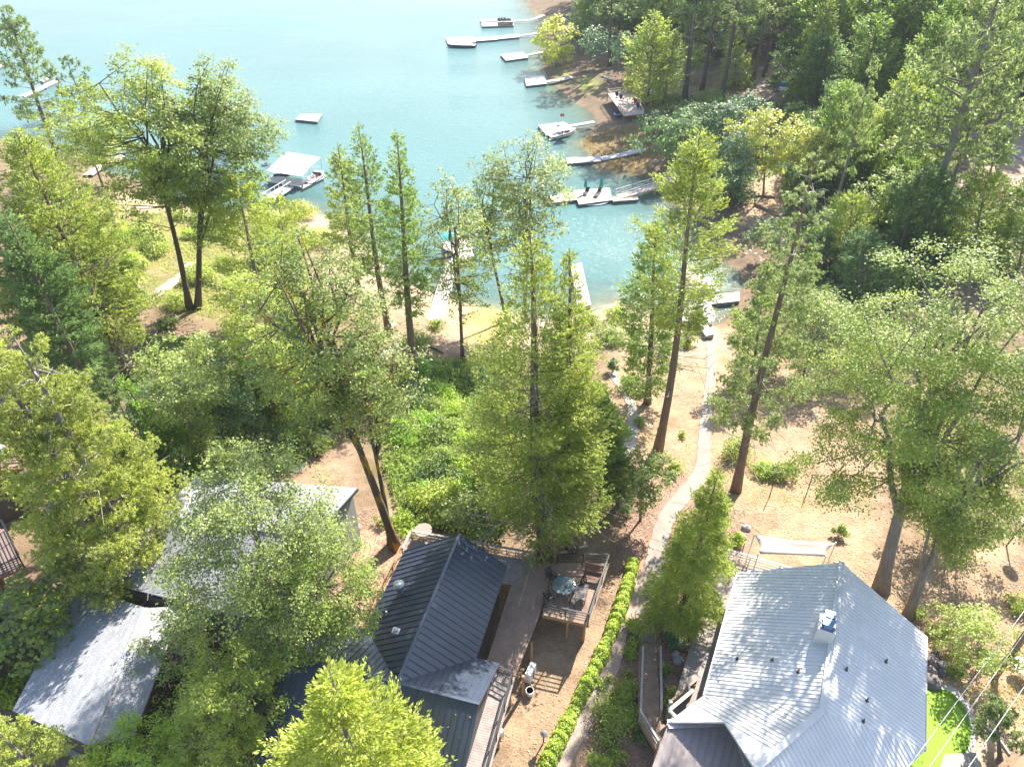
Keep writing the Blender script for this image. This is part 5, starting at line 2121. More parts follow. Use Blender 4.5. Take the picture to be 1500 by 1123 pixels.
def conifer(rg, h, R, cb, style, ll, lai, droop=0.0, dead=0.0, lean=0.0, r0=None):
    """returns wood MB and quads, tint. style: cedar (flat sprays), pine (tufts), fir (dense skirts)"""
    wood = MB()
    r0 = r0 or max(.12, h * .0165)
    k = 10
    bend = rg.uniform(-.012, .012, 2) * h
    ax = lambda t: np.array((bend[0] * math.sin(t * 5), bend[1] * math.sin(t * 4 + 1), h * t))
    wood.tube([ax(i / k) - np.array((0, 0, .25 if i == 0 else 0)) for i in range(k + 1)], [r0 * (1.35 if i == 0 else 1) * (1 - i / k) ** .8 + .015 for i in range(k + 1)], 9)
    area = 2 * R * h * (1 - cb) * (.62 if style != 'pine' else .5)
    wd = ll * (.5 if style == 'cedar' else (.3 if style == 'pine' else .38))
    NL = int(lai * area / (ll * wd * .55))
    per = {'cedar': 7, 'pine': 12, 'fir': 8}[style]
    nb = int(np.clip(h * (1 - cb) * (6.2 if style == 'cedar' else 4.6 if style == 'pine' else 7), 30, 230))
    # branch set
    T = np.sort(rg.uniform(0, 1, nb)) ** (.95)
    Cn, A, S = [], [], []
    lens = np.zeros(nb)
    info = []
    lob = rg.uniform(0, 6.28, 6)
    for i in range(nb):
        u = T[i]
        t = cb + (1 - cb) * u * .985
        if style == 'pine':
            pr = (1 - u) ** .66 * min(1, .65 + 1.6 * u) * rg.uniform(.62, 1.12)
        elif style == 'fir':
            pr = (1 - u) ** .82 * min(1, .75 + 2 * u) * rg.uniform(.8, 1.08)
        else:
            pr = .80 * min(1, (1 - u) / .46) ** .8 * min(1, .7 + 2 * u) * rg.uniform(.72, 1.1)
        az = i * 2.39996 + rg.uniform(-.5, .5)
        pr *= 1 + .22 * math.sin(az * 2 + lob[0] + u * 9) * math.sin(u * 17 + lob[1])
        L = max(.25, R * pr)
        el = {'cedar': -.12 + .8 * u, 'pine': -.1 + .75 * u, 'fir': -.25 + .8 * u}[style] + rg.uniform(-.16, .16) - droop
        d = np.array((math.cos(az) * math.cos(el), math.sin(az) * math.cos(el), math.sin(el)))
        curl = {'cedar': .28, 'pine': .25, 'fir': -.06}[style] * L
        info.append((ax(t), d, L, curl, az))
        lens[i] = L ** 1.35 + .12
    w = lens / lens.sum()
    ns = np.maximum(2, (w * NL / per).astype(int))
    for (p0, d, L, curl, az), n_ in zip(info, ns):
        q = [p0 + d * L * s + np.array((0, 0, curl * s * s)) for s in (0, .5, 1)]
        br = max(.018, .03 * L * (.3 + .14 * L) * .5)
        wood.tube(q, [br, br * .7, .008], 3, cap=False)
        s = rg.uniform(.12 if style != 'pine' else .38, 1.0, n_) ** (.72 if style != 'pine' else .6)
        pos = p0 + d * (L * s)[:, None] + np.array((0, 0, 1)) * (curl * s * s)[:, None]
        side = np.array((-math.sin(az), math.cos(az), 0))
        sw = rg.uniform(-1, 1, n_)
        spread_ = (.42 * L * (1.08 - s) + .12 * R ** .5)
        pos = pos + side * (sw * spread_)[:, None] + rg.normal(size=(n_, 3)) * (.05 * L + .04)
        sd = unit(d * 1.0 + side * (sw * .9)[:, None] + np.array((0, 0, 1)) * rg.uniform(-.35 if style != 'cedar' else -.2, .5, n_)[:, None])
        for j in range(per):
            if style == 'pine':
                a = unit(sd * .75 + rand_dirs(rg, n_))
                c = pos + a * ll * rg.uniform(.3, .7, n_)[:, None]
            else:
                a = unit(sd + rand_dirs(rg, n_) * (.55 if style == 'cedar' else .5))
                c = pos + sd * (ll * rg.uniform(-.3, 1.9, n_))[:, None] + rand_dirs(rg, n_) * ll * .38
            nn = unit(np.array((0, 0, 1.0)) + rand_dirs(rg, n_) * 1.0)
            Cn.append(c)
            A.append(a)
            S.append(unit(np.cross(a, nn)))
    twig = MB()
    if dead:
        for _ in range(int(dead * 34)):
            t = rg.uniform(max(.08, cb - .25), .97) if rg.uniform() < .6 else rg.uniform(max(.08, cb - .25), cb + .2)
            az, el = rg.uniform(0, 6.28), rg.uniform(-.35, .25)
            L = R * rg.uniform(.4, 1.0) * (1 - max(0, t - cb)) ** .6
            d = np.array((math.cos(az) * math.cos(el), math.sin(az) * math.cos(el), math.sin(el)))
            p0 = ax(t)
            p1 = p0 + d * L * .5 + rg.normal(size=3) * .12 * L
            p2 = p0 + d * L + rg.normal(size=3) * .2 * L
            twig.tube([p0, p1, p2], [.04, .026, .01], 3, cap=False)
            for _2 in range(2):
                p3 = p1 + rg.normal(size=3) * .25 * L
                twig.tube([p1, p3], [.02, .008], 3, cap=False)
    Cn, A, S = np.concatenate(Cn), np.concatenate(A), np.concatenate(S)
    n = len(Cn)
    f = rg.uniform(.65, 1.3, n)
    Q = leaf_quads(Cn, A, S, ll * f, wd * f * rg.uniform(.8, 1.2, n))
    wood.twig = twig
    return wood, Q, rg.uniform(0, 1, n)


def broadleaf(rg, h, R, cb, ll, lai, forks=7, gap=.28, lean=(0, 0), flat=1.0, r0=None, clump=None, tight=.26, fill=1.0):
    """oak-like: limbs reach for leaf clumps spread through the crown, with gaps"""
    wood = MB()
    r0 = r0 or max(.06, h * .0135)
    c0 = h * cb
    cz = (h + c0) / 2
    hz = (h - c0) / 2
    cs = clump or max(.5, R * .23)
    ncl = int(np.clip(4.6 * (R * R * hz) / cs ** 3 * .34 * fill, 12, 190))
    ph = rg.uniform(0, 6.28, 8)
    cl = []
    tries = 0
    while len(cl) < ncl and tries < ncl * 40:
        tries += 1
        d = rand_dirs(rg, 1)[0]
        rr = rg.uniform(.12, 1) ** .42
        wob = 1 + .20 * math.sin(3 * math.atan2(d[1], d[0]) + ph[0]) + .14 * math.sin(5 * d[2] + ph[1])
        p = np.array((d[0] * R * rr * wob, d[1] * R * rr * wob, d[2] * hz * rr * (1 + .12 * math.sin(4 * math.atan2(d[1], d[0]) + ph[2]))))
        q = p / cs
        g_ = math.sin(q[0] * .9 + ph[3]) * math.sin(q[1] * .9 + ph[4]) * math.sin(q[2] * .9 + ph[5])
        if g_ < -gap * .8 or (p[2] < -hz * .55 and rg.uniform() < .5):
            continue
        if any(np.linalg.norm(p - o) < cs * .62 for o in cl):
            continue
        cl.append(p)
    cl = np.array(cl) * (1, 1, flat) + np.array((0, 0, cz))
    # limbs
    lx = np.array((lean[0], lean[1], 0.0))
    trunk = []
    k = 8
    top_t = .72
    for i in range(k + 1):
        t = i / k * top_t
        trunk.append(np.array((.03 * h * math.sin(3 * t + ph[6]) * t, .03 * h * math.sin(4 * t + ph[7]) * t, h * t)))
    trunk[0][2] -= .25
    wood.tube(trunk, [r0 * (1.4 if i == 0 else 1) * (1 - .75 * i / k) for i in range(k + 1)], 9)
    nodes_ = [(trunk[i], r0 * (1 - .75 * i / k)) for i in range(3, k + 1)]
    order = np.argsort([-np.linalg.norm(c - np.array((0, 0, c0))) for c in cl])
    limbs = []
    for o in order[:forks]:
        tgt = cl[o]
        s = trunk[int(rg.randint(max(2, int(k * min(.7, cb / top_t))), k))]
        m1 = s + (tgt - s) * .35 + np.array((0, 0, .05 * h * rg.uniform(.2, 1)))
        m2 = s + (tgt - s) * .7 + np.array((0, 0, .03 * h * rg.uniform(0, 1))) + rg.normal(size=3) * .04 * h
        pts = [s, (s + m1) / 2 + rg.normal(size=3) * .015 * h, m1, (m1 + m2) / 2 + rg.normal(size=3) * .02 * h, m2, tgt]
        rr = r0 * rg.uniform(.36, .52)
        rad = [rr, rr * .85, rr * .7, rr * .5, rr * .34, rr * .12]
        wood.tube(pts, rad, 6, cap=False)
        limbs += list(zip(pts[1:], rad[1:]))
    nodes_ += limbs
    NP = np.array([p for p, r in nodes_])
    for c in cl:
        dd = np.linalg.norm(NP - c, axis=1) + np.maximum(0, NP[:, 2] - c[2]) * .8
        i = int(np.argmin(dd))
        s = NP[i]
        if np.linalg.norm(c - s) < .3:
            continue
        mid = (s + c) / 2 + np.array((0, 0, -.06 * np.linalg.norm(c - s))) + rg.normal(size=3) * .06 * np.linalg.norm(c - s)
        rr = min(nodes_[i][1] * .6, .0021 * h + .012)
        wood.tube([s, mid, c], [max(rr, .015), max(rr * .6, .012), .008], 4, cap=False)
        for _ in range(2):
            e = c + rand_dirs(rg, 1)[0] * cs * .8
            wood.tube([mid if _ else c, e], [.014, .005], 3, cap=False)
    wd = ll * .62
    area = math.pi * R * hz * .85
    NL = int(lai * area / (ll * wd * .5))
    npc = max(14, int(NL / max(1, len(cl))))
    Cn, A, S = [], [], []
    for c in cl:
        s = cs * rg.uniform(.65, 1.25)
        n_ = int(npc * (s / cs) ** 1.6)
        # a few sprays inside each clump
        ns = 6
        sp = rand_dirs(rg, ns) * (1, 1, .6) * s * rg.uniform(.25, .95, ns)[:, None]
        which = rg.randint(0, ns, n_)
        pos = c + sp[which] + rg.normal(size=(n_, 3)) * (1, 1, .55) * s * tight
        out = unit(pos - np.array((0, 0, cz)) + np.array((0, 0, .5)))
        nn = unit(out * .55 + np.array((0, 0, .75)) + rand_dirs(rg, n_) * .75)
        a = unit(np.cross(nn, rand_dirs(rg, n_)))
        Cn.append(pos)
        A.append(a)
        S.append(np.cross(nn, a))
    Cn, A, S = np.concatenate(Cn), np.concatenate(A), np.concatenate(S)
    n = len(Cn)
    f = rg.uniform(.65, 1.3, n)
    return wood, leaf_quads(Cn, A, S, ll * f, wd * f), rg.uniform(0, 1, n)


def bushy(rg, h, R, ll, lai):
    """shrub: stems fanning into leafy lobes down to the ground"""
    wood = MB()
    cl = []
    n = int(np.clip(9 * R / .7, 7, 26))
    for _ in range(n):
        a, r = rg.uniform(0, 6.28), rg.uniform(0, 1) ** .6
        cl.append((math.cos(a) * R * r * .8, math.sin(a) * R * r * .8, h * rg.uniform(.3, .82) * (1 - .45 * r * r)))
    for c in cl:
        wood.tube([(0, 0, -.1), (c[0] * .4, c[1] * .4, c[2] * .6), c], [.03, .02, .006], 4, cap=False)
    wd = ll * .55
    NL = int(lai * math.pi * R * h * .75 / (ll * wd * .5))
    cl = np.array(cl)
    wch = rg.randint(0, len(cl), NL)
    s = max(.25, R * .36)
    pos = cl[wch] + rg.normal(size=(NL, 3)) * (s, s, s * .75) * .55
    pos[:, 2] = np.abs(pos[:, 2]) + .02
    nn = unit(unit(pos - np.array((0, 0, h * .3))) * .6 + np.array((0, 0, .6)) + rand_dirs(rg, NL) * .8)
    a = unit(np.cross(nn, rand_dirs(rg, NL)))
    f = rg.uniform(.65, 1.3, NL)
    return wood, leaf_quads(pos, a, np.cross(nn, a), ll * f, wd * f), rg.uniform(0, 1, NL)


BARK = {
    'bleached': mat('bleached_twigs', (.42, .37, .32), (.30, .26, .22), 2, .9),
    'brown': mat('bark_brown', (.23, .165, .125), (.12, .085, .065), 3, .95, .6, 7, stretch=(3, 3, .35)),
    'grey': mat('bark_grey', (.27, .24, .215), (.15, .13, .115), 3, .95, .6, 7, stretch=(3, 3, .35)),
    'red': mat('bark_red', (.25, .18, .135), (.13, .09, .07), 3, .95, .6, 7, stretch=(3, 3, .35)),
    'dark': mat('bark_dark', (.15, .12, .095), (.08, .065, .05), 3, .95, .6, 7, stretch=(3, 3, .35)),
    'moss': mat('bark_moss', (.42, .25, .02), (.10, .08, .06), 1.1, .95, .5, 7, stretch=(1.2, 1.2, .4), ramp=(.52, .6)),
}
LEAF = {
    'cedar_yellow': leaf_mat('cedar_yellow', (.134, .167, .036)),
    'cedar_green': leaf_mat('cedar_green', (.090, .135, .030)),
    'cedar_bright': leaf_mat('cedar_bright', (.105, .175, .025)),
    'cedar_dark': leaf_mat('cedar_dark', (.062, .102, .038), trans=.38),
    'pine_yellow': leaf_mat('pine_yellow', (.150, .178, .050)),
    'pine_pale': leaf_mat('pine_pale', (.108, .142, .058)),
    'pine_green': leaf_mat('pine_green', (.085, .12, .045)),
    'oak_green': leaf_mat('oak_green', (.102, .137, .034)),
    'oak_yellow': leaf_mat('oak_yellow', (.140, .174, .038)),
    'oak_gold': leaf_mat('oak_gold', (.165, .182, .04)),
    'oak_pale': leaf_mat('oak_pale', (.125, .160, .052)),
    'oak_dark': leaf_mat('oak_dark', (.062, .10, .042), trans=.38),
    'blue_green': leaf_mat('blue_green', (.075, .12, .072)),
    'lime': leaf_mat('lime', (.145, .205, .025)),
    'pine_gold': leaf_mat('pine_gold', (.160, .192, .042)),
    'willow': leaf_mat('willow', (.24, .28, .06)),
    'hedge': leaf_mat('hedge_leaf', (.145, .19, .028), vary=.6),
    'juniper': leaf_mat('juniper', (.135, .175, .036)),
}
NTREE = [0]
TREES = []
STATS = {'q': 0}
KNAME = {'cedar': 'cedar_tree', 'pine': 'pine_tree', 'fir': 'conifer_tree', 'oak': 'oak_tree', 'bush': 'shrub', 'willow': 'willow_tree', 'maple': 'broadleaf_tree'}
KCAT = {'bush': 'shrub'}


def tree(kd, base, top, hw, leaf, label, h=None, cb=None, lai=None, bark=None, group=None, dead=0, lpx=3.05, name=None, r0=None, droop=0.0, gap=.28, forks=7, flat=1.0, clump=None, tight=.26, fill=1.0):
    NTREE[0] += 1
    rg = np.random.RandomState(1000 + NTREE[0] * 17)
    cam = np.array((0, 0, HC))
    if base is not None:
        B = gnd(*base)
        n = np.array((B[0], B[1], 0.0))
        n /= np.linalg.norm(n)
        d = ray(*top)
        t = ((B - cam) @ n) / (d @ n)
        T = cam + d * t
    else:
        d = ray(*top)
        d = d / np.linalg.norm(d)
        tt = np.linspace(8, 500, 2400)
        P = cam[None] + tt[:, None] * d[None]
        z = ground(P[:, 0], P[:, 1])
        i = int(np.argmax(P[:, 2] - z < h))
        T = P[i]
        B = np.array((T[0], T[1], z[i]))
    axis_ = Vector(T - B)
    hh = axis_.length
    mid = B + (T - B) * .6
    pm = ppm(mid)
    R = hw / pm * (1.3 if kd == 'cedar' else 1.25 if kd == 'pine' else 1.08)
    ll = max(.10, lpx / pm)
    if kd in ('oak', 'maple', 'willow'):
        ll = max(.13, ll * 1.3)
    if kd == 'bush':
        ll = max(.07, min(ll, .3) * .85)
    if kd in ('cedar', 'pine', 'fir'):
        cb = {'cedar': .12, 'pine': .3, 'fir': .04}[kd] if cb is None else cb
        lai = lai or {'cedar': 3.0, 'pine': 2.2, 'fir': 3.6}[kd]
        wood, Q, tint = conifer(rg, hh, R, cb, kd, ll * (1.12 if kd != 'pine' else 1.35), lai * 1.8, droop, dead, r0=r0)
    elif kd == 'bush':
        wood, Q, tint = bushy(rg, hh, R, ll, lai or 3.2)
    else:
        wood, Q, tint = broadleaf(rg, hh, R, .25 if cb is None else cb, ll, (lai or 2.8) * 1.6, gap=gap, forks=forks, flat=flat, r0=r0, clump=clump, tight=tight, fill=fill)
    STATS['q'] += len(Q)
    root = thing(name or KNAME[kd], label, KCAT.get(kd, 'tree'), B, group)
    root.rotation_mode = 'QUATERNION'
    root.rotation_quaternion = Vector((0, 0, 1)).rotation_difference(axis_.normalized())
    bm_ = BARK[bark or ('brown' if kd in ('cedar', 'fir') else 'grey')]
    wo = bpy.data.objects.new('stem' if kd == 'bush' else 'trunk', wood.mesh('trunk', bm_, (0, 0, 0), True))
    cr = bpy.data.objects.new('foliage' if kd == 'bush' else 'crown', leaf_mesh('crown', Q, tint, LEAF[leaf]))
    kids = [wo, cr]
    tw = getattr(wood, 'twig', None)
    if tw is not None and tw.v:
        kids.append(bpy.data.objects.new('dead_twig_sprays', tw.mesh('dead_twig_sprays', BARK['bleached'], (0, 0, 0))))
    for o in kids:
        C.objects.link(o)
        o.parent = root
    TREES.append((root, B, R, hh))
    return root


def clone(src, B, s, rz, label, group=None, sw=1.0):
    """a copy of a tree and of its parts at another place"""
    r = src.copy()
    C.objects.link(r)
    r.location = tuple(map(float, B))
    r.rotation_mode = 'QUATERNION'
    r.rotation_quaternion = Quaternion((0, 0, 1), rz)
    r.scale = (s * sw, s * sw, s)
    r['label'] = label
    if group:
        r['group'] = group
    elif 'group' in r:
        del r['group']
    for ch in src.children:
        c = ch.copy()
        C.objects.link(c)
        c.parent = r
    return r

# ------------------------------------------------------------------ the trees, one by one
# lakeside, west
tree('pine', (92, 250), (6, 8), 48, 'pine_green', 'tall dark open pine against the water beyond the western oaks', dead=.6, bark='dark', lai=2.0)
tree('pine', None, (97, 84), 30, 'pine_green', 'small slim pine tip against the open water beside the western oaks', h=15, bark='dark', lai=2.0)
tree('oak', (278, 452), (188, 78), 88, 'oak_yellow', 'broad lakeside oak leaning away from its neighbour on twin dark trunks', cb=.40, bark='dark', lai=3.1, gap=.4, forks=9)
tree('oak', (290, 452), (312, 78), 80, 'oak_green', 'tall upright lakeside oak with a dark ivy clad trunk', cb=.30, bark='dark', lai=3.1, gap=.4, forks=9)
tree('oak', None, (108, 152), 62, 'oak_yellow', 'lower yellow green oak in front of the slim pine tip', h=14, cb=.2, bark='dark', lai=2.4)
tree('cedar', None, (322, 118), 34, 'cedar_yellow', 'thin conifer with a bare pale stem standing against the upright oak', h=17, cb=.35, lai=1.6, dead=.5, bark='grey')
tree('cedar', (396, 478), (340, 252), 56, 'cedar_yellow', 'yellow green conifer with pale bare twigs below the covered boat dock', lai=2.4, dead=1.2, bark='grey')
tree('cedar', None, (405, 290), 36, 'oak_yellow', 'soft yellow conifer between the covered dock and the mossy oak', h=9, lai=2.6)
tree('cedar', (187, 558), (24, 186), 78, 'cedar_yellow', 'big yellow green conifer with a skirt of dead branches above the white path', cb=.2, lai=2.7, dead=1.6, bark='brown')
tree('pine', (113, 573), (-52, 215), 80, 'pine_yellow', 'leaning pine with a long brown trunk cut by the picture edge', cb=.3, dead=.8, bark='brown')
tree('cedar', None, (62, 268), 46, 'cedar_green', 'mid green conifer between the big yellow conifer and the western oak', h=17, lai=2.7)
tree('cedar', None, (6, 300), 52, 'cedar_dark', 'dark green conifer below the pine at the western shore', h=20, lai=3)
tree('oak', None, (30, 372), 62, 'oak_green', 'rounded dark leafed oak in the gap behind the twin yellow pines', h=14, cb=.2)
tree('cedar', None, (130, 330), 34, 'oak_yellow', 'feathery young yellow conifer on the grassy western slope', h=12, lai=2.4, dead=.6)
tree('pine', (235, 868), (6, 482), 112, 'pine_yellow', 'huge yellow green pine with the thicker pale trunk over the shingle house', cb=.16, lai=2.5, dead=2.2, bark='grey', droop=.05)
tree('pine', (205, 862), (-42, 480), 105, 'pine_yellow', 'twin yellow green pine close beside the huge one by the brown roof', cb=.15, lai=2.4, dead=2, bark='grey', droop=.05)
tree('pine', None, (72, 575), 95, 'pine_yellow', 'full lower yellow pine spreading in front of the twin pines', h=17, cb=.08, lai=2.6, dead=1.2, bark='grey')
tree('pine', (238, 722), (132, 540), 46, 'pine_green', 'soft grey green pine between the huge pine and the bright cedar', cb=.08, lai=3.2)
tree('fir', (286, 700), (170, 552), 40, 'cedar_bright', 'bright green young cedar leaning out of the dark grove', lai=3.0)
tree('maple', (300, 678), (272, 495), 74, 'oak_pale', 'pale rounded broadleaf tree in the middle of the western grove', cb=.15, lai=3.0)
tree('maple', (372, 672), (366, 520), 60, 'oak_dark', 'dark leafed broadleaf tree between the pale one and the mossy oak', cb=.1, lai=3.2)
tree('fir', (412, 655), (394, 580), 25, 'cedar_bright', 'small bright cedar below the dark broadleaf tree', lai=3.0)
tree('maple', (225, 660), (228, 560), 44, 'oak_dark', 'shaded small tree beneath the pale rounded broadleaf', cb=.1, lai=3.0)
tree('maple', (345, 760), (338, 640), 40, 'oak_green', 'small broadleaf tree overhanging the top of the shingle roof', h=None, cb=.2, lai=2.6)

# middle
tree('oak', (580, 802), (428, 330), 88, 'oak_green', 'tall leaning oak with orange moss on its trunk beside the cottage', cb=.44, bark='moss', lai=1.7, gap=.55, fill=.9, forks=9, r0=.34)
tree('oak', (572, 796), (532, 470), 62, 'oak_pale', 'slender second oak stem leaning beside the mossy oak', cb=.5, bark='moss', lai=1.2, gap=.5, r0=.22)
tree('oak', None, (365, 395), 66, 'oak_yellow', 'yellow green oak behind the mossy oak above the grassy shore', h=17, cb=.15, lai=2.5)
tree('maple', (425, 600), (420, 505), 50, 'oak_green', 'leafy tree under the crown of the mossy oak', cb=.12, lai=2.8)
tree('cedar', (527, 428), (492, 208), 33, 'cedar_yellow', 'shorter slender cedar first in the row of thin lakeside conifers', cb=.12, lai=2.0, dead=.5)
tree('cedar', (571, 490), (521, 182), 36, 'cedar_green', 'thin tall conifer with a reddish foot by the driftwood logs', cb=.3, lai=1.5, dead=.8, bark='red')
tree('cedar', (607, 556), (580, 192), 34, 'cedar_green', 'slim conifer with a long straight bare lower trunk above the thicket', cb=.32, lai=2.0, dead=.5)
tree('oak', (678, 526), (655, 252), 55, 'oak_green', 'spindly tree with sparse tufts in front of the party dock', cb=.2, lai=1.15, gap=.6, bark='brown', r0=.22)
tree('oak', (768, 470), (768, 202), 68, 'oak_pale', 'grey green oak rising against the lake behind the tall cedar', cb=.42, bark='dark', lai=1.9, gap=.45)
tree('oak', (742, 470), (702, 262), 52, 'oak_pale', 'sparse oak limb leaning towards the water beside the grey green oak', cb=.4, bark='dark', lai=1.3, gap=.5)
tree('cedar', (800, 815), (768, 332), 98, 'cedar_yellow', 'tallest cedar with a fluted trunk standing behind the cottage deck', cb=.10, lai=2.3, dead=3, bark='brown', r0=.5)
tree('cedar', (838, 802), (828, 366), 54, 'cedar_yellow', 'second tall cedar pressed against the tallest one', cb=.1, lai=2.3, dead=1.0, bark='brown')
tree('cedar', (760, 700), (735, 520), 50, 'cedar_green', 'shorter green cedar filling the shade beside the tallest cedar', cb=.04, lai=2.8)
tree('cedar', (880, 745), (872, 560), 48, 'cedar_green', 'mid green cedar behind the dark young fir', cb=.05, lai=2.6)
tree('fir', (905, 742), (893, 612), 30, 'cedar_dark', 'dark young fir at the foot of the tall cedars', lai=3.4)
tree('maple', (938, 762), (946, 655), 36, 'oak_green', 'young roundheaded tree beside the concrete path', cb=.2, lai=2.6)
tree('maple', None, (705, 720), 48, 'oak_green', 'leafy tree crowding the railing of the back deck', h=6, cb=.1, lai=2.8)
tree('cedar', (963, 658), (1034, 182), 62, 'cedar_yellow', 'tall leaning cedar with a bare brown trunk beside the path', cb=.46, lai=2.2, dead=1.0, bark='red', r0=.38)
tree('cedar', (948, 590), (962, 318), 46, 'cedar_green', 'green cedar screen behind the leaning bare trunk', cb=.08, lai=2.6, dead=.4)
tree('pine', (1078, 718), (1196, 210), 72, 'pine_pale', 'grey green sparse pine leaning above the bushes with bare twigs', cb=.24, lai=1.9, dead=2.0, bark='red', r0=.36)
tree('cedar', (1098, 560), (1120, 428), 36, 'cedar_green', 'green cedar at the bend of the shore below the sparse pine', cb=.04, lai=2.7)
tree('fir', (998, 906), (1052, 688), 76, 'cedar_yellow', 'young feathery conifer between the path and the front deck', lai=3.2, droop=.1)

# the big oak and its neighbours
tree('oak', (1290, 864), (1395, 372), 145, 'oak_green', 'huge spreading oak with thick forked limbs beside the pale roof', cb=.28, lai=2.5, gap=.4, forks=11, r0=.46, clump=1.75, tight=.23, fill=1.1)
tree('oak', (1330, 902), (1500, 480), 88, 'oak_green', 'second oak with a thin brown trunk merging into the huge oak', cb=.26, lai=1.6, gap=.5, forks=8, r0=.3, clump=1.6, tight=.23, fill=.66)
tree('oak', None, (1212, 430), 66, 'oak_pale', 'pale oak between the sparse pine and the huge oak', h=10, cb=.1, lai=2.8)
tree('oak', None, (1440, 700), 70, 'oak_green', 'low oak crown filling the yard corner under the huge oak', h=7, cb=.15, lai=2.4)
tree('oak', (1432, 980), (1430, 902), 56, 'oak_pale', 'rounded scrub oak in front of the utility pole', cb=.08, lai=2.4, clump=.7)
tree('pine', (1466, 1112), (1458, 1030), 36, 'pine_green', 'small soft conifer with a crooked stem beside the putting green', cb=.25, lai=3.4)

# closest trees
tree('oak', (412, 990), (356, 668), 118, 'oak_pale', 'broad oak whose crown covers most of the shingle roof', cb=.32, lai=2.1, gap=.55, forks=10, clump=1.2)
tree('oak', (452, 1010), (470, 770), 80, 'oak_green', 'smaller oak against the cottage end of the shingle house', cb=.2, lai=2.4, gap=.3)
tree('maple', (262, 1020), (262, 905), 52, 'oak_pale', 'thin leafed small tree over the eave of the garage', cb=.3, lai=1.8)
tree('maple', (345, 1128), (330, 955), 74, 'oak_yellow', 'golden tinged broadleaf tree between the garage and the feathery pine', cb=.12, lai=2.9)
tree('maple', (395, 1070), (385, 960), 45, 'oak_dark', 'dark shaded small tree in the gully behind the golden broadleaf', cb=.1, lai=2.8)
tree('fir', None, (482, 985), 190, 'pine_gold', 'young feathery yellow pine top in front of the dark roof', h=17, cb=.1, lai=3.4, lpx=6.0, bark='grey', name='pine_tree', droop=-.2)
tree('maple', None, (190, 1078), 78, 'lime', 'lime green leafy treetop below the garage wall', h=6, cb=.1, lai=3.0)
tree('pine', None, (-14, 1045), 70, 'pine_yellow', 'feathery pine top in the lowest corner by the garage', h=12, cb=.15, lai=3.0, bark='grey')
tree('maple', (58, 985), (38, 848), 62, 'oak_green', 'leafy tree with big leaves between the dark skylight roof and the garage', cb=.1, lai=3.0, lpx=6.5)

# far bank, trunks first
fg = None
tree('pine', (1003, 148), (1034, -130), 46, 'pine_green', 'straight dark trunked pine nearest the far shore deck', cb=.52, dead=.8, bark='dark', lai=2.0)
tree('pine', (1028, 132), (1062, -110), 42, 'pine_green', 'tall pine just behind the straight dark trunk', cb=.55, dead=.7, bark='dark', lai=2.0)
tree('pine', (1057, 146), (1096, -95), 48, 'pine_pale', 'tall pine with bleached dead twigs among the far trunks', cb=.42, dead=1.6, bark='dark', lai=1.9)
tree('pine', (1103, 119), (1134, -70), 46, 'pine_pale', 'first of two close pines above the pale blue car', cb=.5, dead=.9, bark='brown', lai=2.0)
tree('pine', (1119, 113), (1156, -85), 44, 'pine_pale', 'second of two close pines above the pale blue car', cb=.5, dead=.9, bark='dark', lai=2.0)
tree('pine', (893, 97), (899, -75), 36, 'pine_green', 'lone thick trunked pine behind the willow', cb=.45, dead=.6, bark='dark', lai=2.0)
tree('cedar', (948, 152), (960, 18), 34, 'cedar_yellow', 'yellow green cedar beside the far shore deck', cb=.04, lai=3.0)
tree('cedar', (972, 150), (990, 50), 24, 'oak_pale', 'pale slender cedar between the yellow cedar and the dark trunks', cb=.1, lai=2.6)
tree('fir', (1077, 128), (1076, 34), 27, 'cedar_yellow', 'sunlit narrow cedar among the far pine trunks', lai=3.2)
tree('fir', (1153, 122), (1168, 22), 32, 'cedar_dark', 'dark conical cedar right behind the pale blue car', lai=3.4)
tree('willow', (815, 97), (812, 24), 29, 'willow', 'golden yellow willow on the shore beside the square white dock', cb=.05, lai=3.4, gap=.1)
tree('maple', (926, 138), (927, 108), 12, 'willow', 'small yellow sapling behind the far shore deck', cb=.1, lai=3.0)
NEARSRC = []
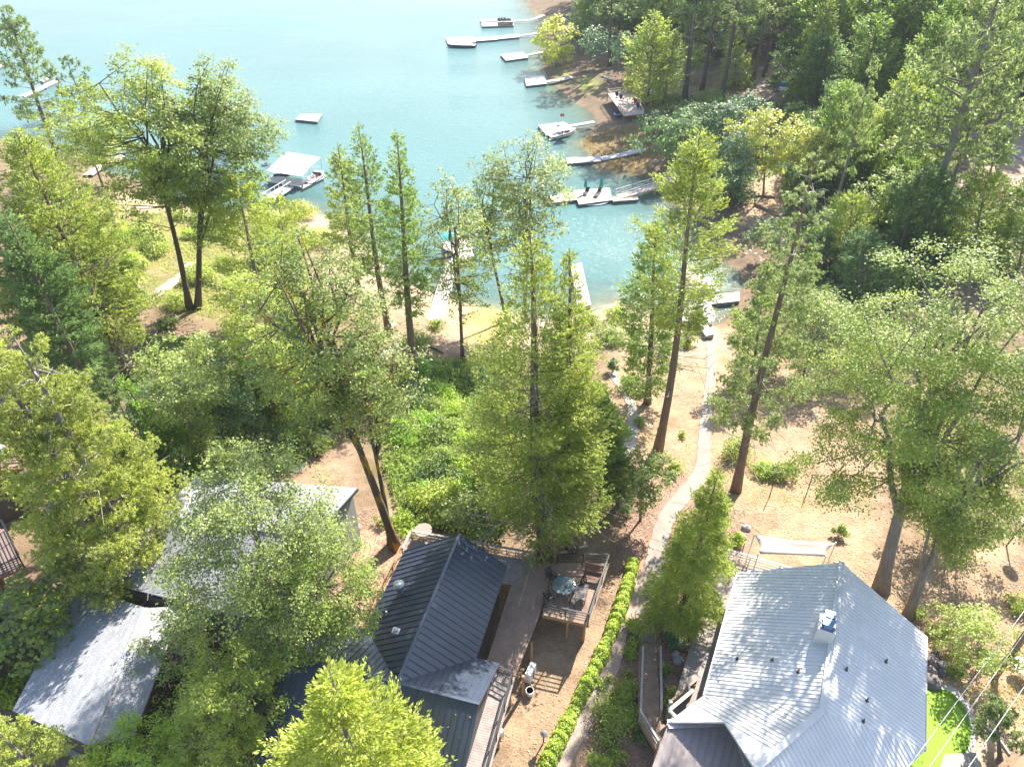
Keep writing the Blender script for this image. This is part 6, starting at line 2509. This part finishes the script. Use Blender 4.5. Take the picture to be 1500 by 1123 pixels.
for (b, t, w, lf, k, l) in (
        ((862, 40), (862, -25), 26, 'cedar_dark', 'cedar', 'dark cedar at the very top of the shoreline'),
        ((848, 78), (846, 20), 24, 'oak_green', 'maple', 'green leafy tree just behind the willow'),
        ((872, 98), (876, 40), 26, 'blue_green', 'oak', 'blue green oak beside the lone thick trunk'),
        ((920, 110), (915, 45), 24, 'blue_green', 'oak', 'blue green oak between the lone trunk and the yellow cedar'),
        ((905, 60), (912, -5), 28, 'cedar_green', 'cedar', 'green cedar directly above the far shore deck'),
        ((940, 40), (948, -25), 30, 'cedar_dark', 'cedar', 'dark cedar above the yellow green cedar'),
        ((985, 60), (1002, -20), 32, 'cedar_green', 'cedar', 'green cedar rising between the yellow cedar and the pines'),
        ((985, 250), (980, 158), 44, 'cedar_dark', 'oak', 'dense dark bushy tree overhanging the marsh walkway'),
        ((952, 205), (955, 165), 22, 'oak_dark', 'maple', 'low dark tree at the forest edge of the marsh'),
        ((1015, 215), (1018, 150), 34, 'oak_dark', 'maple', 'dark undergrowth tree below the straight dark trunk'),
        ((1055, 215), (1062, 150), 34, 'blue_green', 'maple', 'bluish shaded tree below the far pine trunks'),
        ((1090, 200), (1098, 135), 30, 'blue_green', 'maple', 'bluish small tree just below the two close pines'),
        ((1118, 288), (1122, 156), 48, 'oak_gold', 'oak', 'golden topped round tree with a curved trunk above the clearing'),
        ((1085, 298), (1080, 190), 36, 'blue_green', 'oak', 'blue green round tree beside the clearing'),
        ((1030, 300), (1025, 215), 34, 'cedar_dark', 'cedar', 'dark cedar behind the top of the tall leaning cedar'),
        ((1195, 278), (1192, 184), 40, 'oak_gold', 'oak', 'golden round tree next to the curved trunk one'),
        ((1165, 190), (1170, 150), 22, 'oak_pale', 'maple', 'pale small tree on the near side of the forest road'),
        ((1188, 205), (1186, 163), 18, 'oak_pale', 'maple', 'pale wispy sapling beside the shaded road bend'),
        ((1252, 275), (1252, 166), 32, 'oak_yellow', 'cedar', 'yellow green cedar below the road bend'),
        ((1283, 228), (1291, 163), 20, 'cedar_bright', 'fir', 'bright small cedar beside the brightest pointed one'),
        ((1313, 205), (1330, 134), 25, 'cedar_bright', 'fir', 'brightest pointed young cedar on the far slope'),
        ((1362, 216), (1374, 160), 20, 'cedar_dark', 'fir', 'dark pointed young cedar below the pale big pine'),
        ((1448, 258), (1470, 180), 30, 'cedar_green', 'fir', 'green cone shaped tree at the edge of the sandy lot'),
        ((1322, 295), (1330, 195), 40, 'oak_yellow', 'oak', 'yellow green round tree below the brightest cedar'),
        ((1240, 295), (1245, 240), 18, 'cedar_dark', 'fir', 'small dark cedar behind the sparse pine'),
        ((1256, 286), (1276, 190), 28, 'cedar_green', 'cedar', 'slim green cedar with a leaning trunk above the small dark one'),
        ((1290, 365), (1312, 250), 52, 'oak_green', 'oak', 'broad green tree in the middle of the far thicket'),
        ((1240, 385), (1250, 285), 40, 'cedar_yellow', 'cedar', 'yellow green cedar just behind the sparse pine'),
        ((1355, 375), (1374, 245), 38, 'cedar_dark', 'cedar', 'dark conifer below the pale big pine'),
        ((1425, 385), (1446, 250), 40, 'cedar_yellow', 'cedar', 'yellow green conifer behind the top of the huge oak'),
        ((1492, 390), (1520, 260), 44, 'cedar_green', 'cedar', 'green conifer below the sandy lot'),
        ((1180, 392), (1188, 330), 34, 'oak_dark', 'maple', 'dark tree under the bare twigs of the sparse pine'),
        ((1130, 380), (1128, 322), 30, 'oak_dark', 'maple', 'dark tree on the rocky bank of the inlet'),
        ((1255, 450), (1272, 340), 40, 'cedar_dark', 'cedar', 'dark cedar in the hollow behind the huge oak'),
        ((1160, 470), (1172, 395), 44, 'cedar_green', 'cedar', 'green bushy cedar behind the middle of the sparse pine'),
        ((1010, 120), (1018, 62), 22, 'oak_yellow', 'maple', 'sunlit small tree between the far pine trunks'),
        ((1230, 130), (1242, 10), 40, 'cedar_green', 'cedar', 'green cedar above the pale blue car clearing'),
        ((1200, 160), (1212, 55), 34, 'cedar_dark', 'cedar', 'dark cedar over the shaded forest road'),
        ((1270, 175), (1284, 20), 42, 'cedar_green', 'cedar', 'tall green cedar topped with a yellow crown on the far slope'),
        ((1316, 142), (1366, -25), 52, 'pine_pale', 'pine', 'tall dark feathered pine with a visible leaning trunk'),
        ((1392, 192), (1472, -50), 58, 'pine_pale', 'pine', 'very tall pale pine at the top of the sandy lot'),
        ((1372, 332), (1454, 92), 42, 'pine_pale', 'pine', 'pale big pine leaning across the sandy lot'),
        ((1440, 150), (1496, 30), 46, 'cedar_yellow', 'cedar', 'yellow green cedar at the upper edge of the sandy lot'),
        ((1345, 120), (1360, 20), 34, 'cedar_dark', 'cedar', 'dark cedar behind the tall feathered pine')):
    tr_ = tree(k, b, t, w, lf, l, lai=2.9 if k != 'pine' else 2.4)
    if k in ('cedar', 'fir', 'pine') and b[1] > 190:
        NEARSRC.append(tr_)

# shrubs that stand alone
for (x, y, w, hgt, lf, l) in (
        (1006, 505, 15, 2.0, 'oak_yellow', 'round feathery bush at the head of the concrete path'),
        (1078, 668, 27, 1.9, 'oak_yellow', 'round bush at the foot of the sparse pine'),
        (1116, 692, 18, 1.4, 'lime', 'bright low bush beside the green bush on the bare slope'),
        (1147, 700, 19, 1.7, 'oak_green', 'green bush at the end of the pair on the bare slope'),
        (987, 692, 13, 1.1, 'oak_yellow', 'small round bush beside the bend of the path'),
        (970, 628, 8, .7, 'oak_yellow', 'tiny bush above the foot of the leaning cedar'),
        (1000, 640, 7, .6, 'oak_yellow', 'tiny bush on the slope beside the path bend'),
        (936, 622, 10, 1.0, 'oak_pale', 'small grey green bush on the narrow stone path'),
        (898, 545, 9, 2.2, 'cedar_dark', 'small dark cypress like bush above the narrow path'),
        (925, 572, 22, 1.8, 'oak_green', 'loose green bush at the top of the narrow path'),
        (890, 500, 24, 2.2, 'oak_pale', 'pale bush by the shore behind the cedars'),
        (905, 470, 22, 2.0, 'oak_yellow', 'yellow bush on the bank above the glittering bay'),
        (868, 478, 16, 1.8, 'oak_yellow', 'yellow bush next to the white walkway by the shore'),
        (1228, 785, 10, 1.5, 'oak_green', 'little green sapling bush beside the shade sail'),
        (1082, 795, 12, .9, 'lime', 'bright low bush by the rocks next to the front deck'),
        (927, 920, 11, 1.1, 'hedge', 'largest clipped ball shrub beside the boardwalk'),
        (925, 944, 6.5, .7, 'hedge', 'small clipped ball shrub below the largest one'),
        (922, 962, 9, .85, 'hedge', 'middle sized clipped ball shrub halfway along the gravel'),
        (917, 988, 6, .6, 'oak_green', 'dark green small ball shrub by the boardwalk foot'),
        (881, 1006, 8, .7, 'juniper', 'grey green ball shrub isolated on the gravel'),
        (893, 996, 4, .4, 'oak_yellow', 'tiny yellow tuft on the gravel'),
        (900, 1062, 40, 1.35, 'juniper', 'wide sprawling juniper mound beside the boardwalk'),
        (922, 1026, 27, 1.2, 'juniper', 'upper sprawling juniper mound under the boardwalk rail'),
        (872, 1118, 26, 1.0, 'juniper', 'lower juniper mound beside the bright hedge'),
        (940, 1080, 18, .9, 'oak_dark', 'dark shaded mound below the boardwalk end'),
        (905, 1110, 16, .8, 'oak_yellow', 'yellowish mound among the junipers'),
        (985, 942, 14, 1.1, 'blue_green', 'blue green mound shrub beside the boardwalk and pale rock'),
        (975, 985, 9, .8, 'oak_green', 'small dark shrub between the boardwalk and the dish'),
        (982, 1025, 15, 1.0, 'oak_green', 'green shrub at the tan entry wall'),
        (985, 915, 15, 1.1, 'oak_dark', 'dark shrub at the foot of the feathery conifer'),
        (1018, 905, 11, .9, 'oak_pale', 'pale shrub against the side deck'),
        (1340, 905, 15, 1.2, 'oak_green', 'low leafy shrub under the second oak trunk'),
        (1400, 990, 14, .8, 'oak_yellow', 'yellow green shrub below the scrub oak'),
        (1378, 925, 16, .7, 'oak_yellow', 'yellow ground shrub beside the pale roof corner'),
        (1490, 890, 20, 1.0, 'oak_yellow', 'yellow shrub behind the scrub oak at the overhead wire'),
        (560, 766, 13, 1.0, 'lime', 'bright green shrub at the foot of the mossy oak'),
        (595, 772, 22, 1.0, 'lime', 'bright low shrub against the back deck rail'),
        (668, 752, 28, 1.8, 'oak_pale', 'pale leafy shrub below the back deck'),
        (440, 318, 26, 2.2, 'oak_gold', 'golden shrub on the shore by the covered boat dock'),
        (400, 335, 28, 2.4, 'oak_yellow', 'yellow shrub on the shore under the thin conifers'),
        (505, 330, 20, 2.2, 'oak_yellow', 'yellow green shrub at the waterline beside the slender cedars'),
        (470, 360, 30, 2.6, 'oak_yellow', 'wide shrub behind the slender cedars'),
        (640, 480, 13, 1.2, 'oak_yellow', 'little shrub on the beach by the white plank walkway'),
        (700, 545, 22, 1.6, 'oak_yellow', 'yellow shrub above the thicket beside the tall cedar'),
        (610, 505, 26, 1.8, 'oak_green', 'green shrub at the foot of the beach pines'),
        (650, 690, 24, 2.4, 'cedar_green', 'young cedar like bush in the thicket'),
        (470, 470, 36, 2.6, 'oak_green', 'green shrub between the mossy oak and the beach'),
        (245, 480, 16, 1.6, 'oak_green', 'green shrub on the path edge below the lakeside oaks'),
        (200, 395, 18, 1.6, 'oak_yellow', 'yellow shrub at the bend of the white path'),
        (120, 370, 30, 2.0, 'oak_yellow', 'wide yellow shrub on the grassy slope'),
        (25, 930, 26, 1.6, 'hedge', 'bright shrub along the dark skylight roof')):
    p = gnd(x, y)
    q = p + np.array((0, 0, hgt))
    tx, ty = to_px(q)
    tree('bush', (x, y), (tx, ty), w, lf, l, lpx=4.0, lai=3.4)

# the thicket below the cottage: shrubs nothing tells apart
TH = 'leafy shrubs crowded in the thicket below the cottage'
rg = np.random.RandomState(5)
poly = [(560, 555), (620, 545), (715, 555), (735, 650), (712, 765), (640, 770), (605, 700), (575, 640)]
pts = []
while len(pts) < 40:
    x, y = rg.uniform(555, 740), rg.uniform(545, 770)
    if inside(np.array(poly, float), np.array([x]), np.array([y]))[0] and all(math.hypot(x - a, (y - b) * 1.4) > 15 for a, b in pts):
        pts.append((x, y))
protos = []
for i, (x, y) in enumerate(pts):
    p = gnd(x, y)
    lab = 'leafy green shrub in the crowded thicket between the mossy oak and the tallest cedar'
    if i < 6:
        q = p + np.array((0, 0, 1.9))
        protos.append(tree('bush', (x, y), to_px(q), 26, ['oak_green', 'lime', 'oak_dark', 'cedar_bright', 'oak_yellow', 'oak_green'][i], lab, group=TH, lpx=4.2, lai=3.0))
    else:
        clone(protos[i % 6], p, rg.uniform(.6, 1.25), rg.uniform(0, 6.28), lab, TH)
# undergrowth shrubs of the western grove and the far bank
for grp, lab, poly, n, smin, smax in (
        ('shrubs under the western grove', 'green undergrowth shrub in the shade of the western grove', [(225, 520), (330, 560), (470, 560), (500, 640), (420, 680), (300, 690), (240, 640)], 26, .8, 1.5),
        ('shrubs on the far bank', 'dark green undergrowth shrub on the far bank below the pines', [(950, 160), (1100, 140), (1240, 240), (1440, 300), (1490, 390), (1260, 440), (1200, 300), (1060, 300), (1000, 260)], 60, 1.2, 2.6),
        ('shrubs on the western shore slope', 'yellow green shrub on the grassy western shore slope', [(60, 300), (170, 350), (300, 300), (440, 320), (460, 430), (330, 440), (200, 470), (60, 430)], 60, .5, 1.4)):
    k = 0
    t0 = 0
    while k < n and t0 < 4000:
        t0 += 1
        x, y = rg.uniform(50, 1500), rg.uniform(130, 700)
        if not inside(np.array(poly, float), np.array([x]), np.array([y]))[0]:
            continue
        if 'western shore' in grp and (abs(y - (452 - (x - 190) * .7)) < 22 and x < 300):
            continue
        if 'far bank' in grp and (1085 < x < 1160 and 235 < y < 330 or 1100 < x < 1175 and 105 < y < 165):
            continue
        p = gnd(x, y)
        if p[2] < WL + .3:
            continue
        idx = {'shrubs under': [0, 2, 5], 'shrubs on th': [2, 0, 2]}.get(grp[:12], [0])
        if 'western shore' in grp:
            idx = [1, 4, 4]
        clone(protos[idx[k % 3]], p, rg.uniform(smin, smax), rg.uniform(0, 6.28), lab, grp)
        k += 1

# forest filling the far slope: stands of conifers like one another
FG = 'conifers of the deep forest on the far slope'
fl = 'forest conifer among the dense stand covering the far slope'
srcs = []
for i, (k, b, t, w, lf) in enumerate((('cedar', (1180, 60), (1195, -60), 34, 'cedar_green'), ('cedar', (1040, 70), (1050, -60), 30, 'cedar_green'), ('pine', (1300, 60), (1325, -90), 36, 'pine_green'),
                                      ('fir', (1420, 70), (1445, -60), 32, 'cedar_yellow'), ('cedar', (1240, 30), (1255, -90), 32, 'cedar_yellow'), ('oak', (1120, 50), (1126, -20), 34, 'oak_green'))):
    srcs.append(tree(k, b, t, w, lf, fl, group=FG, lpx=3.6))
placed = [(s.location.x, s.location.y) for s in srcs] + [(B[0], B[1]) for (_, B, R, h_) in TREES if B[1] > 90]
k = t0 = 0
ROADX = [gnd(x, y)[:2] for x, y in ((1100, 118), (1160, 140), (1215, 190), (1240, 215))]
while k < 250 and t0 < 7000:
    t0 += 1
    far_ = k > 170
    x = rg.uniform(800, 1640) if not far_ else rg.uniform(820, 1700)
    y = rg.uniform(-8, 150) if not far_ else rg.uniform(-60, 60)
    if t0 % 5 == 4 and not far_:
        x, y = rg.uniform(1180, 1500), rg.uniform(160, 400)
    lim = 420 if t0 % 5 == 4 and y > 215 and x > 1200 else -10 if x < 850 else (70 if x < 980 else (100 if x < 1180 else (150 if x < 1330 else 215)))
    if y > lim or (1395 < x < 1620 and 165 < y < 300) or (1080 < x < 1165 and y > 225) or (x > 1350 and 150 < y):
        continue
    if 1085 < x < 1180 and 85 < y < 160 or 1180 < x < 1232 and 40 < y < 110:
        continue
    p = gnd(x, y)
    if p[2] < WL + .6 or p[1] > 520:
        continue
    md = 3.9 if p[1] < 260 else 7.0
    if any(math.hypot(p[0] - a, p[1] - b) < md for a, b in placed):
        continue
    placed.append((p[0], p[1]))
    j = int(rg.choice(6, p=[.25, .2, .2, .15, .1, .1]))
    clone(srcs[j] if y < 190 else NEARSRC[int(rg.randint(len(NEARSRC)))], p - np.array((0, 0, .1)), rg.uniform(1.0, 1.4) * (1 if j != 5 else 1.2), rg.uniform(0, 6.28), fl, FG, rg.uniform(.7, .95))
    k += 1
print('forest clones', k)

# hedge: one clipped strip of yellow green leaves
HP = [gnd(x, y) for x, y in ((927, 826), (920, 856), (907, 896), (894, 931), (881, 961), (867, 988), (843, 1038), (817, 1088), (795, 1132))]
rg = np.random.RandomState(3)
Cn = []
seg = [np.linalg.norm(b - a) for a, b in zip(HP, HP[1:])]
n = 21000
u = rg.uniform(0, sum(seg), n)
cum = np.concatenate(([0], np.cumsum(seg)))
ii = np.clip(np.searchsorted(cum, u) - 1, 0, len(seg) - 1)
P0, P1 = np.array(HP)[ii], np.array(HP)[ii + 1]
tt = ((u - cum[ii]) / np.array(seg)[ii])[:, None]
c = P0 + (P1 - P0) * tt
d = unit((P1 - P0) * (1, 1, 0))
side = np.stack((-d[:, 1], d[:, 0], 0 * d[:, 0]), 1)
lump = 1 + .10 * np.sin(u * 1.9 + 2 * np.sin(u * .7)) + .09 * np.sin(u * 6.1 + 3 * np.sin(u * 1.3)) + .05 * np.sin(u * 13.7)
a = rg.uniform(0, math.pi, n)
r = rg.uniform(.35, 1, n) ** .5
c = c + side * (np.cos(a) * r * .46 * lump)[:, None] + np.array((0, 0, 1)) * (np.sin(a) * r * .75 * lump + .03)[:, None]
nn = unit(side * np.cos(a)[:, None] + np.array((0, 0, 1)) * (np.sin(a) + .3)[:, None] + rand_dirs(rg, n) * .7)
aa = unit(np.cross(nn, rand_dirs(rg, n)))
f = rg.uniform(.7, 1.3, n)
hq = leaf_quads(c, aa, np.cross(nn, aa), .13 * f, .09 * f)
hroot = thing('hedge', 'low bright yellow green hedge running beside the gravel strip', 'hedge', HP[4])
o = bpy.data.objects.new('foliage', leaf_mesh('hedge_foliage', hq - HP[4], rg.uniform(0, 1, n), LEAF['hedge']))
C.objects.link(o)
o.parent = hroot
mb = MB()
for i in range(60):
    uu = sum(seg) * (i + .5) / 60
    k = min(int(np.searchsorted(cum, uu) - 1), len(seg) - 1)
    q = HP[k] + (HP[k + 1] - HP[k]) * (uu - cum[k]) / seg[k]
    mb.tube([q - (0, 0, .1), q + (rg.uniform(-.2, .2), rg.uniform(-.2, .2), .55)], .015, 4)
mb.build('stems', BARK['brown'], hroot)


# ground cover and litter
def scatter(name, poly_px, n, ll, wd_, m, lift, upright, seed, thr=-.2, clear=(), freq=.25):
    rg = np.random.RandomState(seed)
    P = np.array(gp(poly_px))
    lo, hi = P.min(0), P.max(0)
    X, Y = rg.uniform(lo[0], hi[0], n * 3), rg.uniform(lo[1], hi[1], n * 3)
    ok = inside(P, X, Y) & (wav(X, Y, freq, seed) + .5 * wav(X, Y, freq * 4, seed + 1) > thr)
    for s in clear:
        ok &= seg_dist(s[0], X, Y, False) > s[1]
    X, Y = X[ok][:n], Y[ok][:n]
    n = len(X)
    Z = ground(X, Y)
    k = Z > WL + .05
    X, Y, Z = X[k], Y[k], Z[k]
    n = len(X)
    if upright:
        nn = unit(rand_dirs(rg, n) + np.array((0, 0, .2)))
        a = unit(np.array((0, 0, 1.0)) + rand_dirs(rg, n) * .8)
        s = unit(np.cross(a, nn))
        Cn = np.stack((X, Y, Z + rg.uniform(0, lift, n)), 1)
    else:
        nn = unit(np.array((0, 0, 1.0)) + rand_dirs(rg, n) * .3)
        a = unit(np.cross(nn, rand_dirs(rg, n)))
        s = np.cross(nn, a)
        Cn = np.stack((X, Y, Z + .03 + rg.uniform(0, lift, n)), 1)
    f = rg.uniform(.6, 1.4, n)
    o = bpy.data.objects.new(name, leaf_mesh(name, leaf_quads(Cn, a, s, ll * f, wd_ * f), rg.uniform(0, 1, n), m))
    C.objects.link(o)
    kind(o, 'stuff')
    STATS['q'] += n
    return o


PMl = [tuple(p[:2]) for p in PM[::3]]
GVl = [tuple(gnd(x, y)[:2]) for x, y in ((936, 838), (920, 892), (905, 930), (892, 975), (868, 1028), (839, 1080), (815, 1126))]
LIT = leaf_mat('litter_tan', (.26, .185, .115), .5, .1, (1.1, 1, .95))
LITB = leaf_mat('litter_brown', (.15, .10, .07), .5, .1, (1.2, 1.1, 1))
GRS = leaf_mat('dry_grass', (.33, .27, .12), .4, .35, (1.1, 1, .8))
GRN = leaf_mat('grass_green', (.15, .175, .05), .45, .4)
UND = leaf_mat('undergrowth_leaf', (.085, .128, .034), .5, .4)
ORG_ = leaf_mat('orange_grass', (.17, .125, .05), .4, .3, (1.1, 1, .8))
yard = [(870, 560), (1000, 480), (1090, 490), (1180, 560), (1290, 590), (1300, 870), (1500, 800), (1500, 1000), (1380, 1000), (1240, 830), (1090, 800), (1060, 700), (900, 700)]
scatter('leaf_litter', yard, 8000, .14, .085, LIT, .02, False, 31, -.5, [(PMl, 1.0)])
scatter('leaf_litter', [(880, 840), (960, 690), (1060, 690), (1090, 800), (1000, 1000), (960, 1123), (850, 1123)], 7500, .11, .07, LITB, .02, False, 32, -.6, [(PMl, .9), (GVl, .65), ([tuple(p[:2]) for p in HP], .5)])
scatter('leaf_litter', [(480, 760), (560, 740), (610, 810), (520, 1010), (470, 980)], 3500, .13, .08, LITB, .02, False, 33, -.3)
scatter('leaf_litter', [(700, 980), (760, 930), (860, 930), (905, 860), (840, 1040), (790, 1123), (690, 1123)], 350, .1, .06, LIT, .02, False, 34, -.2)
scatter('leaf_litter', [(840, 60), (1180, 20), (1240, 240), (1500, 250), (1500, 400), (1160, 420), (1020, 320), (960, 200)], 14000, .45, .3, LITB, .04, False, 35, -.6)
scatter('dry_grass', [(900, 540), (1010, 500), (1090, 500), (1100, 600), (1280, 640), (1280, 760), (1100, 740), (960, 680)], 9000, .3, .05, GRS, .08, True, 41, .1, [(PMl, 1.1)])
scatter('dry_grass', [(1340, 830), (1500, 800), (1500, 1090), (1430, 1040), (1350, 930)], 5000, .25, .05, GRS, .08, True, 42, .0)
scatter('grass', [(60, 290), (250, 300), (420, 305), (460, 420), (330, 470), (240, 450), (100, 470), (40, 400)], 22000, .42, .09, GRN, .14, True, 43, -.35)
scatter('marsh_grass', [(846, 205), (885, 190), (948, 182), (958, 235), (935, 255), (880, 248)], 5000, .5, .12, ORG_, .1, True, 44, -.4)
scatter('undergrowth', [(550, 550), (600, 525), (720, 530), (760, 640), (740, 775), (590, 775), (560, 680)], 15000, .34, .19, UND, .5, True, 45, -.45)
scatter('undergrowth', [(200, 490), (330, 500), (500, 560), (520, 640), (420, 690), (240, 700)], 11000, .36, .2, UND, .5, True, 46, -.3)
scatter('undergrowth', [(940, 140), (1180, 150), (1260, 250), (1500, 310), (1500, 400), (1200, 440), (1140, 350), (1160, 250), (1040, 300), (980, 250)], 14000, .6, .34, leaf_mat('fern_dark', (.06, .10, .035), .5, .35), .7, True, 47, -.3)
scatter('undergrowth', [(0, 880), (60, 860), (120, 880), (20, 1040), (0, 1040)], 3500, .26, .15, LEAF['hedge'], .6, True, 48, -.3)
scatter('undergrowth', [(1345, 900), (1410, 930), (1420, 1020), (1370, 1010)], 2500, .2, .1, GRN, .25, True, 49, -.2)
scatter('shore_grass', [(440, 330), (560, 395), (700, 460), (740, 470), (735, 520), (560, 520), (500, 440)], 6000, .35, .07, GRS, .1, True, 50, .05)

# needles and leaves blown onto the dark roof
rg = np.random.RandomState(77)
n = 110
a_, p_ = rg.uniform(.6, 10, n), -rg.uniform(.1, 3.8, n)
keep = a_ > 4.3 * (-p_) / LW + .3
a2, p2 = -rg.uniform(.2, 4.2, n), rg.uniform(-4, 4.2, n)
k2 = rg.uniform(size=n) < .5
A_, P_ = np.concatenate((a_[keep], a2[k2])), np.concatenate((p_[keep], p2[k2]))
Zr = np.concatenate((R2 - slopeL * -p_[keep], R2 + a2[k2] * (R2 - 3.3) / 4.4)) + .03
Cn = np.stack((H2.o[0] + H2.al[0] * A_ + H2.pe[0] * P_, H2.o[1] + H2.al[1] * A_ + H2.pe[1] * P_, Zr), 1)
nn = unit(np.array((0, 0, 1.0)) + rand_dirs(rg, len(Cn)) * .3)
aa = unit(np.cross(nn, rand_dirs(rg, len(Cn))))
f = rg.uniform(.5, 1.4, len(Cn))
o = bpy.data.objects.new('roof_leaf_litter', leaf_mesh('roof_leaf_litter', leaf_quads(Cn, aa, np.cross(nn, aa), .08 * f, .035 * f), rg.uniform(0, 1, len(Cn)), LITB))
C.objects.link(o)
kind(o, 'stuff')

# ------------------------------------------------------------------ sky, sun, air, camera
world = bpy.data.worlds.new('World')
SC.world = world
world.use_nodes = True
wn = world.node_tree
bg = wn.nodes['Background']
sky = wn.nodes.new('ShaderNodeTexSky')
sky.sky_type = 'NISHITA'
sky.sun_disc = False
sky.sun_elevation = SUN_EL
sky.sun_rotation = SUN_AZ
sky.air_density = 1.0
sky.dust_density = 1.2
wn.links.new(sky.outputs[0], bg.inputs[0])
bg.inputs[1].default_value = .115
sd = bpy.data.lights.new('sun', 'SUN')
sd.energy = 5.0
sd.angle = math.radians(.53)
sd.color = (1.0, .94, .85)
so = bpy.data.objects.new('sun', sd)
C.objects.link(so)
tosun = Vector((math.sin(SUN_AZ) * math.cos(SUN_EL), math.cos(SUN_AZ) * math.cos(SUN_EL), math.sin(SUN_EL)))
so.rotation_euler = tosun.to_track_quat('Z', 'Y').to_euler()
so.location = tosun * 300

HAZE = 0.00016
if HAZE:
    mb = MB()
    mb.prism([(-2400, -60), (700, -60), (700, 2600), (-2400, 2600)], -16, 60)
    m, nt, b = nodes('haze_air')
    nt.nodes.remove(b)
    v = nt.nodes.new('ShaderNodeVolumePrincipled')
    v.inputs['Density'].default_value = HAZE
    v.inputs['Color'].default_value = (.86, .92, 1, 1)
    nt.links.new(v.outputs[0], nt.nodes['Material Output'].inputs['Volume'])
    kind(mb.build('haze', m, org=(0, 0, 0)), 'stuff')

cam = bpy.data.cameras.new('camera')
cam.sensor_fit = 'HORIZONTAL'
cam.sensor_width = 36
cam.lens = F / 1500 * 36
cam.clip_end = 6000
cam.clip_start = .5
co = bpy.data.objects.new('camera', cam)
C.objects.link(co)
co.location = (0, 0, HC)
co.rotation_euler = (math.pi / 2 - PIT, 0, 0)
SC.camera = co
vs = SC.view_settings
vs.view_transform = 'Standard'
vs.look = 'None'
vs.exposure = 1.58
vs.gamma = 1
cy = SC.cycles
cy.max_bounces = 7
cy.diffuse_bounces = 4
cy.glossy_bounces = 2
cy.transmission_bounces = 4
cy.transparent_max_bounces = 6
cy.use_denoising = True
cy.caustics_reflective = False
cy.caustics_refractive = False
cy.sample_clamp_indirect = 6
print('leaf quads', STATS['q'], 'trees', NTREE[0])
